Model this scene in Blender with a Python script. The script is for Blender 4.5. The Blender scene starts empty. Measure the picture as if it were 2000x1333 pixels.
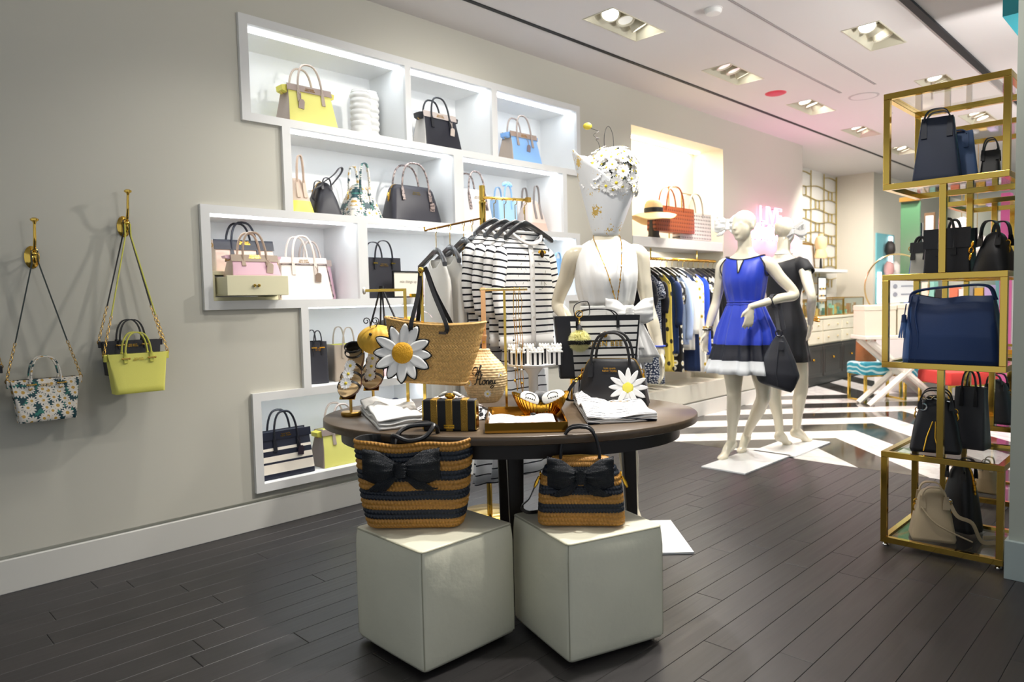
import bpy, bmesh, math, random
from mathutils import Vector as V, Matrix, noise
random.seed(7)
sc = bpy.context.scene
COL = sc.collection
PI = math.pi
# ------------------------------------------------------------------ camera
CAM_H = 1.25
F_PX = 1380.7
YAW, PITCH, ROLL = math.radians(44.967), math.radians(-3.326), math.radians(-1.301)
_cy, _sy, _cp, _sp = math.cos(YAW), math.sin(YAW), math.cos(PITCH), math.sin(PITCH)
FW = V((-_sy*_cp, _cy*_cp, _sp))
_r0 = V((_cy, _sy, 0)); _u0 = _r0.cross(FW)
RT = _r0*math.cos(ROLL) + _u0*math.sin(ROLL)
UP = -_r0*math.sin(ROLL) + _u0*math.cos(ROLL)
CAM = V((0, 0, CAM_H))
cd = bpy.data.cameras.new('camera'); cam = bpy.data.objects.new('camera', cd); COL.objects.link(cam)
cd.sensor_width = 36; cd.lens = F_PX/2000*36; cd.clip_start = .05; cd.clip_end = 100
M3 = Matrix((RT, UP, -FW)).transposed().to_4x4(); M3.translation = CAM
cam.matrix_world = M3
cd.dof.use_dof = True; cd.dof.focus_distance = 3.0; cd.dof.aperture_fstop = 3.2
sc.camera = cam
# ------------------------------------------------------------------ view, world
sc.view_settings.view_transform = 'Standard'
sc.view_settings.look = 'None'
sc.view_settings.gamma = 1
sc.view_settings.use_curve_mapping = False
sc.view_settings.exposure = 0.18
w = bpy.data.worlds.new('world'); sc.world = w; w.use_nodes = True
w.node_tree.nodes['Background'].inputs[0].default_value = (.86, .93, 1, 1)
w.node_tree.nodes['Background'].inputs[1].default_value = .54
sc.cycles.max_bounces = 8; sc.cycles.transparent_max_bounces = 16
sc.cycles.caustics_reflective = False; sc.cycles.caustics_refractive = False
sc.cycles.sample_clamp_indirect = 4
CEIL = 3.12
WX = -3.771        # plane of the left wall

def light(name, kind, loc, power, color=(1, 1, 1), aim=None, size=.1, size_y=None, angle=70, blend=.6):
    l = bpy.data.lights.new(name, kind); l.energy = power; l.color = color
    if kind == 'SPOT':
        l.spot_size = math.radians(angle); l.spot_blend = blend; l.shadow_soft_size = size
    elif kind == 'AREA':
        l.size = size
        if size_y: l.shape = 'RECTANGLE'; l.size_y = size_y
    else: l.shadow_soft_size = size
    o = bpy.data.objects.new(name, l); COL.objects.link(o); o.location = loc
    if aim is not None:
        o.rotation_euler = (V(aim)-V(loc)).to_track_quat('-Z', 'Y').to_euler()
    return o
WARM = (1, .96, .90); COOL = (.93, .97, 1)
# broad ceiling lamps of the shop (the ones in view and their neighbours behind the camera), plus added far fills
for nm, loc, aim, pw, ang in (
    ('lamp_table', (-2.94, 4.0, 3.05), (-2.3, 2.25, .8), 95, 60),
    ('lamp_rack', (-2.94, 4.2, 3.05), (-3.0, 3.2, 1.2), 60, 70),
    ('lamp_shelf', (-1.83, 3.0, 3.05), (-3.8, 3.2, 1.3), 66, 90),
    ('lamp_hooks', (-2.3, 3.9, 3.05), (-3.8, 1.7, .95), 52, 58),
    ('lamp_table_front', (-1.5, 3.4, 3.05), (-2.2, 2.2, .8), 110, 60),
    ('lamp_ottoman', (-1.75, 2.3, 3.05), (-1.8, 1.7, .4), 105, 62),
    ('lamp_bouquet', (-1.9, 1.9, 3.05), (-2.25, 3.0, 1.5), 40, 55),
    ('lamp_mannequin', (-1.83, 5.4, 3.05), (-2.45, 5.0, 1.2), 75, 70),
    ('lamp_mannequin', (-1.83, 3.9, 3.05), (-2.45, 5.0, 1.2), 75, 60),
    ('lamp_aisle', (-2.95, 5.7, 3.05), (-3.2, 6.5, 0.6), 42, 80),
    ('lamp_aisle', (-2.95, 7.3, 3.05), (-2.6, 7.0, 0), 60, 90),
    ('lamp_aisle', (-1.84, 7.5, 3.05), (-2.0, 7.5, 0), 65, 100),
    ('lamp_aisle', (-3.0, 8.87, 3.05), (-3.6, 10.0, .8), 90, 100),
    ('lamp_aisle', (-1.84, 9.6, 3.05), (-1.6, 9.5, 0), 90, 110),
    ('far_fill', (-2.6, 10.6, 3.05), (-4.0, 10.8, 1.2), 80, 120),  # this and the next far spots are added to brighten recess and far end
    ('far_fill', (-3.6, 10.2, 3.05), (-3.7, 11.2, 1.2), 42, 130),
    ('far_fill', (-1.0, 11.5, 3.05), (-1.8, 13., 1.2), 110, 140),
    ('far_fill', (-1.5, 15.5, 3.05), (-1.5, 19., 1.2), 300, 150),
    ('far_fill', (1.0, 8.0, 3.05), (.6, 9., .8), 160, 140),
    ('lamp_tower', (-1.0, 2.6, 3.05), (-.9, 4.0, 1.0), 16, 80),
    ):
    light(nm, 'SPOT', loc, pw*1.95, WARM, aim, size=.05, angle=ang, blend=.8)

# upward spots added out of view to the right, only to brighten the ceiling
for loc, pw in (((1.3, 2.6, 2.2), 230), ((.3, 5.2, 2.0), 230), ((.3, 8.6, 2.0), 230)):
    light('ceiling_fill', 'SPOT', loc, pw, (1, .97, .95), (loc[0]-1.0, loc[1], CEIL), size=.15, angle=125, blend=1)

# ------------------------------------------------------------------ pixel -> plane helpers (pixels of the 2000x1333 photograph)
def ray(x, y): return FW*F_PX + RT*(x-1000) - UP*(y-666.5)
def onz(x, y, z=0.):
    d = ray(x, y); return CAM + d*((z-CAM_H)/d.z)
def onx(x, y, X):
    d = ray(x, y); return CAM + d*(X/d.x)
def ony(x, y, Y):
    d = ray(x, y); return CAM + d*(Y/d.y)
def atd(x, y, dist): return CAM + ray(x, y)*(dist/F_PX)
def px_per_m(p): return F_PX/((V(p)-CAM).dot(FW))
def onvert(p, y):
    """height on the vertical line through p that shows at image row y"""
    lo, hi = -1., 4.
    for _ in range(40):
        m = (lo+hi)/2; v = V((p[0], p[1], m))-CAM; py = 666.5 - F_PX*v.dot(UP)/v.dot(FW)
        if py > y: lo = m
        else: hi = m
    return lo

# ------------------------------------------------------------------ materials
def lin(h):
    h = h.lstrip('#'); c = [int(h[i:i+2], 16)/255 for i in (0, 2, 4)]
    return tuple(x/12.92 if x <= .04045 else ((x+.055)/1.055)**2.4 for x in c) + (1,)
class NT:
    def __init__(s, m): s.t = m.node_tree; s.n = s.t.nodes; s.b = s.n['Principled BSDF']
    def new(s, typ, **kw):
        n = s.n.new(typ)
        for k, v in kw.items():
            if k.startswith('i_'): s.set(n.inputs[int(k[2:])], v)
            else: setattr(n, k, v)
        return n
    def set(s, sock, v):
        if isinstance(v, bpy.types.NodeSocket): s.t.links.new(v, sock)
        elif hasattr(v, 'outputs'): s.t.links.new(v.outputs[0], sock)
        else: sock.default_value = v
    def math(s, op, a, b=0., c=0.):
        return s.new('ShaderNodeMath', operation=op, i_0=a, i_1=b, i_2=c).outputs[0]
    def mix(s, f, a, b):
        n = s.n.new('ShaderNodeMix'); n.data_type = 'RGBA'
        s.set(n.inputs[0], f); s.set(n.inputs[6], a); s.set(n.inputs[7], b); return n.outputs[2]
    def bump(s, h, st=.3, dist=.01):
        n = s.new('ShaderNodeBump'); n.inputs['Strength'].default_value = st; n.inputs['Distance'].default_value = dist
        s.set(n.inputs['Height'], h); s.set(s.b.inputs['Normal'], n.outputs[0]); return n
    def coord(s, which='Object'):
        return s.n.new('ShaderNodeTexCoord').outputs[which]
    def sep(s, v): 
        n = s.n.new('ShaderNodeSeparateXYZ'); s.set(n.inputs[0], v); return n.outputs
MATS = {}
def mat(name, col='ffffff', rough=.5, metal=0., spec=.5, bump=None, emit=None, coat=0, sheen=0, trans=0, alpha=1, var=0, vs=9):
    if name in MATS: return MATS[name]
    m = bpy.data.materials.new(name); m.use_nodes = True; nt = NT(m); b = nt.b
    b.inputs['Base Color'].default_value = lin(col); b.inputs['Roughness'].default_value = rough
    b.inputs['Metallic'].default_value = metal; b.inputs['Specular IOR Level'].default_value = spec
    if coat: b.inputs['Coat Weight'].default_value = coat; b.inputs['Coat Roughness'].default_value = .08
    if sheen: b.inputs['Sheen Weight'].default_value = sheen
    if trans: b.inputs['Transmission Weight'].default_value = trans
    if alpha < 1: b.inputs['Alpha'].default_value = alpha
    if emit: b.inputs['Emission Color'].default_value = lin(emit[0]); b.inputs['Emission Strength'].default_value = emit[1]
    if bump:
        sc_, st = bump[0], bump[1]
        n = nt.new('ShaderNodeTexNoise'); nt.set(n.inputs['Vector'], nt.coord()); n.inputs['Scale'].default_value = sc_; n.inputs['Detail'].default_value = 4
        nt.bump(n.outputs[0], st, bump[2] if len(bump) > 2 else .005)
    if var:
        n = nt.new('ShaderNodeTexNoise'); nt.set(n.inputs['Vector'], nt.coord()); n.inputs['Scale'].default_value = vs; n.inputs['Detail'].default_value = 5
        hsv = nt.new('ShaderNodeHueSaturation'); nt.set(hsv.inputs['Value'], nt.math('MULTIPLY_ADD', n.outputs[0], var*2, 1-var)); hsv.inputs['Color'].default_value = lin(col)
        nt.set(b.inputs['Base Color'], hsv.outputs[0])
    MATS[name] = m; return m
def leather(col, rough=.42, name=None):
    return mat(name or 'leather_'+col, col, rough, bump=(350, .18, .002), spec=.45)
def cloth(col, rough=.85, name=None):
    return mat(name or 'cloth_'+col, col, rough, bump=(500, .12, .002), spec=.2, sheen=.15)
def stripe_mat(name, ca, cb, period, duty, axis='v', rough=.8, wobble=0, bump=False):
    """axis: 'u','v' from UV (metres) or 'x','y','z' from object space; cb covers the duty share of each period"""
    if name in MATS: return MATS[name]
    m = bpy.data.materials.new(name); m.use_nodes = True; nt = NT(m)
    c = nt.sep(nt.coord('UV' if axis in 'uv' else 'Object'))[{'u': 0, 'v': 1, 'x': 0, 'y': 1, 'z': 2}[axis]]
    if wobble:
        n = nt.new('ShaderNodeTexNoise'); nt.set(n.inputs['Vector'], nt.coord()); n.inputs['Scale'].default_value = 6
        c = nt.math('ADD', c, nt.math('MULTIPLY', nt.math('SUBTRACT', n.outputs[0], .5), wobble))
    f = nt.math('LESS_THAN', nt.math('FRACT', nt.math('DIVIDE', nt.math('ADD', c, 50*period), period)), duty)
    nt.set(nt.b.inputs['Base Color'], nt.mix(f, lin(ca), lin(cb)))
    nt.b.inputs['Roughness'].default_value = rough; nt.b.inputs['Specular IOR Level'].default_value = .25
    MATS[name] = m; return m
def daisy_print(name='daisy_print', scale=22., base='123f47', petal='f3ece0', centre='caa046', rough=.45, petalr=.5):
    if name in MATS: return MATS[name]
    m = bpy.data.materials.new(name); m.use_nodes = True; nt = NT(m)
    o = nt.sep(nt.coord('Object')); px = nt.math('ADD', o[0], nt.math('MULTIPLY', o[1], .8))
    cmb = nt.new('ShaderNodeCombineXYZ', i_0=px, i_1=o[2])
    col = None
    for k, (s_, off) in enumerate(((scale*.8, 0.), (scale, 3.7))):
        mp = nt.new('ShaderNodeVectorMath', operation='ADD', i_0=cmb.outputs[0], i_1=(off, off*.37, 0))
        vo = nt.new('ShaderNodeTexVoronoi'); vo.voronoi_dimensions = '2D'; nt.set(vo.inputs['Vector'], mp.outputs[0]); vo.inputs['Scale'].default_value = s_; vo.inputs['Randomness'].default_value = .75
        scl = nt.new('ShaderNodeVectorMath', operation='SUBTRACT', i_0=mp.outputs[0], i_1=vo.outputs['Position'])
        q = nt.sep(scl.outputs[0]); ang = nt.math('ARCTAN2', q[1], q[0])
        rr = nt.math('MULTIPLY_ADD', nt.math('ABSOLUTE', nt.math('SINE', nt.math('MULTIPLY', ang, 5.5))), .20, petalr-.17)
        isp = nt.math('LESS_THAN', vo.outputs['Distance'], rr); isc = nt.math('LESS_THAN', vo.outputs['Distance'], .13)
        if col is None:
            n = nt.new('ShaderNodeTexNoise'); nt.set(n.inputs['Vector'], cmb.outputs[0]); n.inputs['Scale'].default_value = 40
            col = nt.mix(nt.math('GREATER_THAN', n.outputs[0], .56), lin(base), lin('2e7a6d'))
        shade = nt.mix(vo.outputs['Distance'], lin(petal), lin('c9bfb0'))
        col = nt.mix(isp, col, shade); col = nt.mix(isc, col, lin(centre))
    nt.set(nt.b.inputs['Base Color'], col); nt.b.inputs['Roughness'].default_value = rough
    MATS[name] = m; return m
def dots_mat(name, base, dot, scale, r=.3, rnd=.8, centre=None):
    if name in MATS: return MATS[name]
    m = bpy.data.materials.new(name); m.use_nodes = True; nt = NT(m)
    vo = nt.new('ShaderNodeTexVoronoi'); vo.voronoi_dimensions = '2D'; nt.set(vo.inputs['Vector'], nt.coord('UV')); vo.inputs['Scale'].default_value = scale; vo.inputs['Randomness'].default_value = rnd
    col = nt.mix(nt.math('LESS_THAN', vo.outputs['Distance'], r), lin(base), lin(dot))
    if centre: col = nt.mix(nt.math('LESS_THAN', vo.outputs['Distance'], r*.4), col, lin(centre))
    nt.set(nt.b.inputs['Base Color'], col); nt.b.inputs['Roughness'].default_value = .8
    MATS[name] = m; return m

BRASS = mat('brass', 'e6bf5c', .12, 1.)
BRASS_SOFT = mat('brass_soft', 'c9a255', .3, 1.)
GOLD = mat('gold', 'e8b13c', .2, 1.)
WHITE = mat('white_paint', 'e9e8e4', .45)
BLACKM = mat('black_metal', '0d0d0f', .35)
GLASS = None
def make_glass():
    m = bpy.data.materials.new('clear_glass'); m.use_nodes = True; nt = NT(m); t = nt.t
    tr = nt.new('ShaderNodeBsdfTransparent'); tr.inputs[0].default_value = (.965, .98, .972, 1)
    gl = nt.new('ShaderNodeBsdfGlossy'); gl.inputs['Roughness'].default_value = .02
    g = nt.new('ShaderNodeNewGeometry'); dp = nt.new('ShaderNodeVectorMath', operation='DOT_PRODUCT', i_0=g.outputs['Normal'], i_1=g.outputs['Incoming'])
    fr = nt.math('MULTIPLY_ADD', nt.math('POWER', nt.math('SUBTRACT', 1., nt.math('ABSOLUTE', dp.outputs['Value'])), 5.), .9, .04)
    mx = nt.new('ShaderNodeMixShader'); nt.set(mx.inputs[0], fr); nt.set(mx.inputs[1], tr.outputs[0]); nt.set(mx.inputs[2], gl.outputs[0])
    t.links.new(mx.outputs[0], nt.n['Material Output'].inputs[0]); return m
GLASS = make_glass()

# ------------------------------------------------------------------ mesh builder
class MB:
    def __init__(s): s.v = []; s.f = []; s.m = []; s.uv = []
    def face(s, idx, mi=0, uv=None): s.f.append(tuple(idx)); s.m.append(mi); s.uv.append(uv)
    def box(s, lo, hi, mi=0, R=None, o=None):
        b = len(s.v)
        for z in (lo[2], hi[2]):
            for x, y in ((lo[0], lo[1]), (hi[0], lo[1]), (hi[0], hi[1]), (lo[0], hi[1])):
                p = V((x, y, z))
                if R is not None: p = R @ p
                if o is not None: p = p + V(o)
                s.v.append(p)
        for q in ((0, 3, 2, 1), (4, 5, 6, 7), (0, 1, 5, 4), (1, 2, 6, 5), (2, 3, 7, 6), (3, 0, 4, 7)): s.face([b+i for i in q], mi)
        return s
    def cbox(s, c, d, mi=0, R=None):
        h = V(d)/2; return s.box(-h, h, mi, R, c)
    def rings(s, R, mi=0, cap0=True, cap1=True, closed=True, loop=False, mf=None, uvf=None):
        """R: list of rings, each a list of points; mf(i,j)->material"""
        b = len(s.v); n = len(R[0])
        for r in R: s.v.extend(V(p) for p in r)
        L = len(R)
        for i in range(L if loop else L-1):
            i2 = (i+1) % L
            for j in range(n if closed else n-1):
                j2 = (j+1) % n
                uv = None
                if uvf: uv = (uvf(i, j), uvf(i, j+1), uvf(i+1, j+1), uvf(i+1, j))
                s.face((b+i*n+j, b+i*n+j2, b+i2*n+j2, b+i2*n+j), mf(i, j) if mf else mi, uv)
        if not loop and closed:
            if cap0: s.face([b+j for j in range(n)][::-1], mf(0, 0) if mf else mi)
            if cap1: s.face([b+(L-1)*n+j for j in range(n)], mf(L-2, 0) if mf else mi)
        return s
    def tube(s, pts, r, seg=8, mi=0, closed=False, flat=None, up=None, caps=True):
        """sweep; r number or list; flat=(w,t) rectangular strap with w across 'up'"""
        P = [V(p) for p in pts]; n = len(P); R = []
        prev = None
        for i, p in enumerate(P):
            if closed: t = P[(i+1) % n]-P[i-1]
            else: t = P[min(i+1, n-1)]-P[max(i-1, 0)]
            if t.length < 1e-9: t = V((0, 0, 1))
            t.normalize()
            if up is not None: a = V(up)-t*t.dot(V(up))
            elif prev is None:
                a = t.cross(V((0, 0, 1)))
                if a.length < .2: a = t.cross(V((0, 1, 0)))
            else: a = prev-t*prev.dot(t)
            if a.length < 1e-6: a = prev if prev is not None else t.orthogonal()
            a.normalize(); prev = a; b_ = t.cross(a)
            if flat:
                k = r[i] if isinstance(r, (list, tuple)) else 1
                w_, t_ = flat[0]/2*k, flat[1]/2
                R.append([p+a*w_+b_*t_, p-a*w_+b_*t_, p-a*w_-b_*t_, p+a*w_-b_*t_])
            else:
                rr = r[i] if isinstance(r, (list, tuple)) else r
                R.append([p+a*rr*math.cos(2*PI*k/seg)+b_*rr*math.sin(2*PI*k/seg) for k in range(seg)])
        return s.rings(R, mi, cap0=caps, cap1=caps, loop=closed)
    def lathe(s, prof, seg=24, mi=0, c=(0, 0, 0), cap0=True, cap1=True, R=None, mf=None):
        rings = []
        for r, z in prof:
            ring = []
            for k in range(seg):
                p = V((r*math.cos(2*PI*k/seg), r*math.sin(2*PI*k/seg), z))
                if R is not None: p = R @ p
                ring.append(p+V(c))
            rings.append(ring)
        return s.rings(rings, mi, cap0, cap1, mf=mf)
    def ball(s, c, r, seg=12, n=8, mi=0, sc_=(1, 1, 1), R=None):
        rings = []
        for i in range(n+1):
            a = -PI/2+PI*i/n
            rr, z = max(math.cos(a), .02), math.sin(a)
            ring = []
            for k in range(seg):
                p = V((rr*math.cos(2*PI*k/seg)*r*sc_[0], rr*math.sin(2*PI*k/seg)*r*sc_[1], z*r*sc_[2]))
                if R is not None: p = R @ p
                ring.append(p+V(c))
            rings.append(ring)
        return s.rings(rings, mi)
    def prism(s, poly, thick, mi=0, T=None, mi_side=None):
        """2D outline (x,z) in the xz plane extruded along +y by thick, transformed by matrix T"""
        b = len(s.v); n = len(poly)
        for y in (0, thick):
            for x, z in poly:
                p = V((x, y, z)); s.v.append(T @ p if T is not None else p)
        s.face([b+i for i in range(n)], mi); s.face([b+n+i for i in range(n)][::-1], mi)
        for i in range(n):
            j = (i+1) % n; s.face((b+i, b+n+i, b+n+j, b+j), mi if mi_side is None else mi_side)
        return s
    def grid(s, nu, nv, f, mi=0, close_u=False, uv=True, mf=None):
        b = len(s.v)
        for j in range(nv+1):
            for i in range(nu if close_u else nu+1): s.v.append(V(f(i/nu, j/nv)))
        W = nu if close_u else nu+1
        for j in range(nv):
            for i in range(nu):
                i2 = (i+1) % W if close_u else i+1
                s.face((b+j*W+i, b+j*W+i2, b+(j+1)*W+i2, b+(j+1)*W+i), mf(i/nu, j/nv) if mf else mi)
        return s
    def add(s, o, T=None):
        b = len(s.v); s.v.extend([T @ p if T is not None else p for p in o.v])
        for f, m, u in zip(o.f, o.m, o.uv): s.f.append(tuple(b+i for i in f)); s.m.append(m); s.uv.append(u)
        return s
    def mesh(s, name, mats, smooth=True, angle=40):
        me = bpy.data.meshes.new(name); me.from_pydata([tuple(p) for p in s.v], [], s.f)
        for m in (mats if isinstance(mats, (list, tuple)) else [mats]): me.materials.append(m)
        if any(s.m): me.polygons.foreach_set('material_index', s.m)
        if any(u is not None for u in s.uv):
            l = me.uv_layers.new(name='UVMap'); k = 0
            for u, f in zip(s.uv, s.f):
                for q in range(len(f)):
                    if u is not None and q < len(u): l.data[k].uv = u[q]
                    k += 1
        bm = bmesh.new(); bm.from_mesh(me); bmesh.ops.recalc_face_normals(bm, faces=bm.faces)
        if smooth:
            for f in bm.faces: f.smooth = True
            for e in bm.edges:
                if len(e.link_faces) == 2 and e.calc_face_angle(0) > math.radians(angle): e.smooth = False
        bm.to_mesh(me); bm.free()
        return me
    def build(s, name, mats, parent=None, smooth=True, loc=None, rot=None, bevel=0, subd=0, angle=40):
        o = bpy.data.objects.new(name, s.mesh(name, mats, smooth, angle)); COL.objects.link(o)
        if parent is not None: o.parent = parent
        if loc is not None: o.location = loc
        if rot is not None: o.rotation_euler = rot
        if bevel:
            m = o.modifiers.new('bevel', 'BEVEL'); m.width = bevel; m.segments = 2; m.limit_method = 'ANGLE'; m.angle_limit = math.radians(40)
        if subd: m = o.modifiers.new('subd', 'SUBSURF'); m.levels = subd; m.render_levels = subd
        return o
def tag(o, label=None, cat=None, group=None, kind=None):
    if label: o['label'] = label
    if cat: o['category'] = cat
    if group: o['group'] = group
    if kind: o['kind'] = kind
    return o
def thing(name, label, cat, loc=(0, 0, 0), rz=0., group=None, rot=None):
    o = bpy.data.objects.new(name, None); COL.objects.link(o); o.location = loc; o.empty_display_size = .05
    o.rotation_euler = rot if rot is not None else (0, 0, rz)
    return tag(o, label, cat, group)
def struct(o): o['kind'] = 'structure'; return o
def copy_tree(o, parent=None):
    c = o.copy(); COL.objects.link(c)
    if parent is not None: c.parent = parent
    for ch in list(o.children): copy_tree(ch, c)
    return c
def text_mesh(name, body, size, m, parent=None, loc=(0, 0, 0), rot=(PI/2, 0, 0), depth=.0006, shear=0, spacing=1, align='CENTER', bevel=0, outline=False, scale=(1, 1, 1)):
    cu = bpy.data.curves.new(name, 'FONT'); cu.body = body; cu.size = size; cu.extrude = depth; cu.shear = shear
    cu.space_character = spacing; cu.align_x = align; cu.align_y = 'CENTER'; cu.resolution_u = 3; cu.bevel_depth = bevel; cu.bevel_resolution = 1
    if outline: cu.fill_mode = 'NONE'; cu.extrude = 0
    t = bpy.data.objects.new(name, cu); COL.objects.link(t)
    bpy.context.view_layer.update()
    dg = bpy.context.evaluated_depsgraph_get(); me = bpy.data.meshes.new_from_object(t.evaluated_get(dg))
    bpy.data.objects.remove(t); bpy.data.curves.remove(cu)
    me.materials.clear(); me.materials.append(m)
    o = bpy.data.objects.new(name, me); COL.objects.link(o); o.location = loc; o.rotation_euler = rot; o.scale = scale
    if parent is not None: o.parent = parent
    return o
def lerp(a, b, t): return a+(b-a)*t
def smooth(t): t = max(0, min(1, t)); return t*t*(3-2*t)
def bez(P, n=16):
    """catmull-rom through points"""
    P = [V(p) for p in P]; Q = [P[0]*2-P[1]]+P+[P[-1]*2-P[-2]]; out = []
    for i in range(1, len(Q)-2):
        k = max(2, n//(len(P)-1))
        for j in range(k):
            t = j/k; a, b, c, d = Q[i-1], Q[i], Q[i+1], Q[i+2]
            out.append(.5*((2*b)+(c-a)*t+(2*a-5*b+4*c-d)*t*t+(3*b-a-3*c+d)*t**3))
    out.append(P[-1]); return out
def interp(tab, z):
    """tab: list of tuples sorted by first value; linear-smooth interpolation of the rest"""
    if z <= tab[0][0]: return tab[0][1:]
    for a, b in zip(tab, tab[1:]):
        if z <= b[0]:
            t = (z-a[0])/(b[0]-a[0]); return tuple(lerp(p, q, t) for p, q in zip(a[1:], b[1:]))
    return tab[-1][1:]
def rrect(w, d, r, seg=3, side=2, cy=0.):
    """rounded rectangle ring, counter-clockwise from front-left; returns points (x,y)"""
    r = min(r, w/2*.98, d/2*.98); hw, hd = w/2, d/2; P = []
    for cx, cyy, a0 in ((hw-r, -hd+r, -PI/2), (hw-r, hd-r, 0), (-hw+r, hd-r, PI/2), (-hw+r, -hd+r, PI)):
        for k in range(seg+1): 
            a = a0+PI/2*k/seg; P.append((cx+r*math.cos(a), cyy+r*math.sin(a)+cy))
    return P
# ------------------------------------------------------------------ bag builders (local frame: front faces -y, width along x, base at z=0)
def ring(w, d, r, seg=3, nx=6, ny=3):
    r = max(.002, min(r, w/2*.95, d/2*.95)); hw, hd = w/2, d/2; P = []; K = []
    cs = ((hw-r, -hd+r, -PI/2), (hw-r, hd-r, 0), (-hw+r, hd-r, PI/2), (-hw+r, -hd+r, PI))
    for c in range(4):
        cx, cy, a0 = cs[c]; arc = [(cx+r*math.cos(a0+PI/2*k/seg), cy+r*math.sin(a0+PI/2*k/seg)) for k in range(seg+1)]
        nxt = cs[(c+1) % 4]; e = (nxt[0]+r*math.cos(nxt[2]), nxt[1]+r*math.sin(nxt[2])); n = ny if c % 2 == 0 else nx
        for k in range(seg): P.append(arc[k]); K.append(('F' if c in (0, 3) else 'B') if (k < seg/2) == (c in (0, 2)) else ('R' if c < 2 else 'L'))
        for k in range(n): t = k/n; P.append((lerp(arc[-1][0], e[0], t), lerp(arc[-1][1], e[1], t))); K.append('RBLF'[c])
    return P, K
def bag_body(parent, prof, mats, mf=None, name='body', nz=10, nx=8, ny=4, bulge=.0, pinch=0., open_=0., lean=0., sag=None, warp=None, subd=0, ztop=None):
    """prof: (z,w,d,r); mf(kind, x, z)->material; open_: depth of an open interior (last material inside)"""
    mb = MB(); H = prof[-1][0]; R = []; Z = []; K = None
    zs = sorted(set([p[0] for p in prof]+[H*i/nz for i in range(nz+1)]))
    def rg(z, inset=0.):
        w_, d_, r_ = interp(prof, z); P, k = ring(w_-2*inset, max(d_-2*inset, .004), r_); out = []
        f = math.sin(PI*min(1, max(0, z/H)))
        for (x, y) in P:
            u = 1-(2*x/w_)**2; q = 1-min(1, (2*y/d_)**2)
            yy = y + (bulge*f*max(0, u)*(1 if y > 0 else -1) if abs(y) > d_*.3 else 0)
            xx = x - (pinch*(z/H)*q*(1 if x > 0 else -1) if abs(x) > w_*.4 else 0)
            zz = z
            if sag: zz = z + sag(x/w_*2, z/H)
            p = V((xx, yy + lean*z, zz)); out.append(warp(p) if warp else p)
        return out, k
    for z in zs:
        o, K = rg(z); R.append(o); Z.append(z)
    n_out = len(R)
    if open_:
        for z in (H, H-open_): R.append(rg(z, .005)[0]); Z.append(z)
        li = len(mats)-1
    def f(i, j):
        if open_ and i >= n_out: return li
        return mf(K[j], R[i][j].x, (Z[i]+Z[min(i+1, len(Z)-1)])/2) if mf else 0
    mb.rings(R, mf=f)
    return mb.build(name, mats, parent, subd=subd)
def arch(hs, z0, hh, y, lean=0., n=18, pw=.8, z1=None):
    """handle line: up from (-hs,z0) over an arch hh high and down at +hs"""
    pts = []
    for k in range(n+1):
        t = PI*k/n; x = -hs*math.copysign(abs(math.cos(t))**pw, math.cos(t)); q = math.sin(t)
        pts.append((x, y+lean*q, z0+hh*q))
    return pts
def add_handles(parent, hs, zt, ytop, hh, tab, m, r=.006, strap=None, lean=.02, pw=.7, zfun=None, gap=None, tabw=.022, label=None):
    """two handles with tabs on the front and back faces; zt: height where they leave the bag, tab: length of the tab below zt"""
    out = []
    for sgn in (-1, 1):
        mb = MB(); y = sgn*(ytop+.006)
        pts = arch(hs, zt, hh, y, -sgn*lean*0+(lean if sgn < 0 else lean*.3), pw=pw)
        if strap: mb.tube(pts, 1, flat=strap, up=(0, 1, 0))
        else: mb.tube(pts, r, seg=8)
        for s in (-1, 1):
            y2 = sgn*((zfun(zt-tab) if zfun else ytop)+.004)
            a = [(s*hs, y2, zt-tab), (s*hs, (y+y2)/2, zt-tab/2), (s*hs, y, zt+.012)]
            mb.tube(a, [1, 1, .7], flat=(tabw, .006), up=(1, 0, 0))
        h = mb.build('handle', m, parent, bevel=.0)
        if label and sgn < 0: h['label'] = label
        out.append(h)
    return out
def hang_tag(parent, x, y, z, m, size=(.035, .05), drop=.05, m2=None, fob=None):
    mb = MB(); mb.tube([(x-.008, y, z), (x, y-.006, z-drop*.5), (x+.004, y-.006, z-drop)], .002, seg=5)
    mb.tube([(x+.008, y, z), (x+.004, y-.006, z-drop)], .002, seg=5)
    w_, h_ = size
    c = [(-w_/2, 0), (w_/2, 0), (w_/2, h_*.8), (w_*.25, h_), (-w_*.25, h_), (-w_/2, h_*.8)]
    mb.prism(c, .005, 1, Matrix.Translation((x+.004, y-.009, z-drop-h_)) @ Matrix.Rotation(math.radians(6), 4, 'Y'))
    return mb.build('tag', [m2 or m, m], parent, smooth=False)
def chain(mb, pts, r=.005, mi=0, step=None):
    """chain of little links along pts"""
    P = [V(p) for p in pts]; L = [0]
    for a, b in zip(P, P[1:]): L.append(L[-1]+(b-a).length)
    step = step or r*2.6; n = max(2, int(L[-1]/step)); k = 0
    for i in range(n):
        s = L[-1]*(i+.5)/n
        while k < len(L)-2 and L[k+1] < s: k += 1
        t = (s-L[k])/max(1e-9, L[k+1]-L[k]); c = P[k].lerp(P[k+1], t); d = (P[k+1]-P[k]).normalized()
        a = d.orthogonal().normalized(); b = d.cross(a); e = a if i % 2 else b
        mb.tube([c+d*(r*1.5*math.cos(q))+e*(r*math.sin(q)) for q in (2*PI*j/6 for j in range(6))], r*.32, seg=4, mi=mi, closed=True)
def logo(parent, x, y, z, s=.011, m=None, rx=PI/2, two=True):
    m = m or GOLD
    return text_mesh('logo_lettering', 'kate spade\nNEW YORK' if two else 'kate spade', s, m, parent, (x, y, z), (rx, 0, 0), depth=.0004)

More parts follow.
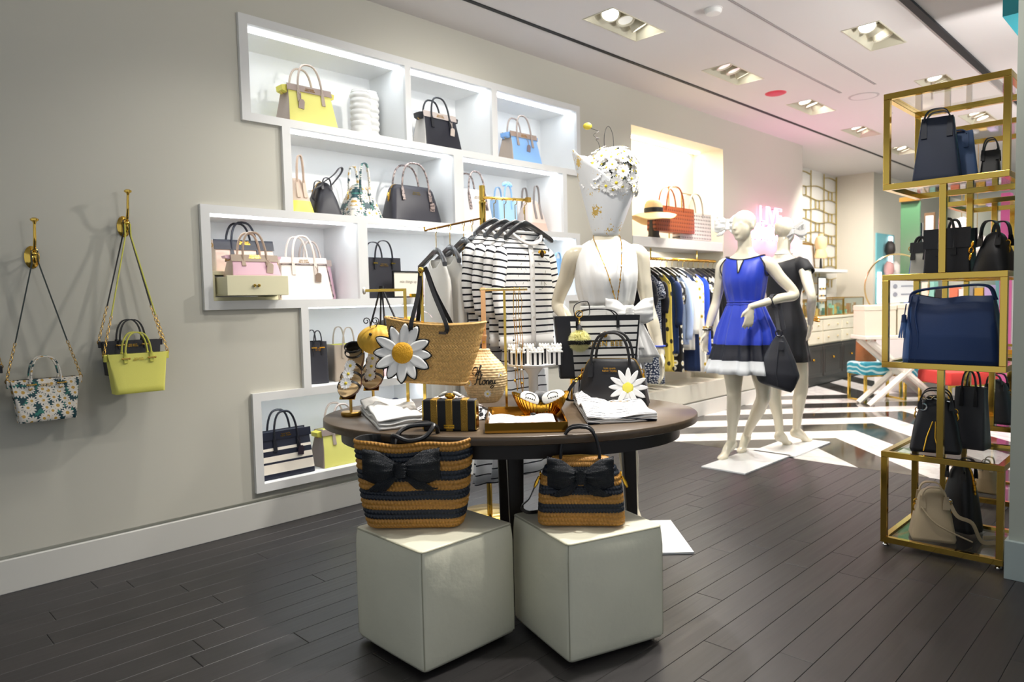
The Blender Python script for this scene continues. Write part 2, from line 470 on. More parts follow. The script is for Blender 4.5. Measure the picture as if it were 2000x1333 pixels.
def satchel(name, label, loc, rz, w, h, d, front, side, band, handle, hh=.13, hs=.24, taper=.86, topd=.42, tagc=None, tagx=1, wing=None, logo_=True, piping=None, bandh=.15, group=None, cat='handbag', front_mat=None, strap_hook=True, hr=.0065, tab=.32):
    t = thing(name, label, cat, loc, rz, group)
    mF = front_mat or leather(front); mS = leather(side); mBd = leather(band); mH = leather(handle)
    prof = [(0, w*.985, d*.97, .008), (.01, w, d, .012), (h*.5, w*lerp(1, taper, .5), d*lerp(1, topd, .42), .012), (h, w*taper, d*topd, .01)]
    bag_body(t, prof, [mF, mS], lambda k, x, z: 1 if k in 'RL' else 0, pinch=d*.16, nz=8)
    yf = lambda z: interp(prof, z)[1]/2
    # top band, front and back
    for sg in (-1, 1):
        mb = MB(); z0, z1 = h*(1-bandh), h*1.012; wt0, wt1 = interp(prof, z0)[0]/2+.001, interp(prof, h)[0]/2+.003
        y0, y1 = sg*(yf(z0)+.001), sg*(yf(h)+.001); th = sg*.004
        pts = [(-wt0, y0, z0), (wt0, y0, z0), (wt1, y1, z1), (-wt1, y1, z1)]
        b = len(mb.v); mb.v += [V(p) for p in pts]+[V((p[0], p[1]+th, p[2])) for p in pts]
        for q in ((0, 1, 2, 3), (7, 6, 5, 4), (0, 4, 5, 1), (1, 5, 6, 2), (2, 6, 7, 3), (3, 7, 4, 0)): mb.face([b+i for i in q])
        mb.build('top_band', mBd, t, smooth=False)
    if wing is not None:   # gusset corners that stand out at the top sides
        for sg in (-1, 1):
            mb = MB(); x0 = sg*interp(prof, h)[0]/2
            mb.prism([(0, h*.80), (sg*.03, h*.84), (sg*.034, h*.955), (0, h*.985)], d*topd*.9, 0, Matrix.Translation((x0-sg*.003, -d*topd*.45, 0)))
            mb.build('gusset_wing', leather(wing), t, smooth=False)
    hs_ = w*hs
    add_handles(t, hs_, h*(1-bandh)*.99, yf(h*.85), hh+h*bandh, h*tab-h*bandh*.4, mH, r=hr, lean=.02, zfun=yf)
    if tagc: hang_tag(t, tagx*hs_, -yf(h*.75)-.016, h*.80, leather(tagc), size=(.036, .055), drop=h*.16)
    if piping:
        for sg in (-1, 1):
            MB().tube([(sg*interp(prof, z)[0]/2, -(yf(z)-.002), z) for z in (0.01, h*.3, h*.6, h*.86)], .004, seg=6).build('piping', piping, t)
        MB().tube([(-interp(prof, h*.85)[0]/2, -yf(h*.85)-.004, h*.84), (interp(prof, h*.85)[0]/2, -yf(h*.85)-.004, h*.84)], .003, seg=6).build('piping', piping, t)
    if logo_: logo(t, 0, -yf(h*.92)-.0065, h*.925, s=.013, rx=PI/2+math.atan2((yf(0)-yf(h)), h)*-1)
    if strap_hook:
        mb = MB(); x0 = -interp(prof, h*.85)[0]/2
        mb.tube([(x0-.004+.012*math.cos(a), 0, h*.84+.012*math.sin(a)) for a in (2*PI*k/10 for k in range(10))], .0025, seg=5, closed=True)
        mb.build('ring', BRASS_SOFT, t)
    return t
def dome_bag(name, label, loc, rz, w, h, d, col, handle_m, hh=.13, hs=.2, tagm=None, group=None, taper=.68, rough=.45, bot=None, both=.3, body_m=None, topd=.4, zipper=True, strap=None, logo_=True, tab=.2, tagx=1, topround=.14, bulge=.012, zip_m=None, hr=.0065):
    t = thing(name, label, 'handbag', loc, rz, group); m = body_m or leather(col, rough)
    wt = w*taper; k = topround*h
    prof = [(0, w*.95, d*.92, .02), (h*.05, w, d, .03), (h*.5, lerp(w, wt, .42), lerp(d, d*topd, .45), .03), (h-k, lerp(w, wt, .95), d*(topd+.08), .025)]
    for i in range(1, 6):
        a = PI/2*i/5; prof.append((h-k+k*math.sin(a), wt*.97-2*k*.9*(1-math.cos(a)), d*lerp(topd+.08, topd*.55, i/5), .02))
    mats = [m, leather(bot) if bot else m]
    bag_body(t, prof, mats, (lambda kk, x, z: 1 if z < h*both else 0) if bot else None, nz=14, bulge=bulge)
    yf = lambda z: interp(prof, z)[1]/2
    if zipper:
        mb = MB(); pts = [(-interp(prof, z)[0]/2-.001, 0, z) for z in (h*.55, h*.7, h*.8)]+[(-interp(prof, z)[0]/2-.001, 0, z) for z, *_ in prof[4:]]
        pts = pts+[(-p[0], p[1], p[2]) for p in pts[::-1]]
        mb.tube(pts, 1, flat=(.012, .004), up=(0, 1, 0)); mb.build('zipper', zip_m or BRASS_SOFT, t)
    zt = h*.86
    if strap: add_handles(t, w*hs, zt, yf(zt)+bulge, hh+h*.14, h*tab, handle_m, strap=strap, lean=.0, zfun=lambda z: yf(z)+bulge, pw=.62, tabw=strap[0]*1.1)
    else: add_handles(t, w*hs, zt, yf(zt)+bulge*.6, hh+h*.14, h*tab, handle_m, r=hr, lean=.01, zfun=lambda z: yf(z)+bulge, pw=.7)
    if tagm: hang_tag(t, tagx*w*hs, -yf(h*.7)-.022, h*.76, tagm, size=(.04, .06), drop=h*.2)
    if logo_: logo(t, 0, -yf(h*.78)-bulge-.004, h*.78, s=.013)
    for s in (-1, 1):
        mb = MB(); x0 = s*(interp(prof, h*.72)[0]/2+.004)
        mb.tube([(x0+.010*math.cos(a), 0, h*.72+.013*math.sin(a)) for a in (2*PI*q/10 for q in range(10))], .0025, seg=5, closed=True)
        mb.tube([(x0+s*.008, -.004, h*.72-.01), (x0+s*.012, -.006, h*.72-.03), (x0+s*.006, -.004, h*.72-.045)], .004, seg=6)
        mb.build('side_clasp', GOLD, t)
    return t
def tote(name, label, loc, rz, w, h, d, col, handle, hh=.16, hs=.2, flare=1., body_m=None, side=None, inner='1a1a1c', strap=(.016, .005), group=None, tab=.25, topd=.7, logo_=True, bars=False, tag_=None, cat='tote bag', rough=.45, pw=.7, pinch=.012, hardware=None):
    t = thing(name, label, cat, loc, rz, group); m = body_m or leather(col, rough)
    prof = [(0, w*.97, d*.95, .012), (.012, w, d, .014), (h*.6, w*lerp(1, flare, .6), d*lerp(1, topd, .6), .012), (h, w*flare, d*topd, .01)]
    bag_body(t, prof, [m, leather(side) if side else m, leather(inner)], lambda k, x, z: 1 if k in 'RL' else 0, nz=8, pinch=pinch, open_=h*.5)
    yf = lambda z: interp(prof, z)[1]/2
    add_handles(t, w*hs, h*.94, yf(h*.94), hh, h*tab, leather(handle), strap=strap, lean=.0, zfun=yf, pw=pw, tabw=strap[0])
    if bars:
        for s in (-1, 1): MB().cbox((s*w*hs, -yf(h*.86)-.010, h*.86), (.032, .006, .007)).build('hardware_bar', BRASS, t)
    if logo_: logo(t, 0, -yf(h*.8)-.006, h*.82, s=.012)
    return t
def Yfor(px, X, z):
    lo, hi = .2, 30.
    for _ in range(50):
        m = (lo+hi)/2; v = V((X, m, z))-CAM; q = 1000+F_PX*v.dot(RT)/v.dot(FW)
        if q < px: lo = m
        else: hi = m
    return lo
def wallspot(xl, xr, yt, zs, Xf, yh=None):
    """base centre (front plane Xf), width, height and handle rise of something on a wall shelf from its outline in the photograph"""
    a, b = Yfor(xl, Xf, zs), Yfor(xr, Xf, zs); c = (a+b)/2
    h = onvert((Xf-.04, a+.02), yt)-zs
    hh = (onvert((Xf-.06, c), yh)-zs-h) if yh else .12
    return c, b-a, h, hh
# ================================================================== the room
WALLM = mat('wall_paint', 'cac7ba', .55, bump=(60, .03, .003))
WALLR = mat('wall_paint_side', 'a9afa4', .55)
CEILM = mat('ceiling_paint', 'dcd8d6', .7)
BASEM = mat('baseboard_paint', 'd3d1ca', .35)
CELLM = mat('niche_white', 'f8f9f8', .35)
LED = mat('led_strip', 'ffffff', .5, emit=('eef6ff', 9.0))
def sheet(rects, holes, plane):
    """flat sheet of the rectangle rects minus holes as quads; rects, holes (u0,v0,u1,v1); plane(u,v)->point"""
    U = sorted({r[0] for r in rects+holes} | {r[2] for r in rects+holes}); W_ = sorted({r[1] for r in rects+holes} | {r[3] for r in rects+holes})
    mb = MB(); idx = {}
    def vid(i, j):
        if (i, j) not in idx: idx[i, j] = len(mb.v); mb.v.append(V(plane(U[i], W_[j])))
        return idx[i, j]
    inr = lambda R, u, v: any(r[0] < u < r[2] and r[1] < v < r[3] for r in R)
    occ = {}
    for i in range(len(U)-1):
        for j in range(len(W_)-1):
            u, v = (U[i]+U[i+1])/2, (W_[j]+W_[j+1])/2
            if inr(rects, u, v) and not inr(holes, u, v):
                occ[i, j] = 1; mb.face((vid(i, j), vid(i+1, j), vid(i+1, j+1), vid(i, j+1)))
    return mb, U, W_, occ
# wall unit cells: (y0, y1, z0, z1)
Z1, Z2, Z3, Z4, Z5 = (2.300, 2.775), (1.785, 2.255), (1.280, 1.742), (.765, 1.232), (.253, .719)
CELLS = [(1.785, 2.83)+Z1, (2.875, 3.60)+Z1, (3.655, 4.555)+Z1,
         (2.012, 3.225)+Z2, (3.31, 4.372)+Z2,
         (1.535, 2.435)+Z3, (2.503, 3.45)+Z3, (3.50, 4.525)+Z3,
         (2.082, 3.17)+Z4, (3.22, 4.372)+Z4,
         (1.77, 2.95)+Z5, (3.0, 4.10)+Z5]
OUT = [(1.735, 2.255, 4.600, 2.822), (1.962, 1.742, 4.42, 2.3), (1.487, 1.232, 4.575, 1.785), (2.035, .719, 4.42, 1.28), (1.723, .207, 4.15, .765)]
NICHE = (5.35, .345, 7.02, 2.80)
# left wall
holes = [(c[0], c[2], c[1], c[3]) for c in CELLS]+[NICHE]
mb, *_ = sheet([(-2.0, .168, 9.06, CEIL)], holes, lambda u, v: (WX, u, v))
mb.box((WX-.65, 9.04, 0), (WX-.001, 9.06, CEIL)); mb.box((WX-.03, -2, 0), (WX-.02, 9.06, .168))
struct(mb.build('wall_left', WALLM, smooth=False))
mb = MB().box((WX-.02, -2, 0), (WX+.006, 9.06, .150)); struct(mb.build('baseboard_left', BASEM, smooth=False, bevel=.003))
# built-in wall shelving
unit = thing('wall_shelving', 'white built-in stepped wall shelving with lit compartments full of handbags', 'shelving', (WX, 2.9, .2))
off = Matrix.Translation((-WX, -2.9, -.2))
fm, U, Wv, occ = sheet(OUT, [(c[0], c[2], c[1], c[3]) for c in CELLS], lambda u, v: (WX+.024, u, v))
for (i, j) in occ:
    for di, dj, e in ((-1, 0, ((i, j), (i, j+1))), (1, 0, ((i+1, j), (i+1, j+1))), (0, -1, ((i, j), (i+1, j))), (0, 1, ((i, j+1), (i+1, j+1)))):
        if (i+di, j+dj) not in occ:
            b = len(fm.v)
            for x in (WX+.024, WX):
                for q in e: fm.v.append(V((x, U[q[0]], Wv[q[1]])))
            fm.face((b, b+1, b+3, b+2))
for k in range(len(fm.v)): fm.v[k] = off @ fm.v[k]
fm.build('frame', mat('frame_white', 'e4e4e2', .35), unit, smooth=False)
XB = WX-.38
for n, (y0, y1, z0, z1) in enumerate(CELLS):
    mb = MB(); a = [(WX, y0, z0), (WX, y1, z0), (WX, y1, z1), (WX, y0, z1)]; b_ = [(XB,)+p[1:] for p in a]
    mb.v = [off @ V(p) for p in a+b_]
    for q in ((4, 5, 6, 7), (0, 1, 5, 4), (1, 2, 6, 5), (2, 3, 7, 6), (3, 0, 4, 7)): mb.face(q)
    mb.build('compartment', CELLM, unit, smooth=False)
    mb = MB().box((WX-.085, y0+.004, z1-.006), (WX-.03, y1-.004, z1-.0005)); mb.v = [off @ p for p in mb.v]
    mb.build('led_strip', LED, unit, smooth=False)
# display niche with hanging rail
nx0, nx1 = WX-.36, WX
mb = MB(); y0, z0, y1, z1 = NICHE
a = [(nx1, y0, z0), (nx1, y1, z0), (nx1, y1, z1), (nx1, y0, z1)]; b_ = [(nx0,)+p[1:] for p in a]; mb.v = [V(p) for p in a+b_]
for q in ((4, 5, 6, 7), (0, 1, 5, 4), (1, 2, 6, 5), (2, 3, 7, 6), (3, 0, 4, 7)): mb.face(q)
struct(mb.build('wall_niche', mat('niche_cream', 'efe8d6', .5), smooth=False))
mb = MB().box((WX-.30, y0+.05, z1-.012), (WX-.25, y1-.05, z1-.002))
tag(mb.build('cove_light', mat('cove_glow', 'ffffff', .5, emit=('fff0d2', 14)), smooth=False), 'warm light strip hidden in the top of the clothing niche', 'light')
light('niche_lamp', 'AREA', (WX-.14, (y0+y1)/2, z1-.03), 42, (1, .93, .8), (WX-.2, (y0+y1)/2, 0), size=.2, size_y=1.5)
light('niche_lower_lamp', 'AREA', (WX-.1, (y0+y1)/2, 1.70), 22, (1, .95, .84), (WX-.25, (y0+y1)/2, 0), size=.1, size_y=1.3)
mb = MB().box((nx0, y0, 1.715), (WX+.005, y1-.02, 1.81)); tag(mb.build('niche_shelf', WHITE, smooth=False, bevel=.004), 'thick white shelf across the clothing niche holding hat and woven totes', 'shelf')
# ceiling with pockets for the lamps
FIX = [(-2.935, 4.11), (-1.83, 5.67), (-2.96, 5.70), (-2.95, 7.30), (-3.0, 8.87), (-1.84, 7.42), (-3.03, 10.45), (-1.9, 9.2), (-1.83, 3.6), (-1.8, 1.9), (-2.93, 1.6)]
FW_, FL_ = .24, .60
fh = [(x-FW_/2, y-FL_/2, x+FW_/2, y+FL_/2) for x, y in FIX]
mb, *_ = sheet([(-5., -3., 3.2, 21.)], fh, lambda u, v: (u, v, CEIL))
struct(mb.build('ceiling', CEILM, smooth=False))
FIXM = mat('fixture_cream', 'cdc8b4', .4); LENS = mat('lamp_lens', 'ffffff', .3, emit=('fffdf6', 16)); LOFF = mat('lamp_dim', 'd9d6c8', .3, emit=('fffdf6', .4))
on = [(1, .5, 1), (1, 1, 0), (.5, 0, 1), (1, 1, 1), (1, 1, .5), (1, 1, 1), (1, 1, 1), (1, 1, 1), (1, 0, 1), (1, 1, 1), (1, 1, 1)]
tilt = [(-.5, -.1, .5), (-.5, .6, .2), (.1, .1, .4), (-.1, .2, .6), (0, .2, .3), (-.2, .3, .1), (.2, 0, .2), (0, .2, 0), (.2, 0, 0), (0, .2, 0), (.2, 0, .2)]
flab = ['recessed three-lamp ceiling light with cream frame nearest above the wall shelving', 'recessed ceiling light with two lit lamps beside the thick black track',
        'recessed ceiling light with cream frame between nearest light and red ceiling disc', 'recessed ceiling light with three bright lamps just past the red disc', 'recessed ceiling light beyond the niche wall, fifth along the left row',
        'recessed ceiling light partly hidden by the top of the brass shelf tower', 'small far ceiling light seen through the glass of the brass tower', 'far ceiling light in the right-hand row seen through brass tower',
        'recessed ceiling light overhead, just out of the picture', 'recessed ceiling light above the ottomans, out of the picture', 'recessed ceiling light above the hooks, out of the picture']
for k, (x, y) in enumerate(FIX):
    t = thing('ceiling_light', flab[k], 'ceiling light', (x, y, CEIL), group='recessed ceiling lights')
    mb = MB(); d = .085
    A = [(-FW_/2, -FL_/2, 0), (FW_/2, -FL_/2, 0), (FW_/2, FL_/2, 0), (-FW_/2, FL_/2, 0)]; B = [(p[0]*.62, p[1]*.84, d) for p in A]
    mb.v = [V(p) for p in A+B]
    for q in ((4, 5, 6, 7), (0, 1, 5, 4), (1, 2, 6, 5), (2, 3, 7, 6), (3, 0, 4, 7)): mb.face(q)
    for s0, s1 in (((-FW_/2-.008, -FL_/2-.008), (-FW_/2, FL_/2+.008)), ((FW_/2, -FL_/2-.008), (FW_/2+.008, FL_/2+.008)), ((-FW_/2, -FL_/2-.008), (FW_/2, -FL_/2)), ((-FW_/2, FL_/2), (FW_/2, FL_/2+.008))):
        mb.box((s0[0], s0[1], -.004), (s1[0], s1[1], 0))
    mb.build('frame', FIXM, t, smooth=False)
    for q in range(3):
        R = Matrix.Rotation(tilt[k][q], 3, 'X') @ Matrix.Rotation(-.25, 3, 'Y'); c = (0, (q-1)*.165, .045)
        mb = MB().lathe([(.062, .035), (.066, .0), (.066, -.02), (.056, -.02), (.05, -.006)], 20, 0, c, R=R, cap0=True, cap1=False)
        l_ = mb.build('lamp', FIXM, t)
        mb = MB().lathe([(.0505, -.006), (.05, -.012)], 20, 0, c, R=R)
        mb.build('lens', LENS if on[k][q] == 1 else LOFF, l_)
    light('downlight', 'SPOT', (x, y, CEIL-.03), 30, WARM, (x+.05, y, 0), size=.06, angle=120, blend=1)
for n, (x0, x1, ya, yb, dz, c) in enumerate(((-3.365, -3.335, -2, 14.5, .006, '08080a'), (-1.485, -1.435, -2, 9.0, .02, '0a0c14'), (-2.565, -2.552, -1, 6.99, .003, 'a39d9d'), (-2.545, -2.54, -1, 6.99, .003, 'a39d9d'), (-2.247, -2.24, -1, 6.95, .003, '9a9494'), (-2.232, -2.227, -1, 6.95, .003, '9a9494'))):
    mb = MB().box((x0, ya, CEIL-dz), (x1, yb, CEIL-.0005)); struct(mb.build('trim_%d' % (n+1), mat('track_'+c, c, .6), smooth=False))
def disc(name, label, cat, px, py, r, m, h=.02, rim=None):
    p = onz(px, py, CEIL); t = thing(name, label, cat, (p.x, p.y, CEIL))
    MB().lathe([(r, 0), (r, -h*.5), (r*.85, -h), (r*.3, -h*1.1)], 28).build('cover', m, t)
    if rim: MB().lathe([(r*1.12, 0), (r*1.1, -.004), (r*.98, -.004)], 28).build('rim', rim, t)
    return t
disc('smoke_detector', 'round white smoke detector on the ceiling between the two slots', 'detector', 1393, 18, .055, WHITE, .03, CEILM)
t = disc('alarm_cover', 'round red disc set in the pinkish ceiling', 'ceiling disc', 1515, 182, .085, mat('red_disc', 'c8283c', .5), .012, mat('red_rim', 'd84a58', .5))
disc('ceiling_speaker', 'large round flush white speaker disc in the ceiling by the brass tower', 'speaker', 1687, 188, .12, CEILM, .006, mat('speaker_rim', 'b9b3b3', .6))
disc('sprinkler_cap', 'small flat round sprinkler cap on the ceiling far along the aisle', 'sprinkler', 1735, 222, .04, CEILM, .01, mat('speaker_rim'))
# right wall end
cx = -.625
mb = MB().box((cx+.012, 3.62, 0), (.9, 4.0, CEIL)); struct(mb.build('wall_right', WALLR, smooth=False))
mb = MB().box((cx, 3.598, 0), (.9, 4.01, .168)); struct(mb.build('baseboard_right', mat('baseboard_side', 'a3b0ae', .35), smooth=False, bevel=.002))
p = onz(1958, 33, 2.7)
mb = MB().box((p.x, p.y, 2.7), (p.x+1.2, p.y+.9, 2.92)); struct(mb.build('trim_soffit', mat('teal_paint', '1f8f9c', .5), smooth=False))
# recess walls beyond the left wall
LX = -4.41
mb = MB().box((LX-.1, 9.0, 0), (LX, 11.93, CEIL)); struct(mb.build('wall_lattice', mat('wall_pale', 'd8d4cc', .6), smooth=False))
mb = MB().box((LX, 11.93, 0), (-3.85, 12.03, CEIL)); mb.box((-3.95, 12.03, 0), (-3.852, 20.6, CEIL)); struct(mb.build('wall_cream', mat('cream_paint', 'd6cfbf', .6), smooth=False))
mb = MB().box((-3.95, 20.6, 0), (3.2, 20.7, 2.85)); mb.box((3.1, 5.0, 0), (3.2, 20.6, CEIL)); struct(mb.build('wall_back', mat('teal_wall', '7fb5bb', .6), smooth=False))
mb = MB().box((-3.95, 20.58, 2.85), (3.2, 20.7, CEIL)); struct(mb.build('wall_back_frieze', mat('frieze', 'd9cfca', .6), smooth=False))
# ------------------------------------------------------------------ floor: planks and marble
mb = MB().box((-5., -3., -.10), (3.2, 21, -.012)); FLOOR = struct(mb.build('floor', mat('subfloor', '151312', .6), smooth=False))
def wood():
    m = bpy.data.materials.new('dark_oak'); m.use_nodes = True; nt = NT(m)
    oi = nt.new('ShaderNodeObjectInfo'); g = nt.new('ShaderNodeNewGeometry'); s_ = nt.sep(g.outputs['Position'])
    cmb = nt.new('ShaderNodeCombineXYZ', i_0=nt.math('MULTIPLY', s_[0], 34), i_1=nt.math('ADD', nt.math('MULTIPLY', s_[1], 1.6), nt.math('MULTIPLY', oi.outputs['Random'], 40)), i_2=nt.math('MULTIPLY', oi.outputs['Random'], 90))
    n = nt.new('ShaderNodeTexNoise'); nt.set(n.inputs['Vector'], cmb.outputs[0]); n.inputs['Scale'].default_value = 1.; n.inputs['Detail'].default_value = 6; n.inputs['Distortion'].default_value = 1.2
    base = nt.mix(oi.outputs['Random'], lin('1c1b1d'), lin('272425'))
    nt.set(nt.b.inputs['Base Color'], nt.mix(nt.math('MULTIPLY', n.outputs[0], .55), base, lin('383433')))
    nt.set(nt.b.inputs['Roughness'], nt.math('MULTIPLY_ADD', n.outputs[0], .22, .34)); nt.b.inputs['Specular IOR Level'].default_value = .5
    nt.bump(n.outputs[0], .25, .002); return m
WOOD = wood()
pm = MB(); a = [(-.5, -.5), (.5, -.5), (.5, .5), (-.5, .5)]
ins = lambda p, z, k: V((p[0]*(1-k*.02), p[1]*(1-k*.003), z))
pm.v = [ins(p, -.012, 0) for p in a]+[ins(p, -.0010, 0) for p in a]+[ins(p, 0, 1) for p in a]
for k in (0, 4):
    for i in range(4): pm.face((k+i, k+(i+1) % 4, k+4+(i+1) % 4, k+4+i))
pm.face((8, 9, 10, 11)); PM = pm.mesh('plank', WOOD, smooth=False)
rnd = random.Random(11); PW = .1178; row = 0; x = WX+.008+PW/2
while x < .75:
    y = -.9+rnd.uniform(-.9, 0)
    while y < 5.25:
        L = rnd.choice((.9, 1.2, 1.5, 1.8)); y1 = min(y+L, 5.25)
        if 5.25-y1 < .25: y1 = 5.25
        o = bpy.data.objects.new('plank', PM); COL.objects.link(o); o.parent = FLOOR
        o.location = (x, (y+y1)/2, 0); o.scale = (PW-.0011, y1-y-.002, 1); y = y1
    x += PW
def marble(name, c0, c1, sc_, rough):
    m = bpy.data.materials.new(name); m.use_nodes = True; nt = NT(m)
    g = nt.new('ShaderNodeNewGeometry'); n = nt.new('ShaderNodeTexNoise'); nt.set(n.inputs['Vector'], g.outputs['Position']); n.inputs['Scale'].default_value = sc_; n.inputs['Detail'].default_value = 8; n.inputs['Distortion'].default_value = 2
    f = nt.math('POWER', nt.math('SUBTRACT', 1., nt.math('ABSOLUTE', nt.math('MULTIPLY_ADD', n.outputs[0], 6, -3))), 3.)
    nt.set(nt.b.inputs['Base Color'], nt.mix(nt.math('MAXIMUM', f, 0.), lin(c0), lin(c1))); nt.b.inputs['Roughness'].default_value = rough; return m
MW = marble('white_marble', 'e6e2de', 'cfcac6', 2.2, .12); MK = marble('black_marble', '2a2623', '3d3733', 1.8, .08)
def clip(poly, a, b, c):
    """keep a*x+b*y>=c"""
    out = []
    for i in range(len(poly)):
        p, q = poly[i], poly[(i+1) % len(poly)]; dp, dq = a*p[0]+b*p[1]-c, a*q[0]+b*q[1]-c
        if dp >= 0: out.append(p)
        if dp*dq < 0: t = dp/(dp-dq); out.append((p[0]+(q[0]-p[0])*t, p[1]+(q[1]-p[1])*t))
    return out
def area(P): return abs(sum(P[i][0]*P[(i+1) % len(P)][1]-P[(i+1) % len(P)][0]*P[i][1] for i in range(len(P)))/2)
def tile(P, white):
    if len(P) < 3 or area(P) < .003: return
    c = (sum(p[0] for p in P)/len(P), sum(p[1] for p in P)/len(P)); n = len(P); mb = MB()
    mb.v = [V((p[0]-c[0], p[1]-c[1], -.012)) for p in P]+[V(((p[0]-c[0])*.998, (p[1]-c[1])*.998, 0)) for p in P]
    mb.face(range(n, 2*n))
    for i in range(n): mb.face((i, (i+1) % n, n+(i+1) % n, n+i))
    o = mb.build('marble_tile', MW if white else MK, FLOOR, smooth=False); o.location = (c[0], c[1], 0)
YB = 5.252; S = .455
big = [(WX-.03, YB), (1.6, YB), (1.6, 13.), (WX-.03, 13.)]
big2 = [(WX-.03, YB), (-2.3, YB), (-2.3, 13.), (WX-.03, 13.)]; big3 = [(-2.3, YB), (1.6, YB), (1.6, 13.), (-2.3, 13.)]
def split(P, a, b, step, white):
    """cut a long strip into tiles across its direction (a,b)"""
    if len(P) < 3: return
    d = [a*p[0]+b*p[1] for p in P]; k0, k1 = math.floor(min(d)/step), math.ceil(max(d)/step)
    for k in range(k0, k1): tile(clip(clip(P, a, b, k*step), -a, -b, -(k+1)*step), white)
r2 = math.sqrt(.5)
for k in range(-3, 9):       # left arms: y-x between c and c+S
    c0 = 8.52+S*(k-1); P = clip(clip(big2, -1, 1, c0), 1, -1, -(c0+S))
    split(P, r2, r2, 1.3, k % 2 != 0)
far = clip(big2, -1, 1, 8.52+S*8)
tile(clip(far, -1, -1, -5.80), True)
for k in range(0, 12):
    u0 = 5.80+S*k; P = clip(clip(far, 1, 1, u0), -1, -1, -(u0+S)); split(P, r2, -r2, 1.3, k % 2 == 1)
for k in range(-4, 24):      # right arms: x+y between u and u+S
    u0 = 3.92+S*(k-1); P = clip(clip(big3, 1, 1, u0), -1, -1, -(u0+S)); split(P, r2, -r2, 1.3, k % 2 != 0)
# ================================================================== bags on the wall shelving
G1 = 'handbags in the wall shelving'
HALF = PI/2
def snake():
    m = bpy.data.materials.new('snakeskin'); m.use_nodes = True; nt = NT(m)
    vo = nt.new('ShaderNodeTexVoronoi'); nt.set(vo.inputs['Vector'], nt.coord()); vo.inputs['Scale'].default_value = 110
    n = nt.new('ShaderNodeTexNoise'); nt.set(n.inputs['Vector'], nt.coord()); n.inputs['Scale'].default_value = 60; n.inputs['Detail'].default_value = 3
    nt.set(nt.b.inputs['Base Color'], nt.mix(nt.math('GREATER_THAN', n.outputs[0], .53), nt.mix(vo.outputs['Distance'], lin('b5a49c'), lin('8d7a74')), lin('4a3d3c'))); nt.b.inputs['Roughness'].default_value = .45; nt.bump(vo.outputs['Distance'], .5, .002); return m
SNAKE = snake()
def on_shelf(maker, xl, xr, yt, yh, z, Xf, d, name, label, rz=0., **kw):
    c, w_, h_, hh_ = wallspot(xl, xr, yt, z, Xf, yh)
    return maker(name, label, (Xf-d/2, c, z), HALF+rz, w_, h_, d, group=G1, hh=hh_, **kw)
zs = [c[2]+.0006 for c in (CELLS[0], CELLS[3], CELLS[5], CELLS[8], CELLS[10])]
on_shelf(satchel, 565, 663, 161, 127, zs[0], -3.83, .19, 'satchel', 'lemon yellow satchel with taupe sides and taupe handles in top left compartment', front='e6df7c', side='a8978a', band='9f8d84', handle='b3a294', tagc='9d8a80', tagx=-1, wing='e0d65a')
on_shelf(satchel, 832, 904, 215, 191, zs[0], -3.83, .17, 'satchel', 'black and cream satchel with a taupe tag in top middle compartment', front='1c1d27', side='d9d4ce', band='b9aca4', handle='15161d', tagc='cbbdb2', wing='16171d')
on_shelf(satchel, 1003, 1061, 255, 226, zs[0], -3.83, .19, 'satchel', 'sky blue satchel with taupe band and handles in top right compartment', front='8fbcf0', side='b5a596', band='a58f80', handle='a99a90', tagc='8a7f86', tagx=.2, wing='88b8f2')
def vase(px, z, X, r, h, label):
    y = Yfor(px, X, z); t = thing('vase', label, 'vase', (X, y, z), 0, 'sculptural vases')
    mb = MB(); ns, nz = 36, 46
    def f(u, v):
        a = 2*PI*u; row = v*8.5; b = abs(math.sin(row*PI)); q = abs(math.sin((u*6+(int(row) % 2)*.5)*PI))
        rr = r*(.84+.16*(b*.55+q*b*.45)) if v < .97 else r*.8
        return (rr*math.cos(a), rr*math.sin(a), h*v)
    mb.grid(ns, nz, f, close_u=True)
    mb.grid(ns, 6, lambda u, v: (r*.78*math.cos(2*PI*u), r*.78*math.sin(2*PI*u), h*(1-.5*v)), close_u=True)
    mb.build('body', mat('bisque', 'e9e9e6', .6), t); return t
vase(706, zs[0], -3.90, .068, .30, 'white bubble-textured ceramic vase, shorter one in front, beside yellow satchel')
vase(722, zs[0], -4.03, .072, .345, 'white bubble-textured ceramic vase, taller one standing behind its twin')
# second row
on_shelf(dome_bag, 568, 618, 344, 305, zs[1], -3.84, .22, 'soft_handbag', 'beige handbag with a yellow lower half at left end of second row', col='cdb8a6', handle_m=leather('c4ab96'), bot='e3de5e', both=.36, taper=.42, topround=.1, topd=.5, strap=(.02, .005), hs=.13, logo_=False, tab=.42, zipper=False)
t = on_shelf(dome_bag, 622, 674, 352, 349, zs[1], -3.85, .20, 'soft_handbag', 'slouching black handbag with strap flopped over, second row next to daisy one', col='23232b', handle_m=leather('1d1d26'), taper=.45, topd=.4, strap=(.012, .005), hs=.15, logo_=False, tab=.1)
t.rotation_euler = (0, 0, HALF-.12); q = onvert((-3.9, Yfor(672, -3.9, 2.05)), 325)-zs[1]; k = 1/px_per_m(t.location)
MB().tube(bez([(-.02, -.05, 65*k), (16*k, -.06, 82*k), (30*k, -.05, 97*k), (37*k, -.04, 96*k), (34*k, -.03, 86*k), (18*k, -.02, 66*k), (10*k, -.02, 58*k)], 30), 1, flat=(.022, .005), up=(0, 1, 0)).build('shoulder_strap', leather('1d1d26'), t)
MB().tube(bez([(-10*k, -.06, 60*k), (-26*k, -.07, 50*k), (-30*k, -.07, 36*k), (-24*k, -.06, 30*k)], 16), 1, flat=(.020, .005), up=(0, 1, 0)).build('side_strap', leather('1d1d26'), t)
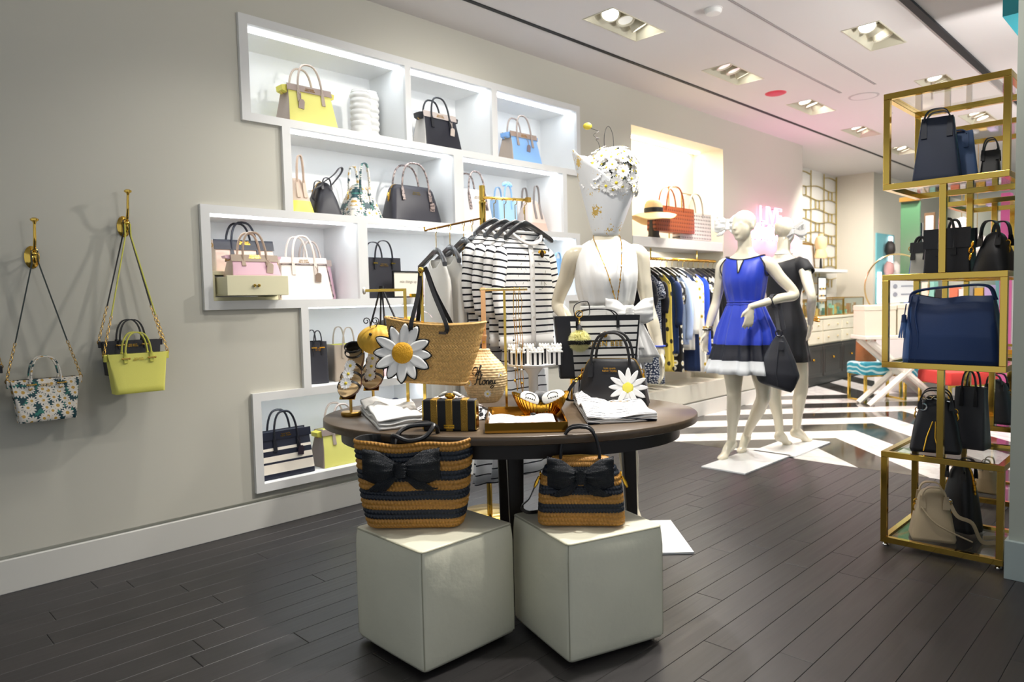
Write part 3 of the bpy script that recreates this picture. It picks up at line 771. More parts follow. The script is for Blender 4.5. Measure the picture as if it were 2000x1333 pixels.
on_shelf(dome_bag, 688, 752, 355, 320, zs[1], -3.84, .20, 'soft_handbag', 'slouchy daisy print handbag with tall handles in second row', col='ffffff', body_m=daisy_print('daisy_print_soft', 15, petalr=.42), handle_m=daisy_print('daisy_print_soft'), taper=.45, topd=.4, strap=(.02, .006), hs=.14, logo_=False, tab=.45, zipper=False)
on_shelf(dome_bag, 770, 866, 357, 320, zs[1], -3.83, .17, 'dome_satchel', 'black dome satchel with snakeskin handles and hanging tag in second row', col='2b2a33', handle_m=SNAKE, tagm=SNAKE, taper=.8, topround=.12, hs=.27, tab=.28)
on_shelf(dome_bag, 908, 968, 366, 336, zs[1], -3.86, .17, 'dome_satchel', 'off-white dome satchel with snakeskin handles behind the brass rack pole', col='ebe5e0', handle_m=SNAKE, taper=.85, topround=.12, hs=.26, tab=.4)
t = on_shelf(tote, 978, 1014, 388, 360, zs[1], -3.9, .14, 'bow_tote', 'pale blue tote with a bow tied on its handle behind hangers', col='a8cdf0', handle='9cc6ee', strap=(.014, .005), logo_=False)
mb = MB()
for s in (-1, 1): mb.ball((s*.028, -.05, .36), .03, 10, 6, 0, (1, .35, .55), Matrix.Rotation(s*.5, 3, 'Y'))
mb.ball((0, -.052, .355), .013); mb.build('bow', leather('8fc0ee'), t)
on_shelf(dome_bag, 1036, 1074, 388, 364, zs[1], -3.86, .2, 'soft_handbag', 'pale pink handbag with grey handles at the right end of second row', col='ecd6c8', handle_m=leather('8d8480'), taper=.5, topd=.4, bot='e3bfae', both=.3, strap=(.018, .005), hs=.14, logo_=False, tab=.45, zipper=False)
# third row with the cream drawer box
yb0, yb1 = Yfor(411, -3.80, zs[2]), Yfor(548, -3.80, zs[2])
rb = thing('jewellery_box', 'cream wooden drawer box holding up two satchels in third row', 'drawer box', (-3.80, yb0, zs[2]))
BOX = mat('box_cream', 'e6e0bd', .4); Lb = yb1-yb0
MB().box((-.24, .01, 0), (0, Lb*.97, .02)).box((-.24, .01, .14), (0, Lb*.97, .16)).box((-.24, .01, .02), (0, .03, .14)).box((-.24, Lb*.95, .02), (0, Lb*.97, .14)).build('case', BOX, rb, smooth=False, bevel=.002)
dr = MB().box((-.2, .04, .026), (.135, Lb*.94, .034)).box((-.2, .04, .034), (.12, .052, .125)).box((-.2, Lb*.92, .034), (.12, Lb*.94, .125)).box((.12, .035, .026), (.138, Lb*.95, .132)).box((-.2, .052, .118), (.12, Lb*.92, .125))
dr = dr.build('drawer', BOX, rb, smooth=False, bevel=.002)
for s in (-.012, .012): MB().lathe([(.005, 0), (.009, .012), (.004, .018)], 10, 0, (.139, Lb*.48+s, .078), R=Matrix.Rotation(PI/2, 3, 'Y')).build('knob', BRASS, dr)
def free_bag(maker, px, py, z, w_, h_, d, name, label, rz=HALF, **kw):
    p = onz(px, py, z); return maker(name, label, (p.x, p.y, z), rz, w_, h_, d, group=G1, **kw)
y = Yfor(472, -3.98, zs[2]+.2); satchel('satchel', 'blush satchel with navy top and handles standing at the back of third row', (-3.97, y-.0, zs[2]+.1608), HALF, .36, onvert((-4.0, y-.15), 470)-zs[2]-.16, .13, 'dcc0b0', 'd2bfae', '1b1d2a', '1a1c28', hh=.105, hs=.21, taper=.95, group=G1, bandh=.30)
y = Yfor(497, -3.72, zs[2]+.125); satchel('satchel', 'pink and taupe satchel resting on the open cream drawer', (-3.74, y, zs[2]+.1258), HALF, .28, .118, .12, 'e9bccb', 'b7a28d', 'a8937f', 'b09a85', hh=.125, hs=.24, taper=.92, tagc='c7b3a0', tagx=1.0, wing='efc3d2', group=G1, bandh=.3)
on_shelf(satchel, 549, 652, 503, 461, zs[2], -3.83, .15, 'satchel', 'large cream satchel with snakeskin edging and brown tag in third row', front='f1e7df', side='eadfd6', band='eddfd6', handle='e9dcd0', tagc='8a7566', piping=SNAKE, bandh=.13, hs=.21)
on_shelf(satchel, 572, 658, 508, 472, zs[2], -3.99, .09, 'satchel', 'pink satchel mostly hidden behind the large cream satchel', front='ecc3d4', side='e9bfd0', band='c6b3aa', handle='ded0c6', hs=.2)
on_shelf(tote, 717, 788, 503, 467, zs[2], -3.83, .13, 'structured_tote', 'tall black tote with gold bars behind the small framed sign', col='23232b', handle='1c1c24', bars=True, topd=.8, pinch=.01, hs=.24, tab=.22, strap=(.012, .005))
on_shelf(tote, 795, 835, 545, 530, zs[2], -3.9, .12, 'structured_tote', 'pale pink tote behind the white dresses in third row', col='efd3da', handle='d9b9c0', logo_=False)
on_shelf(tote, 1080, 1107, 505, 490, zs[2], -3.86, .14, 'structured_tote', 'light blue tote in third row beside the bouquet mannequin elbow', col='9cc8ee', handle='8fbde6', logo_=False)
# fourth row
t = on_shelf(tote, 617, 651, 668, 641, zs[3], -3.86, .2, 'structured_tote', 'black tote with gold bars turned sideways in fourth row', col='2a2a31', handle='1b1b22', side='20222c', bars=True, rz=-.3, pinch=.02, topd=.75, tab=.26, strap=(.012, .005))
t = on_shelf(tote, 661, 712, 674, 635, zs[3], -3.86, .16, 'structured_tote', 'taupe tote with yellow lining behind the daisy sandals in fourth row', col='b0a190', handle='b5a795', inner='e0de70', logo_=False, rz=-.15, topd=.9, tab=.3, strap=(.012, .005))
on_shelf(tote, 752, 778, 700, 688, zs[3], -3.88, .12, 'structured_tote', 'pale rose handbag behind the straw daisy tote in fourth row', col='ecc9cd', handle='dbb0b8', logo_=False)
# bottom row
def navy_stripe():
    m = bpy.data.materials.new('navy_cream_bands'); m.use_nodes = True; nt = NT(m); z = nt.sep(nt.coord())[2]
    col = lin('10162a')
    for a, b in ((.032, .086), (.098, .130), (.160, .176)):
        f = nt.math('MULTIPLY', nt.math('GREATER_THAN', z, a), nt.math('LESS_THAN', z, b)); col = nt.mix(f, col, lin('e2d9cb'))
    nt.set(nt.b.inputs['Base Color'], col); nt.b.inputs['Roughness'].default_value = .45; return m
on_shelf(satchel, 514, 617, 849, 802, zs[4], -3.80, .15, 'satchel', 'navy satchel with cream horizontal bands in bottom row', front='10162a', side='11172b', band='0f1528', handle='11131d', front_mat=navy_stripe(), tagc='2a1f2c', taper=.95, bandh=.16, hs=.22)
on_shelf(satchel, 633, 727, 843, 789, zs[4], -3.81, .19, 'satchel', 'lemon yellow satchel with taupe sides in bottom row behind the table edge', front='e4e07a', side='9b8a80', band='a29087', handle='b0a094', wing='e0d858', hs=.22)
on_shelf(satchel, 772, 820, 800, 780, zs[4], -3.84, .15, 'satchel', 'pale pink satchel with navy handles in bottom row, peeping over the table', front='e9c9c6', side='dcbab8', band='1c2338', handle='1c2338', logo_=False)
# ------------------------------------------------------------------ hooks and bags hanging on the left wall
def hook(px, py):
    p = onx(px, py, WX); t = thing('wall_hook', '', 'wall hook', (WX, p.y, p.z), 0, 'brass wall hooks')
    MB().lathe([(.0, 0), (.030, 0), (.030, .004), (.022, .009), (0, .011)], 20, R=Matrix(((0, 0, 1), (0, 1, 0), (1.7, 0, 0)))).build('plate', BRASS, t)
    a = bez([(.008, 0, .012), (.05, 0, .02), (.075, 0, .06), (.085, 0, .115), (.092, 0, .15)], 16)
    mb = MB().tube(a, [.0075-.0025*i/len(a) for i in range(len(a))], 8); mb.lathe([(.005, -.01), (.008, 0), (.016, .005), (.017, .012), (.008, .018)], 14, 0, (.0925, 0, .15)); mb.build('upper_arm', BRASS, t)
    a = bez([(.008, 0, -.012), (.04, 0, -.03), (.058, 0, -.015), (.062, 0, .008)], 10)
    mb = MB().tube(a, .0055, 8); mb.lathe([(.005, -.004), (.012, .003), (.012, .009), (.005, .013)], 12, 0, (.062, 0, .008)); mb.build('lower_arm', BRASS, t)
    return t
h1 = hook(62, 503); h1['label'] = 'brass double wall hook carrying the daisy print crossbody bag'
h2 = hook(241, 443); h2['label'] = 'brass double wall hook carrying the yellow and black bags, highest on wall'
h0 = hook(-62, 560); h0['label'] = 'brass wall hook beyond the left edge of the picture'
def crossbody(name, label, hk, hx, hz, yl, yr, ytop, yh, X, w_bot, strap_m, body_m, handle_m, hang_d, rz=0., under=1, logo_=True):
    """small tote hanging flat on the wall; (hk,hx,hz) strap apex"""
    zt = onvert((X, (yl+yr)/2), ytop); zb = onvert((X, (yl+yr)/2), yh); w_ = yr-yl; h = zt-zb; d = .09
    t = thing(name, label, 'crossbody bag', (X, (yl+yr)/2, zb), HALF+rz, 'bags hanging on wall hooks')
    prof = [(0, w_*w_bot, d*.9, .012), (.008, w_*w_bot, d, .015), (h, w_, d*.45, .008)]
    bag_body(t, prof, [body_m, leather('1a1a1c')], nz=6, pinch=.012, open_=h*.3)
    yf = lambda z: interp(prof, z)[1]/2
    add_handles(t, w_*.21, h*.97, yf(h*.95), .105, h*.2, handle_m, strap=(.014, .005), lean=.004, zfun=yf, pw=.75, tabw=.016)
    for s in (-1, 1): mb = MB(); mb.cbox((s*w_*.21, -yf(h*.9)-.010, h*.88), (.034, .005, .006)); mb.ball((s*w_*.21-.015, -yf(h*.9)-.012, h*.88), .005, 6, 4); mb.ball((s*w_*.21+.015, -yf(h*.9)-.012, h*.88), .005, 6, 4); mb.build('hardware_bar', BRASS_SOFT, t)
    if logo_: logo(t, 0, -yf(h*.86)-.004, h*.86, s=.009)
    ap = V((hk.location.x+hx, hk.location.y, hk.location.z+hz)); Mi = (Matrix.Translation(t.location) @ Matrix.Rotation(HALF+rz, 4, 'Z')).inverted(); ap = Mi @ ap
    st = MB()
    for s in (-1, 1):
        ch = MB(); e = V((s*(w_/2+.004), 0, h*.96)); m_ = e.lerp(ap, .30)
        pts = [m_.lerp(ap, k/8)+V((0, 0, 0)) for k in range(8)]
        st.tube(pts+[ap+V((s*.012, 0, .004)), ap+V((0, 0, .010))], 1, flat=(.010, .004), up=(0, 1, 0))
        chain(ch, [m_, e.lerp(ap, .15)+V((s*.004, 0, -.006)), e+V((0, 0, .012))], .0062)
        ch.tube([(e.x+.007*math.cos(a), 0, e.z+.004+.009*math.sin(a)) for a in (2*PI*q/8 for q in range(8))], .002, seg=4, closed=True)
        c_ = ch.build('chain', BRASS_SOFT, t); c_['kind'] = 'stuff'
        MB().box((s*w_*.5-.007, -.010, h*.82), (s*w_*.5+.007, .010, h*1.0)).build('side_tab', handle_m, t, bevel=.002)
    st.build('strap', strap_m, t)
    return t
X = WX+.07
crossbody('crossbody_bag', 'daisy print crossbody bag hanging on the lower brass wall hook', h1, .055, .022, Yfor(14, X, 1.0), Yfor(154, X, 1.0), 739, 820, X, .8, leather('23302f'), daisy_print('daisy_print_wall', 22, petalr=.42), daisy_print('daisy_print_wall'), .05)
X = WX+.055
crossbody('crossbody_bag', 'black crossbody bag hanging behind the yellow one on wall hook', h2, .040, .022, Yfor(196, X, 1.05), Yfor(314, X, 1.05), 665, 730, X, .85, leather('17171c'), leather('1d1d23'), leather('17171c'), .05)
X = WX+.155
crossbody('crossbody_bag', 'lemon yellow crossbody bag with chain strap hanging on wall hook', h2, .060, .003, Yfor(206, X, 1.0), Yfor(326, X, 1.0), 690, 766, X, .8, leather('d8d457'), leather('dfdb6a', .4), leather('d9d55c'), .05)
X = WX+.07
crossbody('crossbody_bag', 'dark crossbody bag almost entirely beyond the left picture edge', h0, .055, .022, Yfor(-140, X, .95), Yfor(2, X, .95), 720, 800, X, .8, leather('17171c'), leather('1d1d23'), leather('17171c'), .05)
# ================================================================== oval table, ottomans and what stands on them
TZ = .76
TC = V((-2.195, 2.165, 0)); TA = math.radians(40.5); TAX, TBX = .812, .571
def oval(k=0., n=64, z=0.): return [V(((TAX-k)*math.cos(2*PI*i/n), (TBX-k)*math.sin(2*PI*i/n), z)) for i in range(n)]
def table_wood():
    m = bpy.data.materials.new('table_wood'); m.use_nodes = True; nt = NT(m)
    mp = nt.new('ShaderNodeMapping'); nt.set(mp.inputs[0], nt.coord()); mp.inputs['Scale'].default_value = (2, 26, 26)
    n = nt.new('ShaderNodeTexNoise'); nt.set(n.inputs['Vector'], mp.outputs[0]); n.inputs['Scale'].default_value = 3; n.inputs['Detail'].default_value = 5
    nt.set(nt.b.inputs['Base Color'], nt.mix(n.outputs[0], lin('43362a'), lin('64533f'))); nt.b.inputs['Roughness'].default_value = .33; nt.bump(n.outputs[0], .08, .001); return m
TW = table_wood(); TDK = mat('table_dark', '1d1511', .4, bump=(40, .1))
tb = thing('oval_table', 'dark brown oval display table crowded with straw bags and accessories', 'table', (TC.x, TC.y, 0), TA)
MB().rings([oval(.012, z=TZ-.036), oval(.002, z=TZ-.032), oval(0, z=TZ-.016), oval(.001, z=TZ-.003), oval(.004, z=TZ)]).build('tabletop', TW, tb, angle=60)
MB().rings([oval(.075, z=TZ-.10), oval(.075, z=TZ-.036)]).build('apron', TDK, tb)
inv = Matrix.Rotation(-TA, 3, 'Z')
for lat, dep in ((0, 2.86), (.50, 3.10), (-.56, 3.02), (-.05, 3.36)):
    q = V((FW.x, FW.y, 0)).normalized()*dep + V((RT.x, RT.y, 0)).normalized()*lat; q = inv @ (q-TC); q.z = 0
    a = math.atan2(q.y, q.x); R = Matrix.Rotation(a, 3, 'Z'); mb = MB(); rg = []
    for z, k, o in ((0, .022, .03), (.35, .028, .012), (TZ-.036, .036, 0)):
        rg.append([R @ V((x*.85+o, y, z))+q for x, y in rrect(2*k, 2*k, .006)])
    mb.rings(rg).build('leg', TDK, tb)
CF = math.radians(45)     # facing the camera
def T(px, py, z=TZ): return onz(px, py, z)
# ------------------------------------------------------------------ ottomans
OM = mat('ottoman_leather', 'e3e0ca', .42, bump=(14, .22, .012), spec=.4, var=.05)
OMS = mat('ottoman_seam', 'a9a690', .5)
def ottoman(label, c, sx, sy, h, rz):
    t = thing('cube_ottoman', label, 'ottoman', (c[0], c[1], 0), rz, 'cube ottomans in front of the table')
    mb = MB(); n = 12
    def sq(u, v, ax):
        return None
    R = []
    N = 48; pts, _ = ring(sx, sy, .016, 4, 9, 9)
    def lvl(z, k, bul):
        o = []
        for x, y in pts:
            fx, fy = 1-(2*y/sy)**2, 1-(2*x/sx)**2
            o.append(V((x*k+math.copysign(bul*max(0, fx), x)*(abs(x) > sx*.47), y*k+math.copysign(bul*max(0, fy), y)*(abs(y) > sy*.47), z)))
        return o
    zs_ = [.018, .03, .06, .12, .2, .28, .34, .37, .39, .405, .415, h-.006]
    for z in zs_: b = math.sin(PI*min(1, z/h)); R.append(lvl(z, .985-(.02 if z < .025 else 0)-.022*max(0, (z-.36)/(h-.366))**2.2, .020*b))
    mb.rings(R, cap1=False); mb.build('body', OM, t, angle=70)
    R = [lvl(h-.006, .966, 0), lvl(h-.001, .955, 0)]
    for k in (.93, .8, .6, .4, .2, .03): R.append([V((p.x/.955*k, p.y/.955*k, h-.001+.008*(1-k))) for p in lvl(h, .955, 0)])
    MB().rings(R, cap0=False).build('cushion_top', OM, t, angle=70)
    mb = MB().tube(lvl(h-.005, .966, .0), .0028, 6, closed=True); mb.build('piping', OMS, t)
    for sx_ in (-1, 1):
        for sy_ in (-1, 1):
            MB().tube([(sx_*(sx/2-.0078-o), sy_*(sy/2-.0078-o), z) for z, o in ((.025, 0), (.2, 0), (.36, 0), (.40, .0025), (h-.004, .005))], .0026, 6).build('corner_seam', OMS, t)
            MB().lathe([(.018, 0), (.02, .02)], 10, 0, (sx_*(sx/2-.05), sy_*(sy/2-.05), 0)).build('foot', BLACKM, t)
    return t
OH = .428
ottoman('cream leather cube ottoman under the large striped crochet tote, left of the pair', (-2.03, 1.602), .415, .43, OH, math.radians(-1))
a = math.radians(-18); q = V((-1.514, 1.756, 0)) + Matrix.Rotation(a, 3, 'Z') @ V((-.21, .205, 0))
ottoman('cream leather cube ottoman under the smaller striped crochet handbag, right of the pair', q, .415, .41, OH, a)
OZ = OH+.0075
# ------------------------------------------------------------------ woven bodies
def uring(w, d, r, N):
    P, _ = ring(w, d, r, 6, 3, 3); n = len(P); L = [0]
    for i in range(n): L.append(L[-1]+math.dist(P[i], P[(i+1) % n]))
    out = []; k = 0
    for j in range(N):
        s = L[-1]*j/N
        while L[k+1] < s: k += 1
        t = (s-L[k])/max(1e-9, L[k+1]-L[k]); a, b = P[k], P[(k+1) % n]; tx, ty = b[0]-a[0], b[1]-a[1]; l = math.hypot(tx, ty) or 1
        out.append((lerp(a[0], b[0], t), lerp(a[1], b[1], t), ty/l, -tx/l))
    return out
def woven(parent, prof, rows, M, amp, mats, bandf=None, sub=5, open_=0., slant=.6, warp=None, mode='crochet', name='body', zig=.35, per=4):
    mb = MB(); H = prof[-1][0]; N = M*per; nv = rows*sub; R = []
    for j in range(nv+1):
        z = H*j/nv; w_, d_, r_ = interp(prof, z); v = j/sub; row = min(int(v), rows-1); fv = v-row; o = []
        for i, (x, y, nx_, ny_) in enumerate(uring(w_, d_, r_, N)):
            u = i/per
            if mode == 'crochet': q = abs(math.sin(PI*(u+slant*fv+(row % 2)*.5)))**.8*abs(math.sin(PI*fv))**.6
            elif mode == 'herring': q = abs(math.sin(PI*(u*.5+(v*.5 if (int(v/2) % 2) else -v*.5))))*(.55+.45*abs(math.sin(PI*v*.5)))
            else: q = (abs(math.sin(PI*fv))**.7)*(.75+.25*math.sin(2*PI*(u*.6+row*.37)))+.15*noise.noise(V((u*.5, v*2, 0)))
            p = V((x+nx_*amp*q, y+ny_*amp*q, z)); o.append(warp(p) if warp else p)
        R.append(o)
    f = None
    if bandf: f = lambda i, j: bandf(i/sub+zig*(abs(((j/per) % 1)-.5)*2-.5))
    mb.rings(R, mf=f, cap1=not open_)
    b = mb.build(name, mats, parent, angle=180)
    if open_:
        w_, d_, r_ = prof[-1][1:]; R = [R[-1]]
        for z, k in ((H-.002, .985), (H-.03, .97), (H-open_, .9)):
            wz, dz, rz_ = interp(prof, z); R.append([(lambda p: warp(p) if warp else p)(V((x, y, z))) for x, y, _, _ in uring(wz*k, dz*k, rz_, N)])
        MB().rings(R, cap0=False).build('lining', mat('lining_black', '0c0c0e', .7), parent)
    return b
RAF = mat('raffia_tan', 'b98437', .5, var=.55, vs=130); RAN = mat('raffia_navy', '101a28', .42, var=.5, vs=130)
def bow(parent, c, W_, Hh, m, yd=.03, tails=True, ang=0.):
    """flat folded bow on a front face: two loops, knot, two tails"""
    bo = MB()
    for s in (-1, 1):
        def f(u, v, s=s):
            x = s*u*W_/2; hw = Hh*(.36+.64*smooth(min(1, u*1.6)))/2*(1-.12*max(0, u-.7)/.3)
            ph = math.sin(PI*min(1, u*1.05))*.9+.1
            y = -yd*ph*(1-(2*v-1)**2*.75)-.004; z = (2*v-1)*hw + .16*Hh*u*u + math.sin(v*16)*.0018*(1-u)
            y += math.sin(v*22+u*4)*.0016
            return (c[0]+x, c[1]+y, c[2]+z)
        bo.grid(14, 16, f)
        bo.grid(14, 8, lambda u, v, s=s: (c[0]+s*u*W_/2, c[1]+.002, c[2]+(2*v-1)*Hh*(.30+.62*smooth(min(1, u*1.35)))/2+.16*Hh*u*u))
    o = bo.build('bow', m, parent, angle=180); mo = o.modifiers.new('solid', 'SOLIDIFY'); mo.thickness = .005
    if tails:
        for s in (-1, 1):
            tb_ = MB().grid(8, 10, lambda u, v, s=s: (c[0]+s*(.16+.52*v)*W_/2+(u-.5)*W_*.16*(1+.6*v), c[1]-.012-.008*math.sin(v*3)-.002*math.sin(u*18), c[2]-Hh*(.14+.50*v)+(abs(u-.5)*.12*Hh if v > .95 else 0)))
            to = tb_.build('bow_tail', m, o, angle=180); mo = to.modifiers.new('solid', 'SOLIDIFY'); mo.thickness = .005
    kb = MB().grid(14, 12, lambda u, v: (c[0]+(W_*.075+.004*abs(math.sin(v*25)))*math.cos(2*PI*u), c[1]-yd*.55+yd*.55*math.sin(2*PI*u), c[2]+(v-.5)*Hh*.42), close_u=True)
    kb.build('bow_knot', m, o, angle=180)
    return o
def raffia_navy_fine():
    m = bpy.data.materials.new('raffia_navy_fine'); m.use_nodes = True; nt = NT(m)
    wv = nt.new('ShaderNodeTexWave'); wv.bands_direction = 'Z'; nt.set(wv.inputs['Vector'], nt.coord()); wv.inputs['Scale'].default_value = 75; wv.inputs['Distortion'].default_value = 1.2
    w2 = nt.new('ShaderNodeTexWave'); w2.bands_direction = 'X'; nt.set(w2.inputs['Vector'], nt.coord()); w2.inputs['Scale'].default_value = 90; w2.inputs['Distortion'].default_value = 1
    h = nt.math('MULTIPLY', wv.outputs[1], w2.outputs[1]); nt.bump(h, .9, .004)
    nt.set(nt.b.inputs['Base Color'], nt.mix(h, lin('0a0f16'), lin('1c2836'))); nt.b.inputs['Roughness'].default_value = .45; return m
RNF = raffia_navy_fine()
# large crochet tote on the left ottoman
p = onz(810, 1030, OZ); k = 1/px_per_m(p); wB, wT = 192*k, 232*k; hB = onvert((p.x, p.y), 862)-OZ
t = thing('crochet_tote', 'large black and tan striped crochet tote with bow on ottoman', 'tote bag', (p.x-.035, p.y+.035, OZ), math.radians(43))
prof = [(0, wB*.92, .12, .04), (hB*.05, wB*.98, .14, .055), (hB*.3, lerp(wB, wT, .32), .145, .05), (hB, wT, .135, .06)]
def wrp(p): return V((p.x, p.y, p.z + (.012*(2*p.x/wT)**2-.004)*(p.z/hB) + .004*math.sin(p.x*30)*(p.z/hB)))
woven(t, prof, 18, 78, .0078, [RAF, RAN], lambda r: 1 if 1 <= (int(max(0, r)) // 2) % 2 else 0, open_=.16, warp=wrp, slant=.5)
bow(t, (-.035, -.074, hB*.70), 150*k, 66*k, RNF, .035)
HM = mat('handle_black', '17171a', .38, bump=(200, .1, .002))
hp = bez([(-.065, -.05, hB-.07), (-.068, -.052, hB+.0), (-.062, -.058, hB+.022), (-.01, -.066, hB+.004), (.045, -.05, hB+.012), (.075, -.02, hB+.045), (.06, .0, hB+.05), (-.02, .01, hB+.042), (-.055, -.02, hB+.02), (-.066, -.05, hB-.02)], 40)
MB().tube(hp, .0085, 8).build('handle', HM, t)
hp = bez([(.08, .05, hB-.07), (.082, .045, hB+.005), (.078, .02, hB+.04), (.03, .025, hB+.052), (-.05, .03, hB+.025), (-.075, .04, hB-.02)], 30)
MB().tube(hp, .0085, 8).build('handle', HM, t)
# smaller crochet handbag on the right ottoman
p = onz(1137, 1024, OZ); k = 1/px_per_m(p); wB = 164*k; hB = onvert((p.x, p.y), 893)-OZ-.003
t = thing('crochet_handbag', 'small domed black and tan crochet handbag with bow and top handle', 'handbag', (p.x-.025, p.y+.025, OZ), math.radians(40))
prof = [(0, wB*.94, .115, .02), (hB*.05, wB, .13, .03), (hB*.5, wB*.96, .125, .03), (hB*.72, wB*.90, .105, .03), (hB*.86, wB*.80, .08, .03), (hB*.95, wB*.68, .055, .02), (hB, wB*.60, .03, .014)]
woven(t, prof, 15, 70, .0072, [RAF, RAN], lambda r: [0, 0, 0, 1, 1, 0, 0, 1, 1, 0, 0, 1, 1, 0, 0, 0][min(15, max(0, int(r)))], slant=.5)
bow(t, (0, -.058, hB*.745), 128*k, 62*k, RNF, .026)
for s in (-1, 1):
    pts = [(s*0+x, -.015*s*0+s*.022, z) for x, _, z in arch(38*k, hB*.93, 68*k, 0, pw=.62)]
    MB().tube([(pts[0][0], pts[0][1]*1.3, hB*.80)]+pts+[(pts[-1][0], pts[-1][1]*1.3, hB*.80)], .006 if s < 0 else .005, 8).build('handle', HM, t)
MB().tube([(-wB*.33, 0, hB*.985), (0, 0, hB*1.008), (wB*.33, 0, hB*.985)], .0035, 6).build('zipper', BRASS_SOFT, t)
for s in (-1, 1):
    mb = MB(); x0 = s*wB*.455
    mb.tube([(x0+s*.008, .012*math.cos(a_), hB*.70+.014*math.sin(a_)) for a_ in (2*PI*q/10 for q in range(10))], .003, 5, closed=True)
    mb.tube([(x0+s*.012, -.004, hB*.69), (x0+s*.022, -.012, hB*.60), (x0+s*.03, -.016, hB*.53)], [.004, .007, .004], 6); mb.build('strap_clasp', GOLD, t)
st = bez([(-wB*.455-.03, -.016, hB*.53), (-wB*.62, -.02, hB*.36), (-wB*.72, .0, hB*.22), (-wB*.66, .04, hB*.08), (-wB*.5, .09, .006), (-wB*.2, .10, .004)], 24)
MB().tube(st, 1, flat=(.013, .004), up=(.3, 1, .3)).build('strap', HM, t)
# ------------------------------------------------------------------ daisies
PET = mat('petal_white', 'f2f1ee', .6); PETE = mat('petal_edge', '15140f', .6); DCY = mat('daisy_yellow', 'e9d23a', .6, bump=(120, .6, .004)); DCO = mat('daisy_orange', 'e0a412', .6, bump=(150, .8, .006)); PETP = mat('petal_pure', 'fbfaf8', .5)
def petal_pts(L, w, c0, n=9):
    up = []; 
    for i in range(n+1):
        t = i/n; up.append((c0+(L-c0)*t, w/2*math.sin(PI*(.10+.84*t**.85))**.8*(1 if t < 1 else .5)))
    return up
def petal_mesh(L, w, c0, cup=.1, th=.002, edge=0., n=9):
    mb = MB(); P = petal_pts(L, w, c0, n); cols = 5
    for lay in (0, 1):
        pass
    top = []
    def f(u, v):
        r, hw = interp([(i/n,)+q for i, q in enumerate(P)], v); y = (2*u-1)*hw
        return (r, y, cup*L*(v*v)*.5 + cup*hw*(2*u-1)**2*.6 + th)
    mb.grid(cols, n, f)
    return mb
def frame(c, n, up=(0, 0, 1)):
    n = V(n).normalized(); x = V(up).cross(n)
    if x.length < .1: x = V((1, 0, 0)).cross(n)
    x.normalize(); y = n.cross(x); M = Matrix((x, y, n)).transposed().to_4x4(); M.translation = V(c); return M
def daisy(parent, c, n, R_, np_, w_, mp, mc, c0=.22, split=False, cup=.1, name='daisy', rnd=.0, two=False, seed=0, edge=None, cdome=.5, th=.002):
    M = frame(c, n); r = random.Random(seed)
    if split:
        d = bpy.data.objects.new(name, MB().lathe([(R_*c0*1.15, 0), (R_*c0*1.15, .002)], 20).mesh(name+'_base', mp)); COL.objects.link(d); d.parent = parent; d.matrix_local = M
        for i in range(np_):
            a = 2*PI*i/np_+r.uniform(-rnd, rnd); L = R_*(1+r.uniform(-rnd, rnd)*.6)
            pm_ = petal_mesh(L, w_, R_*c0*.7, cup*(1+r.uniform(-.5, .5)), th+.0012*(i % 2))
            o = pm_.build('petal', mp, d, angle=180); o.rotation_euler = (0, 0, a); s_ = o.modifiers.new('solid', 'SOLIDIFY'); s_.thickness = .0025
            if edge:
                q = petal_pts(L*1.05, w_*1.3, R_*c0*.7); ol = [(x, y) for x, y in q]+[(x, -y) for x, y in q[::-1]]
                e = MB().prism(ol, -.0012, 0, Matrix.Rotation(-PI/2, 4, 'X')); e.v = [V((p.x, p.y if abs(p.y) > 1e-9 else p.z, 0)) for p in e.v]
                e = MB(); b_ = [V((x, y, cup*L*.5*((x-R_*c0*.7)/(L-R_*c0*.7))**2*.8-.0005)) for x, y in ol]; e.v = b_; e.face(range(len(b_)))
                eo = e.build('petal_outline', edge, d, smooth=False); eo.rotation_euler = (0, 0, a)
        cb = MB(); rr = R_*c0
        cb.lathe([(rr, 0), (rr*1.02, rr*.25*cdome), (rr*.8, rr*.6*cdome), (rr*.4, rr*.85*cdome), (.001, rr*.9*cdome)], 28, 0, (0, 0, .003), cap1=False)
        cb.build('flower_centre', mc, d, angle=180); return d
    mb = MB()
    for lay in range(2 if two else 1):
        for i in range(np_):
            a = 2*PI*(i+.5*lay)/np_+r.uniform(-rnd, rnd); L = R_*(1-.12*lay)*(1+r.uniform(-rnd, rnd)*.6)
            mb.add(petal_mesh(L, w_, R_*c0*.6, cup*(1+r.uniform(-.6, .6))+.12*lay, .001+.001*(i % 2), n=5), M @ Matrix.Rotation(a, 4, 'Z'))
    rr = R_*c0; cb = MB().lathe([(rr, 0), (rr*.8, rr*.5), (.001, rr*.75)], 12, 1, (0, 0, .001), cap1=False); mb.add(cb, M)
    return mb.build(name, [mp, mc], parent, angle=180)
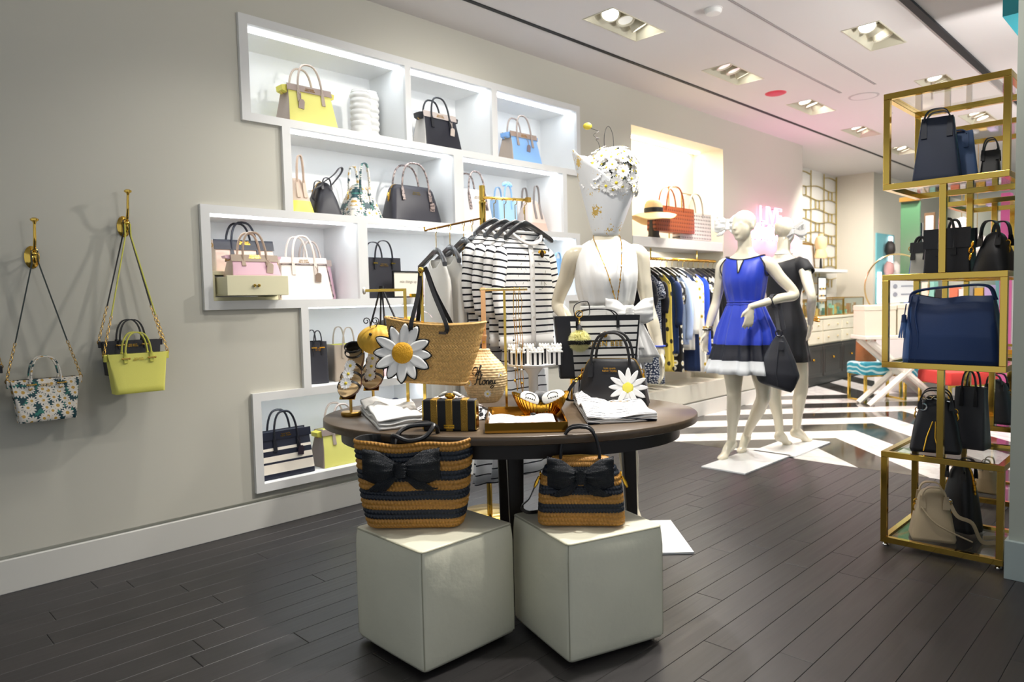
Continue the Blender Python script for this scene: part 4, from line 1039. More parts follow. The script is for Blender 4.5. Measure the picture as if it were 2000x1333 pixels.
# ================================================================== things on the table
def folded(name, label, corners, z, h, layers, m, cat, group=None, wave=.004, loose=0.):
    """stack of folded cloth over the floor-plan quadrilateral corners (world points)"""
    c = sum(corners, V((0, 0, 0)))/4; P = [V((p.x-c.x, p.y-c.y, 0)) for p in corners]
    t = thing(name, label, cat, (c.x, c.y, z), 0, group); lh = h/layers
    def at(u, v): return P[0].lerp(P[1], u).lerp(P[3].lerp(P[2], u), v)
    for L in range(layers):
        N = 12; bd = [(i/N, 0) for i in range(N)]+[(1, i/N) for i in range(N)]+[(1-i/N, 1) for i in range(N)]+[(0, 1-i/N) for i in range(N)]
        R = []; wz = lambda q: wave*noise.noise(q*9+V((0, 0, L*3.1)))*(1+loose*L)
        ins = .006+.010*((L*37) % 5)/5*loose
        for zz, k in ((0, 1.3), (.12, .5), (.4, 0), (.7, 0), (.92, .5), (1, 1.6)):
            r = []
            for u, v in bd:
                q = at(u, v); q = q*(1-ins*k/max(.02, q.length))
                r.append(V((q.x, q.y, L*lh+lh*zz*.97+(wz(q) if zz > .3 else 0))))
            R.append(r)
        for k in (.85, .6, .3, .02): R.append([V((p.x*k, p.y*k, L*lh+lh*.97+wz(V((p.x*k, p.y*k, 0)))*2+.002)) for p in R[5]])
        b = len(R)
        mb = MB().rings(R, uvf=None); o = mb.build('folded_layer', m, t, angle=120)
    return t
def uvxy(o, ang=0, s=1.):
    """planar UV from local x,y rotated by ang"""
    me = o.data; l = me.uv_layers.get('UVMap') or me.uv_layers.new(name='UVMap'); ca, sa = math.cos(ang), math.sin(ang)
    for lp in me.loops:
        c = me.vertices[lp.vertex_index].co; l.data[lp.index].uv = ((c.x*ca+c.y*sa)*s, (-c.x*sa+c.y*ca)*s + c.z*.8)
    return o
WCL = cloth('f1f0ec'); TEE = stripe_mat('tee_stripes', 'f2f1ef', '0c1022', .024, .22, 'v', .85, bump=False)
folded('folded_tee', 'folded plain white tee at the left of the table, behind crochet tote', [T(740, 843), T(828, 834), T(800, 796), T(704, 806)], TZ+.0005, .052, 3, WCL, 'shirt', wave=.008, loose=1)
t = folded('folded_tee', 'folded striped tees with gold lettering at the right of the table', [T(1148, 831), T(1284, 823), T(1240, 786), T(1120, 787)], TZ+.0005, .036, 3, TEE, 'shirt', wave=.008, loose=1)
for o in t.children: uvxy(o, CF+.1)
text_mesh('gold_lettering', 'Queen Bee', .03, GOLD, t, (.0, .0, .044), (0, 0, CF), depth=.0004, shear=.3)
# scarf heap behind the clutch
SC = stripe_mat('scarf_stripes', 'efedee', '1a1a24', .018, .3, 'v', .85, wobble=.03)
def heap(name, label, cat, px, py, rx, ry, h, m, seed=0, rz=CF, z=TZ):
    p = T(px, py, z); t = thing(name, label, cat, (p.x, p.y, z+.0005), rz); n = 30
    def f(u, v):
        a, r = 2*PI*u, v; k = 1+.18*math.sin(a*3+seed)+.1*math.sin(a*7+seed*2)
        zz = h*(1-r**2.2)*(.75+.5*noise.noise(V((math.cos(a)*r*2.2+seed, math.sin(a)*r*2.2, seed))))+.012*abs(noise.noise(V((math.cos(a)*r*7, math.sin(a)*r*7, seed))))*(1-r*.6)
        return (rx*k*r*math.cos(a), ry*k*r*math.sin(a), max(.0, zz)+.001)
    mb = MB().grid(n*2, n, f, close_u=True); mb.face(range(n*n*2, n*n*2+n*2)); o = mb.build('cloth', m, t, angle=180); uvxy(o, .6); return t
heap('silk_scarf', 'crumpled black and white striped scarf behind the striped clutch', 'scarf', 880, 800, .16, .09, .075, SC, 3)
heap('silk_scarf', 'small crumpled patterned scarf between the clutch and the gold tray', 'scarf', 939, 818, .045, .05, .05, dots_mat('scarf_blots', 'f0eff0', '17171f', 40, .42), 8)
# clutch
pl, pr = T(826, 843), T(929, 843.5); W_ = (pr-pl).length; rz = math.atan2((pr-pl).y, (pr-pl).x); c = (pl+pr)/2
t = thing('box_clutch', 'black and gold vertically striped box clutch standing on the table edge', 'clutch', (c.x-.03*math.sin(-rz)*-1, c.y+.03*math.cos(rz), TZ+.0005), rz)
hC = onvert(c, 782)-TZ; d = .052; CB = mat('clutch_black', '121216', .6, bump=(400, .2)); CG = mat('clutch_gold', 'b08a3c', .42, .75, bump=(330, .9, .004))
MB().cbox((0, 0, hC/2), (W_, d, hC)).build('shell', CB, t, bevel=.006)
for k in range(3): MB().cbox(((k-1)*W_*2/7, 0, hC/2), (W_/7, d+.003, hC+.003)).build('gold_panel', CG, t, bevel=.004)
for s in (-1, 1): mb = MB(); mb.box((s*W_/2-.003, -d*.5, .004), (s*W_/2+.003, d*.5, hC-.004)); mb.build('side_frame', BRASS, t, bevel=.002)
mb = MB().ball((0, 0, hC+.012), .016, 12, 8, 0, (1.3, .8, .7)); cl = mb.build('bee_clasp', GOLD, t)
for s in (-1, 1): MB().ball((s*.028, 0, hC+.018), .02, 10, 6, 0, (1, .5, .35), Matrix.Rotation(s*.5, 3, 'Y')).build('wing', mat('crystal', 'e6e2d6', .15, .3), cl)
MB().cbox((0, -d/2-.003, .018), (.04, .003, .014)).build('name_plate', GOLD, t); logo(t, 0, -d/2-.005, .018, .009, BLACKM, two=False)
# ------------------------------------------------------------------ sandals on stands
SOLE = mat('sole_tan', 'dcbd8d', .5, bump=(30, .15)); SOLED = mat('sole_edge', '5a3420', .4); BLS = leather('141417')
def sandal(label, base, top, sz, rz, pitch, stand_base, disc_):
    """stand: disc or plain base, post, slanted plate; sandal tilted on it"""
    s = thing('shoe_stand', 'brass shoe stand '+('on a round brass foot at the left table edge' if disc_ else 'with plain post, right of the pair under sandals'), 'display stand', (stand_base.x, stand_base.y, TZ+.0005), rz)
    hz = top.z-TZ
    MB().lathe([(.042, 0), (.044, .004), (.044, .014), (.040, .018), (.008, .019)] if disc_ else [(.022, 0), (.023, .004), (.008, .007)], 28).build('foot', BRASS_SOFT, s)
    MB().lathe([(.0065, .018), (.0065, hz-.02)], 12).build('post', BRASS_SOFT, s)
    R = Matrix.Rotation(pitch, 4, 'X'); M = Matrix.Translation((0, .03, hz)) @ R
    pm_ = MB().box((-.035, -.115, -.006), (.035, .09, -.002)); pm_.v = [M @ p for p in pm_.v]; pm_.build('plate', BRASS, s, smooth=False)
    if not disc_: MB().lathe([(.003, 0), (.008, .01), (.008, .014)], 10, 0, (.005, 0, hz-.05), R=Matrix.Rotation(PI/2, 3, 'Y')).build('knob', BRASS, s)
    t = thing('daisy_sandal', label, 'sandal', (stand_base.x, stand_base.y, TZ), rz, 'daisy sandals')
    L = sz
    def hw(v): return L*interp([(0, .02), (.03, .075), (.12, .150), (.28, .185), (.45, .155), (.62, .115), (.8, .125), (.94, .10), (1, .03)], v)[0]*1.08
    def base_y(v): return -.12+L*v
    for nm, z0, z1, m_, k in (('sole', 0, .011, SOLED, 1.0), ('footbed', .0112, .014, SOLE, .95)):
        R_ = []
        n = 22; outl = [(hw(i/n)*k, base_y(i/n)) for i in range(n+1)]+[(-hw(i/n)*k, base_y(i/n)) for i in range(n, -1, -1)]
        curve = lambda x, y, z: M @ V((x, y, z+.018*((y+.12)/L)**2*0 + (.012*(1-(y+.12)/L/.25)**2 if (y+.12)/L < .25 else 0)))
        mb = MB().rings([[curve(x, y, z0) for x, y in outl], [curve(x, y, z1) for x, y in outl]]); mb.build(nm, m_, t, angle=50)
    for i, v in enumerate((.22, .40, .56)):
        h_ = hw(v); y = base_y(v); pts = [M @ V((h_*1.02*math.cos(a), y+.012*math.sin(a), .006+.034*math.sin(a)**.8)) for a in (PI*k/14 for k in range(15))]
        st = MB().tube(pts, 1, flat=(.011, .003), up=M.to_3x3() @ V((0, 1, 0))).build('strap', BLS, t)
        n_ = (M.to_3x3() @ V((0, -.35, 1))).normalized(); daisy(t, M @ V((0, y-.004, .046)), n_, .028, 14, .0095, PETP, DCY, c0=.27, rnd=.05, two=True, seed=i, cup=.15)
    for z_, v in ((.05, .80), (.068, .86)):
        h_ = hw(.8)*1.02; pts = [M @ V((h_*math.cos(a)*1.05, base_y(v)+.028*math.sin(a), z_+.0)) for a in (2*PI*k/20 for k in range(20))]
        MB().tube(pts, 1, flat=(.012, .003), up=M.to_3x3() @ V((0, 0, 1)), closed=True).build('ankle_strap', BLS, t)
    mb = MB().grid(8, 8, lambda u, v: tuple(M @ V((hw(.85)*math.cos(-.3+(PI+.6)*u)*1.02, base_y(.88)+.022*math.sin(-.3+(PI+.6)*u), .012+.062*v)))); o = mb.build('heel_cup', BLS, t); so = o.modifiers.new('s', 'SOLIDIFY'); so.thickness = .002
    MB().lathe([(.008, 0), (.008, .004)], 8, 0, tuple(M @ V((hw(.8)*1.08, base_y(.82), .05))), R=Matrix.Rotation(PI/2, 3, 'Y')).build('buckle', GOLD, t)
    return t
b1 = T(686, 812); z1 = onvert(b1, 738); sandal('black strappy sandal with three daisies, lower one on the round-footed stand', b1, V((b1.x, b1.y, z1)), .27, CF-.15, math.radians(50), b1, True)
b2 = T(730, 800); z2 = onvert(b2, 722); sandal('black strappy sandal with three daisies, higher one next to straw tote', b2, V((b2.x, b2.y, z2)), .27, CF-.05, math.radians(52), b2, False)
# ------------------------------------------------------------------ straw tote on its stands
STRAW = mat('straw_gold', 'd3a863', .55, var=.5, vs=110); STRAWL = mat('straw_light', 'e0c48f', .6, var=.3)
dep = 3.0; p = atd(846, 748, dep); k = dep/F_PX; wT, wB = 194*k, 132*k; hT = onvert(p, 632)-p.z
t = thing('straw_tote', 'large straw tote with a big white daisy held on brass stands', 'tote bag', (p.x, p.y, p.z), CF-math.radians(3), rot=(0, math.radians(4), CF-math.radians(4)))
prof = [(0, wB*.97, .11, .03), (hT*.06, wB, .125, .04), (hT*.5, lerp(wB, wT, .55), .135, .05), (hT, wT, .12, .055)]
woven(t, prof, 42, 150, .0034, [STRAW], open_=.15, mode='herring', sub=4, warp=lambda q: V((q.x, q.y, q.z+.02*(2*q.x/wT)**2*(q.z/hT))))
for z_, kk in ((hT*.985, 1.0), (hT*.04, 1.0)):
    w_, d_, r_ = interp(prof, z_); N = 90
    MB().tube([(x, y, z_+.02*(2*x/wT)**2*(z_/hT)) for x, y, _, _ in uring(w_+.004, d_+.004, r_, N)], [.005+.0012*(i % 2) for i in range(N)], 6, closed=True).build('braided_rim', STRAW, t)
dd = daisy(t, (-55*k, -.072, hT*.50), (-.02, -1, .10), 56*k, 12, 19.5*k, PET, DCO, c0=.36, split=True, cup=.05, rnd=.07, seed=4, edge=PETE, cdome=.35)
MB().cbox((wT*.10, -.068, hT*.86), (.03, .003, .011)).build('name_plate', mat('pewter', '5a5048', .4, .8), t)
ap = V(t.matrix_basis.inverted() @ atd(828, 527, dep+.02))
for s in (-1, 1):
    pts = [(s*.055-.0, -.06+.0, hT*.80), (s*.055, -.066, hT*1.0), tuple(ap+V((s*.012, -.008, -.01))), tuple(ap+V((0, -.004, .008)))] if True else []
    x0 = (805-846)*k if s < 0 else (872-846)*k
    pts = bez([(x0, -.066, hT*.86), (x0, -.068, hT*1.0), tuple(V((x0, -.068, hT)).lerp(ap, .55)), tuple(ap+V((s*.014, -.01, -.012)))], 16)
    MB().tube(pts+[ap+V((s*.004, -.008, .010))], 1, flat=(.017, .004), up=(1, 0, 0)).build('handle', leather('17171a'), t)
    pts = bez([(x0, .06, hT*.9), (x0, .062, hT*1.0), tuple(V((x0, .05, hT)).lerp(ap, .55)), tuple(ap+V((s*.014, .012, -.012)))], 16)
    MB().tube(pts+[ap+V((s*.004, .006, .010))], 1, flat=(.017, .004), up=(1, 0, 0)).build('handle', leather('17171a'), t)
BRED = mat('brass_dark', '8a4a2a', .18, 1.)
def tstand(label, px, pyt, pyb, dep, arm=None, ball=True, m=BRASS, r=.0065):
    b = T(px, pyb); q = V((FW.x, FW.y, 0)).normalized(); d0 = (b-CAM).dot(FW); b = V((b.x, b.y, TZ)) if dep is None else V((atd(px, pyb, dep).x, atd(px, pyb, dep).y, TZ))
    zt = onvert(b, pyt); t = thing('display_stand', label, 'display stand', (b.x, b.y, TZ+.0005), CF, 'brass display stands')
    MB().lathe([(.05, 0), (.052, .003), (.05, .008), (.009, .010)], 28).build('foot', m, t)
    MB().cbox((0, 0, (zt-TZ)/2+.004), (r*2, r*2, zt-TZ-.008)).build('post', m, t, bevel=.001)
    return t, b, zt
t, b, zt = tstand('brass stand with red reflections whose hook carries the straw tote', 830, 532, 778, 3.04, m=BRASS)
MB().ball((0, -.004, zt-TZ+.008), .014, 12, 8).build('hook_ball', BRASS, t)
t, b, zt = tstand('brass stand with side arm carrying the bee-shaped wicker bag', 797, 564, 775, 3.10)
La = -76*3.10/F_PX
MB().box((La, -.006, zt-TZ-.012), (.006, .006, zt-TZ)).build('arm', BRASS, t, bevel=.001)
MB().lathe([(.012, 0), (.016, .003), (.016, .009), (.010, .012)], 18, 0, (La, 0, zt-TZ-.006), R=Matrix.Rotation(-PI/2, 3, 'Y')).build('arm_cap', mat('pearl', 'e8e2d8', .2, .2), t)
bee_arm = V((b.x, b.y, zt))
# bee bag
dep = 3.13; p = atd(738, 664, dep); k = dep/F_PX
t = thing('bee_bag', 'round yellow wicker bee-shaped bag with black cap behind the straw tote', 'handbag', p, CF+.5, rot=(0, 0, CF+.5))
YW = mat('wicker_yellow', 'e3b23c', .6, var=.35)
def lump(rx, ry, rz_, rows, M_, m, nm, c=(0, 0, 0)):
    mb = MB(); N = M_*4
    mb.grid(N, rows*4, lambda u, v: (c[0]+(rx+.003*abs(math.sin(PI*M_*u+(int(v*rows) % 2)*PI/2)))*math.sin(PI*min(.985, max(.015, v)))*math.cos(2*PI*u), c[1]+(ry+.003*abs(math.sin(PI*M_*u)))*math.sin(PI*min(.985, max(.015, v)))*math.sin(2*PI*u), c[2]-rz_*math.cos(PI*v)), close_u=True)
    return mb.build(nm, m, t, angle=180)
lump(.088, .075, .066, 12, 22, YW, 'head'); 
lump(.13, .078, .078, 12, 30, mat('wicker_black', '191817', .6, var=.3), 'body', (.11, .05, .018))
lump(.058, .080, .079, 8, 22, YW, 'yellow_band', (.17, .05, .018))
for s in (-1, 1):
    mb = MB().tube([(-.03+s*.012, -.03, .055)]+[(-.045+s*.02+.016*math.cos(a)*(1-a/11), -.05, .085+.016*math.sin(a)*(1-a/11)) for a in (q*.5 for q in range(16))], .0022, 5); mb.build('antenna', BLACKM, t)
    MB().ball((-.052, -.05+.05*(s > 0)-.01, .028), .007, 8, 6).build('eye', BLACKM, t)
mb = MB().grid(8, 6, lambda u, v: (.17+.09*u, .0+.03*math.sin(PI*u)*(v-.5)*2, .085+.03*math.sin(PI*u)+.01*v)); o = mb.build('wing', mat('wing_gauze', 'd9c7cf', .3, alpha=.5), t); so = o.modifiers.new('s', 'SOLIDIFY'); so.thickness = .002
Mi = (Matrix.Translation(p) @ Matrix.Rotation(CF+.5, 4, 'Z')).inverted()
for xx, yy, e in ((722, 638, -12), (743, 634, -4), (752, 634, 4), (778, 632, 12)):
    a = Mi @ atd(xx, yy+4, dep+.02); top = Mi @ (atd(745+e*.25, 566, 3.10)); top2 = Mi @ (atd(745+e*.2, 559, 3.10))
    MB().tube([tuple(a), tuple(a.lerp(top, .6)+V((0, 0, -.004))), tuple(top), tuple(top2)], 1, flat=(.011, .0035), up=(1, 1, 0)).build('handle', BLS, t)
# ------------------------------------------------------------------ hive wristlet on the T stand, necklaces
dep = 2.98
t, b, zt = tstand('tall brass T stand at table centre holding hive bag and necklaces', 990, 566, 800, None, r=.0055)
jd = (b-CAM).dot(FW); k = jd/F_PX
xa, xb = (941-988)*k, (1033-988)*k
MB().tube([(xa, 0, zt-TZ), (xb, 0, zt-TZ)], .0072, 10).build('cross_bar', mat('brass_pale', 'e4c98c', .25, 1.), t)
JS = t
HV = mat('hive_straw', 'e2c492', .55, var=.5, vs=90)
def local(JT, q): return q
Mi = Matrix.Translation((b.x, b.y, TZ)) @ Matrix.Rotation(CF, 4, 'Z')
hx = (947-988)*k; zb = onvert(b, 783)-TZ; ztp = onvert(b, 680)-TZ
hv = thing('hive_wristlet', 'beehive-shaped straw wristlet with black script and tiny daisies on strap', 'wristlet bag', Mi @ V((hx, -.02, zb)), CF)
hh = ztp-zb; s_ = hh/.22
prof = [(z*s_, r*2*s_, r*2*s_*.8, r*.79*s_) for z, r in ((0, .048), (.008, .056), (.03, .072), (.07, .086), (.11, .089), (.14, .082), (.165, .064), (.185, .044), (.205, .026), (.22, .02))]
woven(hv, prof, 21, 34, .0035, [HV], mode='coil', sub=4, per=5)
TAN = leather('d9a877')
zz0 = ztp-zb; zz1 = zt-TZ-zb
MB().tube([(0, .0, zz0-.02), (0, -.006, zz0+.05), (0, .006, zz0+.13), (0, .010, zz1-.01), (0, .020, zz1+.010)]+[(0, .032, zz1-.01)], 1, flat=(.020, .003), up=(1, 0, 0)).build('wrist_strap', TAN, hv)
MB().tube([(0, .034, zz1-.01), (0, .024, zz0+.13), (0, .008, zz0+.04)], 1, flat=(.020, .003), up=(1, 0, 0)).build('wrist_strap', TAN, hv)
MB().cbox((0, -.004, zz0+.055), (.026, .012, .012)).build('strap_keeper', TAN, hv, bevel=.002)
for zq in (zz0+.03, zz0+.085): MB().lathe([(.005, 0), (.005, .004)], 10, 0, (0, -.006, zq), R=Matrix.Rotation(PI/2, 3, 'X')).build('rivet', GOLD, hv)
IND = mat('script_black', '120f0c', .6)
def hv_r(z): w_, d_, r_ = interp(prof, z); return d_/2+.006
STK = ([[(0, .5), (.1, .85), (.35, .95), (.55, .7), (.5, .25), (.25, .05), (.02, .25), (.05, .7), (.3, .9), (.6, .85)], [(.62, .3), (.85, .8), (.95, 1.1), (.85, 1.15), (.78, .8), (.72, .0)], [(.74, .25), (.9, .5), (1., .45), (1., .1), (1.1, 0), (1.2, .15)]],
 [[(0, .75), (.12, .95), (.25, .9), (.2, .5), (.1, .05), (-.05, .05)], [(.6, 1.), (.5, .6), (.45, .1), (.55, 0), (.65, .1)], [(.1, .45), (.35, .5), (.6, .55)], [(.85, .4), (.72, .3), (.74, .05), (.9, .02), (.98, .2), (.88, .42), (1.05, .38)], [(1.05, .38), (1.07, .2), (1.08, .02)], [(1.08, .25), (1.2, .42), (1.28, .3), (1.28, .05), (1.36, .05)], [(1.36, .12), (1.52, .25), (1.5, .4), (1.4, .35), (1.4, .08), (1.52, .02), (1.62, .12)], [(1.62, .38), (1.66, .12), (1.78, .1), (1.85, .4)], [(1.85, .4), (1.8, -.1), (1.65, -.35), (1.5, -.25), (1.7, -.05), (1.95, .1)]])
for word, x0, z0, k_ in ((STK[0], -.048, .118, .034), (STK[1], -.040, .080, .044)):
    mb = MB()
    for st_ in word:
        P3 = []
        for x, z in st_:
            X_, Z_ = (x0+x*k_+z*k_*.12)*s_, (z0+z*k_)*s_-.15*(x0+x*k_)*.0; w_, d_, r_ = interp(prof, Z_); P3.append((X_, -d_/2*math.sqrt(max(.05, 1-(2*X_/w_)**2))-.0062, Z_))
        mb.tube(bez(P3, 6*len(P3)), .0021*s_, 5)
    o = mb.build('script_lettering', IND, hv); o['kind'] = 'stuff'
for x_, z_, an in ((-.062, .085, -.75), (.066, .115, .8), (.012, .042, .15)):
    w_, d_, r_ = interp(prof, z_*s_); a = an; daisy(hv, (w_/2*math.sin(a)*1.03, -(d_/2)*math.cos(a)*1.06-.002, z_*s_), (math.sin(a), -math.cos(a), -.1), .017, 9, .009, PETP, DCY, c0=.3, name='small_daisy')
for j, (x0, x1, yb, c_) in enumerate(((1005, 1011, 764, 'thin gold chain necklace on the T stand, left one nearer the post'), (1015, 1021, 770, 'thin gold chain necklace on the T stand, outer one beside it'))):
    q = thing('necklace', c_, 'necklace', Mi @ V(((x0-988)*k+.006, 0, zt-TZ)), CF, 'necklaces on the T stand')
    L = zt-onvert(b, yb); w_ = (x1-x0)*k
    pts = [(0, .0085*math.cos(a), .0085*math.sin(a)) for a in (PI, PI*.75, PI*.5, PI*.25, 0)]
    A = [(-.002, -.0085, 0)]+[(-.002-.004*math.sin(i), -.010, -L*i/8) for i in range(1, 8)]+[(w_*.3, -.011, -L)]
    B_ = [(w_*.3, -.010, -L)]+[(w_*.5+.004*math.sin(i*2), .009, -L*i/8) for i in range(7, 0, -1)]+[(0, .0085, 0)]
    mb = MB(); mb.tube([(0, -.0085, 0), (0, -.006, .006), (0, 0, .0088), (0, .006, .006), (0, .0085, 0)], .0014, 5)
    mb.tube(A, [.0013+.0009*(i % 2) for i in range(len(A))], 5); mb.tube(B_, .0014, 5); mb.build('chain', GOLD, q)
    for i in (2, 4, 6, 7): MB().ball((-.002+.002*i*(j*2-1)*.3, -.011, -L*i/8-.01), .005, 8, 6, 0, (1, 1, 1.2)).build('bead', GOLD if i % 2 else mat('pearl'), q)
# ------------------------------------------------------------------ cake stand with little striped boxes
dep = 3.30; p = atd(1041, 712, dep); cs = thing('cake_stand', 'white pedestal cake stand holding small striped gift boxes', 'cake stand', (p.x, p.y, TZ+.0005), CF); zc = p.z-TZ
CER = mat('ceramic_white', 'f3f1ec', .2)
MB().lathe([(.065, 0), (.066, .005), (.03, .02), (.022, .05), (.022, zc-.05), (.05, zc-.012), (.11, zc-.008), (.118, zc-.004), (.12, zc+.004), (.116, zc+.006), (.112, zc)], 40).build('stand', CER, cs)
STB = stripe_mat('gift_stripes', 'f6f4f0', '16161a', .0225, .45, 'x', .5)
for j, (px_, dd_) in enumerate(((1012, -.05), (1047, -.062), (1083, -.045), (1003, .03), (1034, .035), (1064, .03), (1088, .03))):
    x_ = (px_-1041)*dep/F_PX; y_ = dd_
    lab = ('left front', 'middle front', 'right front', 'far left rear', 'second rear', 'third rear', 'far right rear')[j]
    g_ = thing('gift_box', 'tiny black and white striped gift box, %s one on the cake stand' % lab, 'gift box', V((p.x, p.y, TZ+zc+.0008)) + Matrix.Rotation(CF, 3, 'Z') @ V((x_, y_, 0)), CF+(j*7 % 5-2)*.05, 'gift boxes on the cake stand')
    bw = .064 if j < 3 else .05; bh = .058 if j < 3 else .07
    MB().rings([[V((x, y, z)) for x, y in rrect(bw*kk, bw*.75*kk, .003)] for z, kk in ((0, .92), (bh, 1.0))]).build('carton', STB, g_, smooth=False)
    MB().cbox((0, 0, bh+.003), (bw*1.04, bw*.79, .006)).build('lid', CER, g_)
    rb_ = MB()
    for q in range(7): rb_.ball(((q-3)*bw*.13, .004*math.sin(q*2), bh+.012+.004*math.cos(q*3)), .009, 6, 4, 0, (.7, .8, 1.1))
    rr_ = rb_.build('ribbon', CER, g_); rr_['kind'] = 'stuff'
# ------------------------------------------------------------------ tray, bowl, pouches
TRM = mat('tray_brass', 'c9953f', .12, 1.)
rzT = CF; c0 = atd(1026, 820, 2.80); TWd, TDp = .300, .40
tr = thing('brass_tray', 'rectangular mirrored brass tray with straight rim at centre of the table', 'tray', (c0.x, c0.y, TZ+.0005), rzT)
mb = MB().cbox((0, 0, .004), (TWd, TDp, .006)); mb.build('base', TRM, tr, smooth=False)
for nm, c, s in ((0, (0, -TDp/2, .02), (TWd, .006, .036)), (1, (0, TDp/2, .02), (TWd, .006, .036)), (2, (-TWd/2, 0, .02), (.006, TDp, .036)), (3, (TWd/2, 0, .02), (.006, TDp, .036))): MB().cbox(c, s).build('side_wall', TRM, tr, smooth=False)
PST = stripe_mat('pouch_stripes', 'f4f3f1', '15151d', .026, .10, 'y', .6, wobble=.006)
pc = V((c0.x, c0.y, TZ+.0085)) + Matrix.Rotation(rzT, 3, 'Z') @ V((-.015, -.075, 0))
pu = thing('striped_pouch', 'white striped flat pouch with a small bee lying in the brass tray', 'pouch', pc, rzT)
mb = MB().grid(16, 8, lambda u, v: ((u-.5)*.25, (v-.5)*.20, .022+.010*math.sin(PI*u)*math.sin(PI*v)+.006*math.sin(u*9))); mb.grid(16, 8, lambda u, v: ((u-.5)*.25, (v-.5)*.20, .0))
n0 = 17*9
for j in range(8): 
    for q in (0, 16): mb.face((j*17+q, (j+1)*17+q, n0+(j+1)*17+q, n0+j*17+q))
for i in range(16):
    for q in (0, 8): mb.face((q*17+i, q*17+i+1, n0+q*17+i+1, n0+q*17+i))
mb.build('pouch_body', PST, pu)
text_mesh('gold_lettering', 'Queen Bee', .022, GOLD, pu, (-.02, -.02, .0385), (0.02, 0, 0), depth=.0003)
MB().ball((.045, .03, .036), .009, 8, 6, 0, (1.4, .8, .6)).build('bee_charm', BLACKM, pu)
bp = atd(1056, 806, 2.90); k = (bp-CAM).dot(FW)/F_PX
bw = thing('gold_bowl', 'fluted gold bowl with dipping rim full of novelty pouches', 'bowl', V((bp.x, bp.y, TZ+.0085)), CF)
RB = 53*k
def bowl(u, v, inn=0):
    a = 2*PI*u; fl = 1+.028*math.cos(44*a); zr = .060+.042*abs(math.cos(a))**1.6; r = (.30+.70*v**.62)*RB*(1+.03*math.cos(2*a))-inn*.003
    return (r*fl*math.cos(a), r*fl*math.sin(a)*.86, zr*v**1.35+inn*.003)
mb = MB().grid(176, 12, lambda u, v: bowl(u, v), close_u=True); mb.face(range(176)); mb.build('bowl_shell', mat('gold_bowl', 'dfa73a', .17, 1.), bw, angle=180)
mb = MB().grid(176, 12, lambda u, v: bowl(u, v, 1), close_u=True); mb.face(range(176)); mb.build('bowl_inside', mat('gold_bowl'), bw, angle=180)
mb = MB(); o1, o2 = [V(bowl(i/176, 1)) for i in range(176)], [V(bowl(i/176, 1, 1)) for i in range(176)]; mb.rings([o1, o2], cap0=False, cap1=False); mb.build('rim', mat('gold_bowl'), bw)
POU = mat('pouch_white', 'f2efe8', .45)
for j, (x_, y_, z_, rx, ry, rzz, w_, h_, lab, col) in enumerate(((-.045, .02, .072, 1.05, .35, .15, .085, .060, 'white printed coin purse leaning at the left side in the gold bowl', POU), (.055, .02, .075, 1.0, -.25, -.1, .10, .062, 'white dome-shaped printed coin purse leaning at the right of gold bowl', POU), (.005, .045, .078, .9, .1, .2, .08, .05, 'black coin purse tucked at the back of gold bowl', leather('17171b')))):
    q = thing('coin_purse', lab, 'purse', bw.location + Matrix.Rotation(CF, 3, 'Z') @ V((x_, y_, z_)), 0, 'purses in the gold bowl', rot=(rx, ry, CF+rzz))
    n = 20; ol = [(w_/2*math.copysign(abs(math.cos(2*PI*i/n))**.8, math.cos(2*PI*i/n)), h_/2*math.copysign(abs(math.sin(2*PI*i/n))**.8, math.sin(2*PI*i/n))) for i in range(n)]
    MB().rings([[V((x*kk, y*kk, z)) for x, y in ol] for z, kk in ((-.012, .8), (-.009, .95), (0, 1), (.009, .95), (.012, .8), (.014, .4))]).build('purse_body', col, q)
    MB().tube([(x*1.0, y*1.0, 0) for x, y in ol], .0018, 5, closed=True).build('zipper', mat('zip_dark', '2a2622', .4, .6), q)
    if j < 2:
        mb = MB()
        for i in range(5): mb.cbox(((i-2)*.009, -.004, .0145), (.005, .004+.002*(i % 2), .001))
        mb.tube([(.022*math.cos(a), .004+.016*math.sin(a), .0142) for a in (PI*i/12 for i in range(13))], .0012, 4); o = mb.build('printed_face', IND, q); o['kind'] = 'stuff'
# ------------------------------------------------------------------ black dome bag with daisy
pl, pr = T(1122, 792), T(1262, 797); W_ = (pr-pl).length; rz = math.atan2((pr-pl).y, (pr-pl).x); c = (pl+pr)/2; hD = onvert(c, 703)-TZ; hH = onvert(c, 651)-TZ-hD
k = (c-CAM).dot(FW)/F_PX; nrm = V((-math.sin(rz), math.cos(rz), 0))
dm = dome_bag('dome_handbag', 'black leather dome handbag with a large white daisy on the table', c+nrm*.06+V((0, 0, .0005)), rz, W_, hD, .12, '1b1b1e', leather('17171a'), hh=hH, hs=.27, taper=.74, tab=.25, topround=.16, bulge=.014, rough=.38)
yq = .058
daisy(dm, (38*k, -.072, hD*.42), (0, -1, .16), 38*k, 12, 11*k, PETP, mat('daisy_lemon', 'eee25a', .5), c0=.28, split=True, cup=.03, rnd=.03, seed=2, cdome=.15)
mb = MB(); chain(mb, [(-W_*.43, -.02, hD*.66), (-W_*.50, -.05, hD*.50)], .007); o = mb.build('chain', GOLD, dm); o['kind'] = 'stuff'
MB().tube(bez([(-W_*.50, -.05, hD*.50), (-W_*.58, -.06, hD*.30), (-W_*.62, -.04, hD*.1), (-W_*.5, .02, .01)], 14), 1, flat=(.015, .004), up=(1, 0, .2)).build('shoulder_strap', BLS, dm)
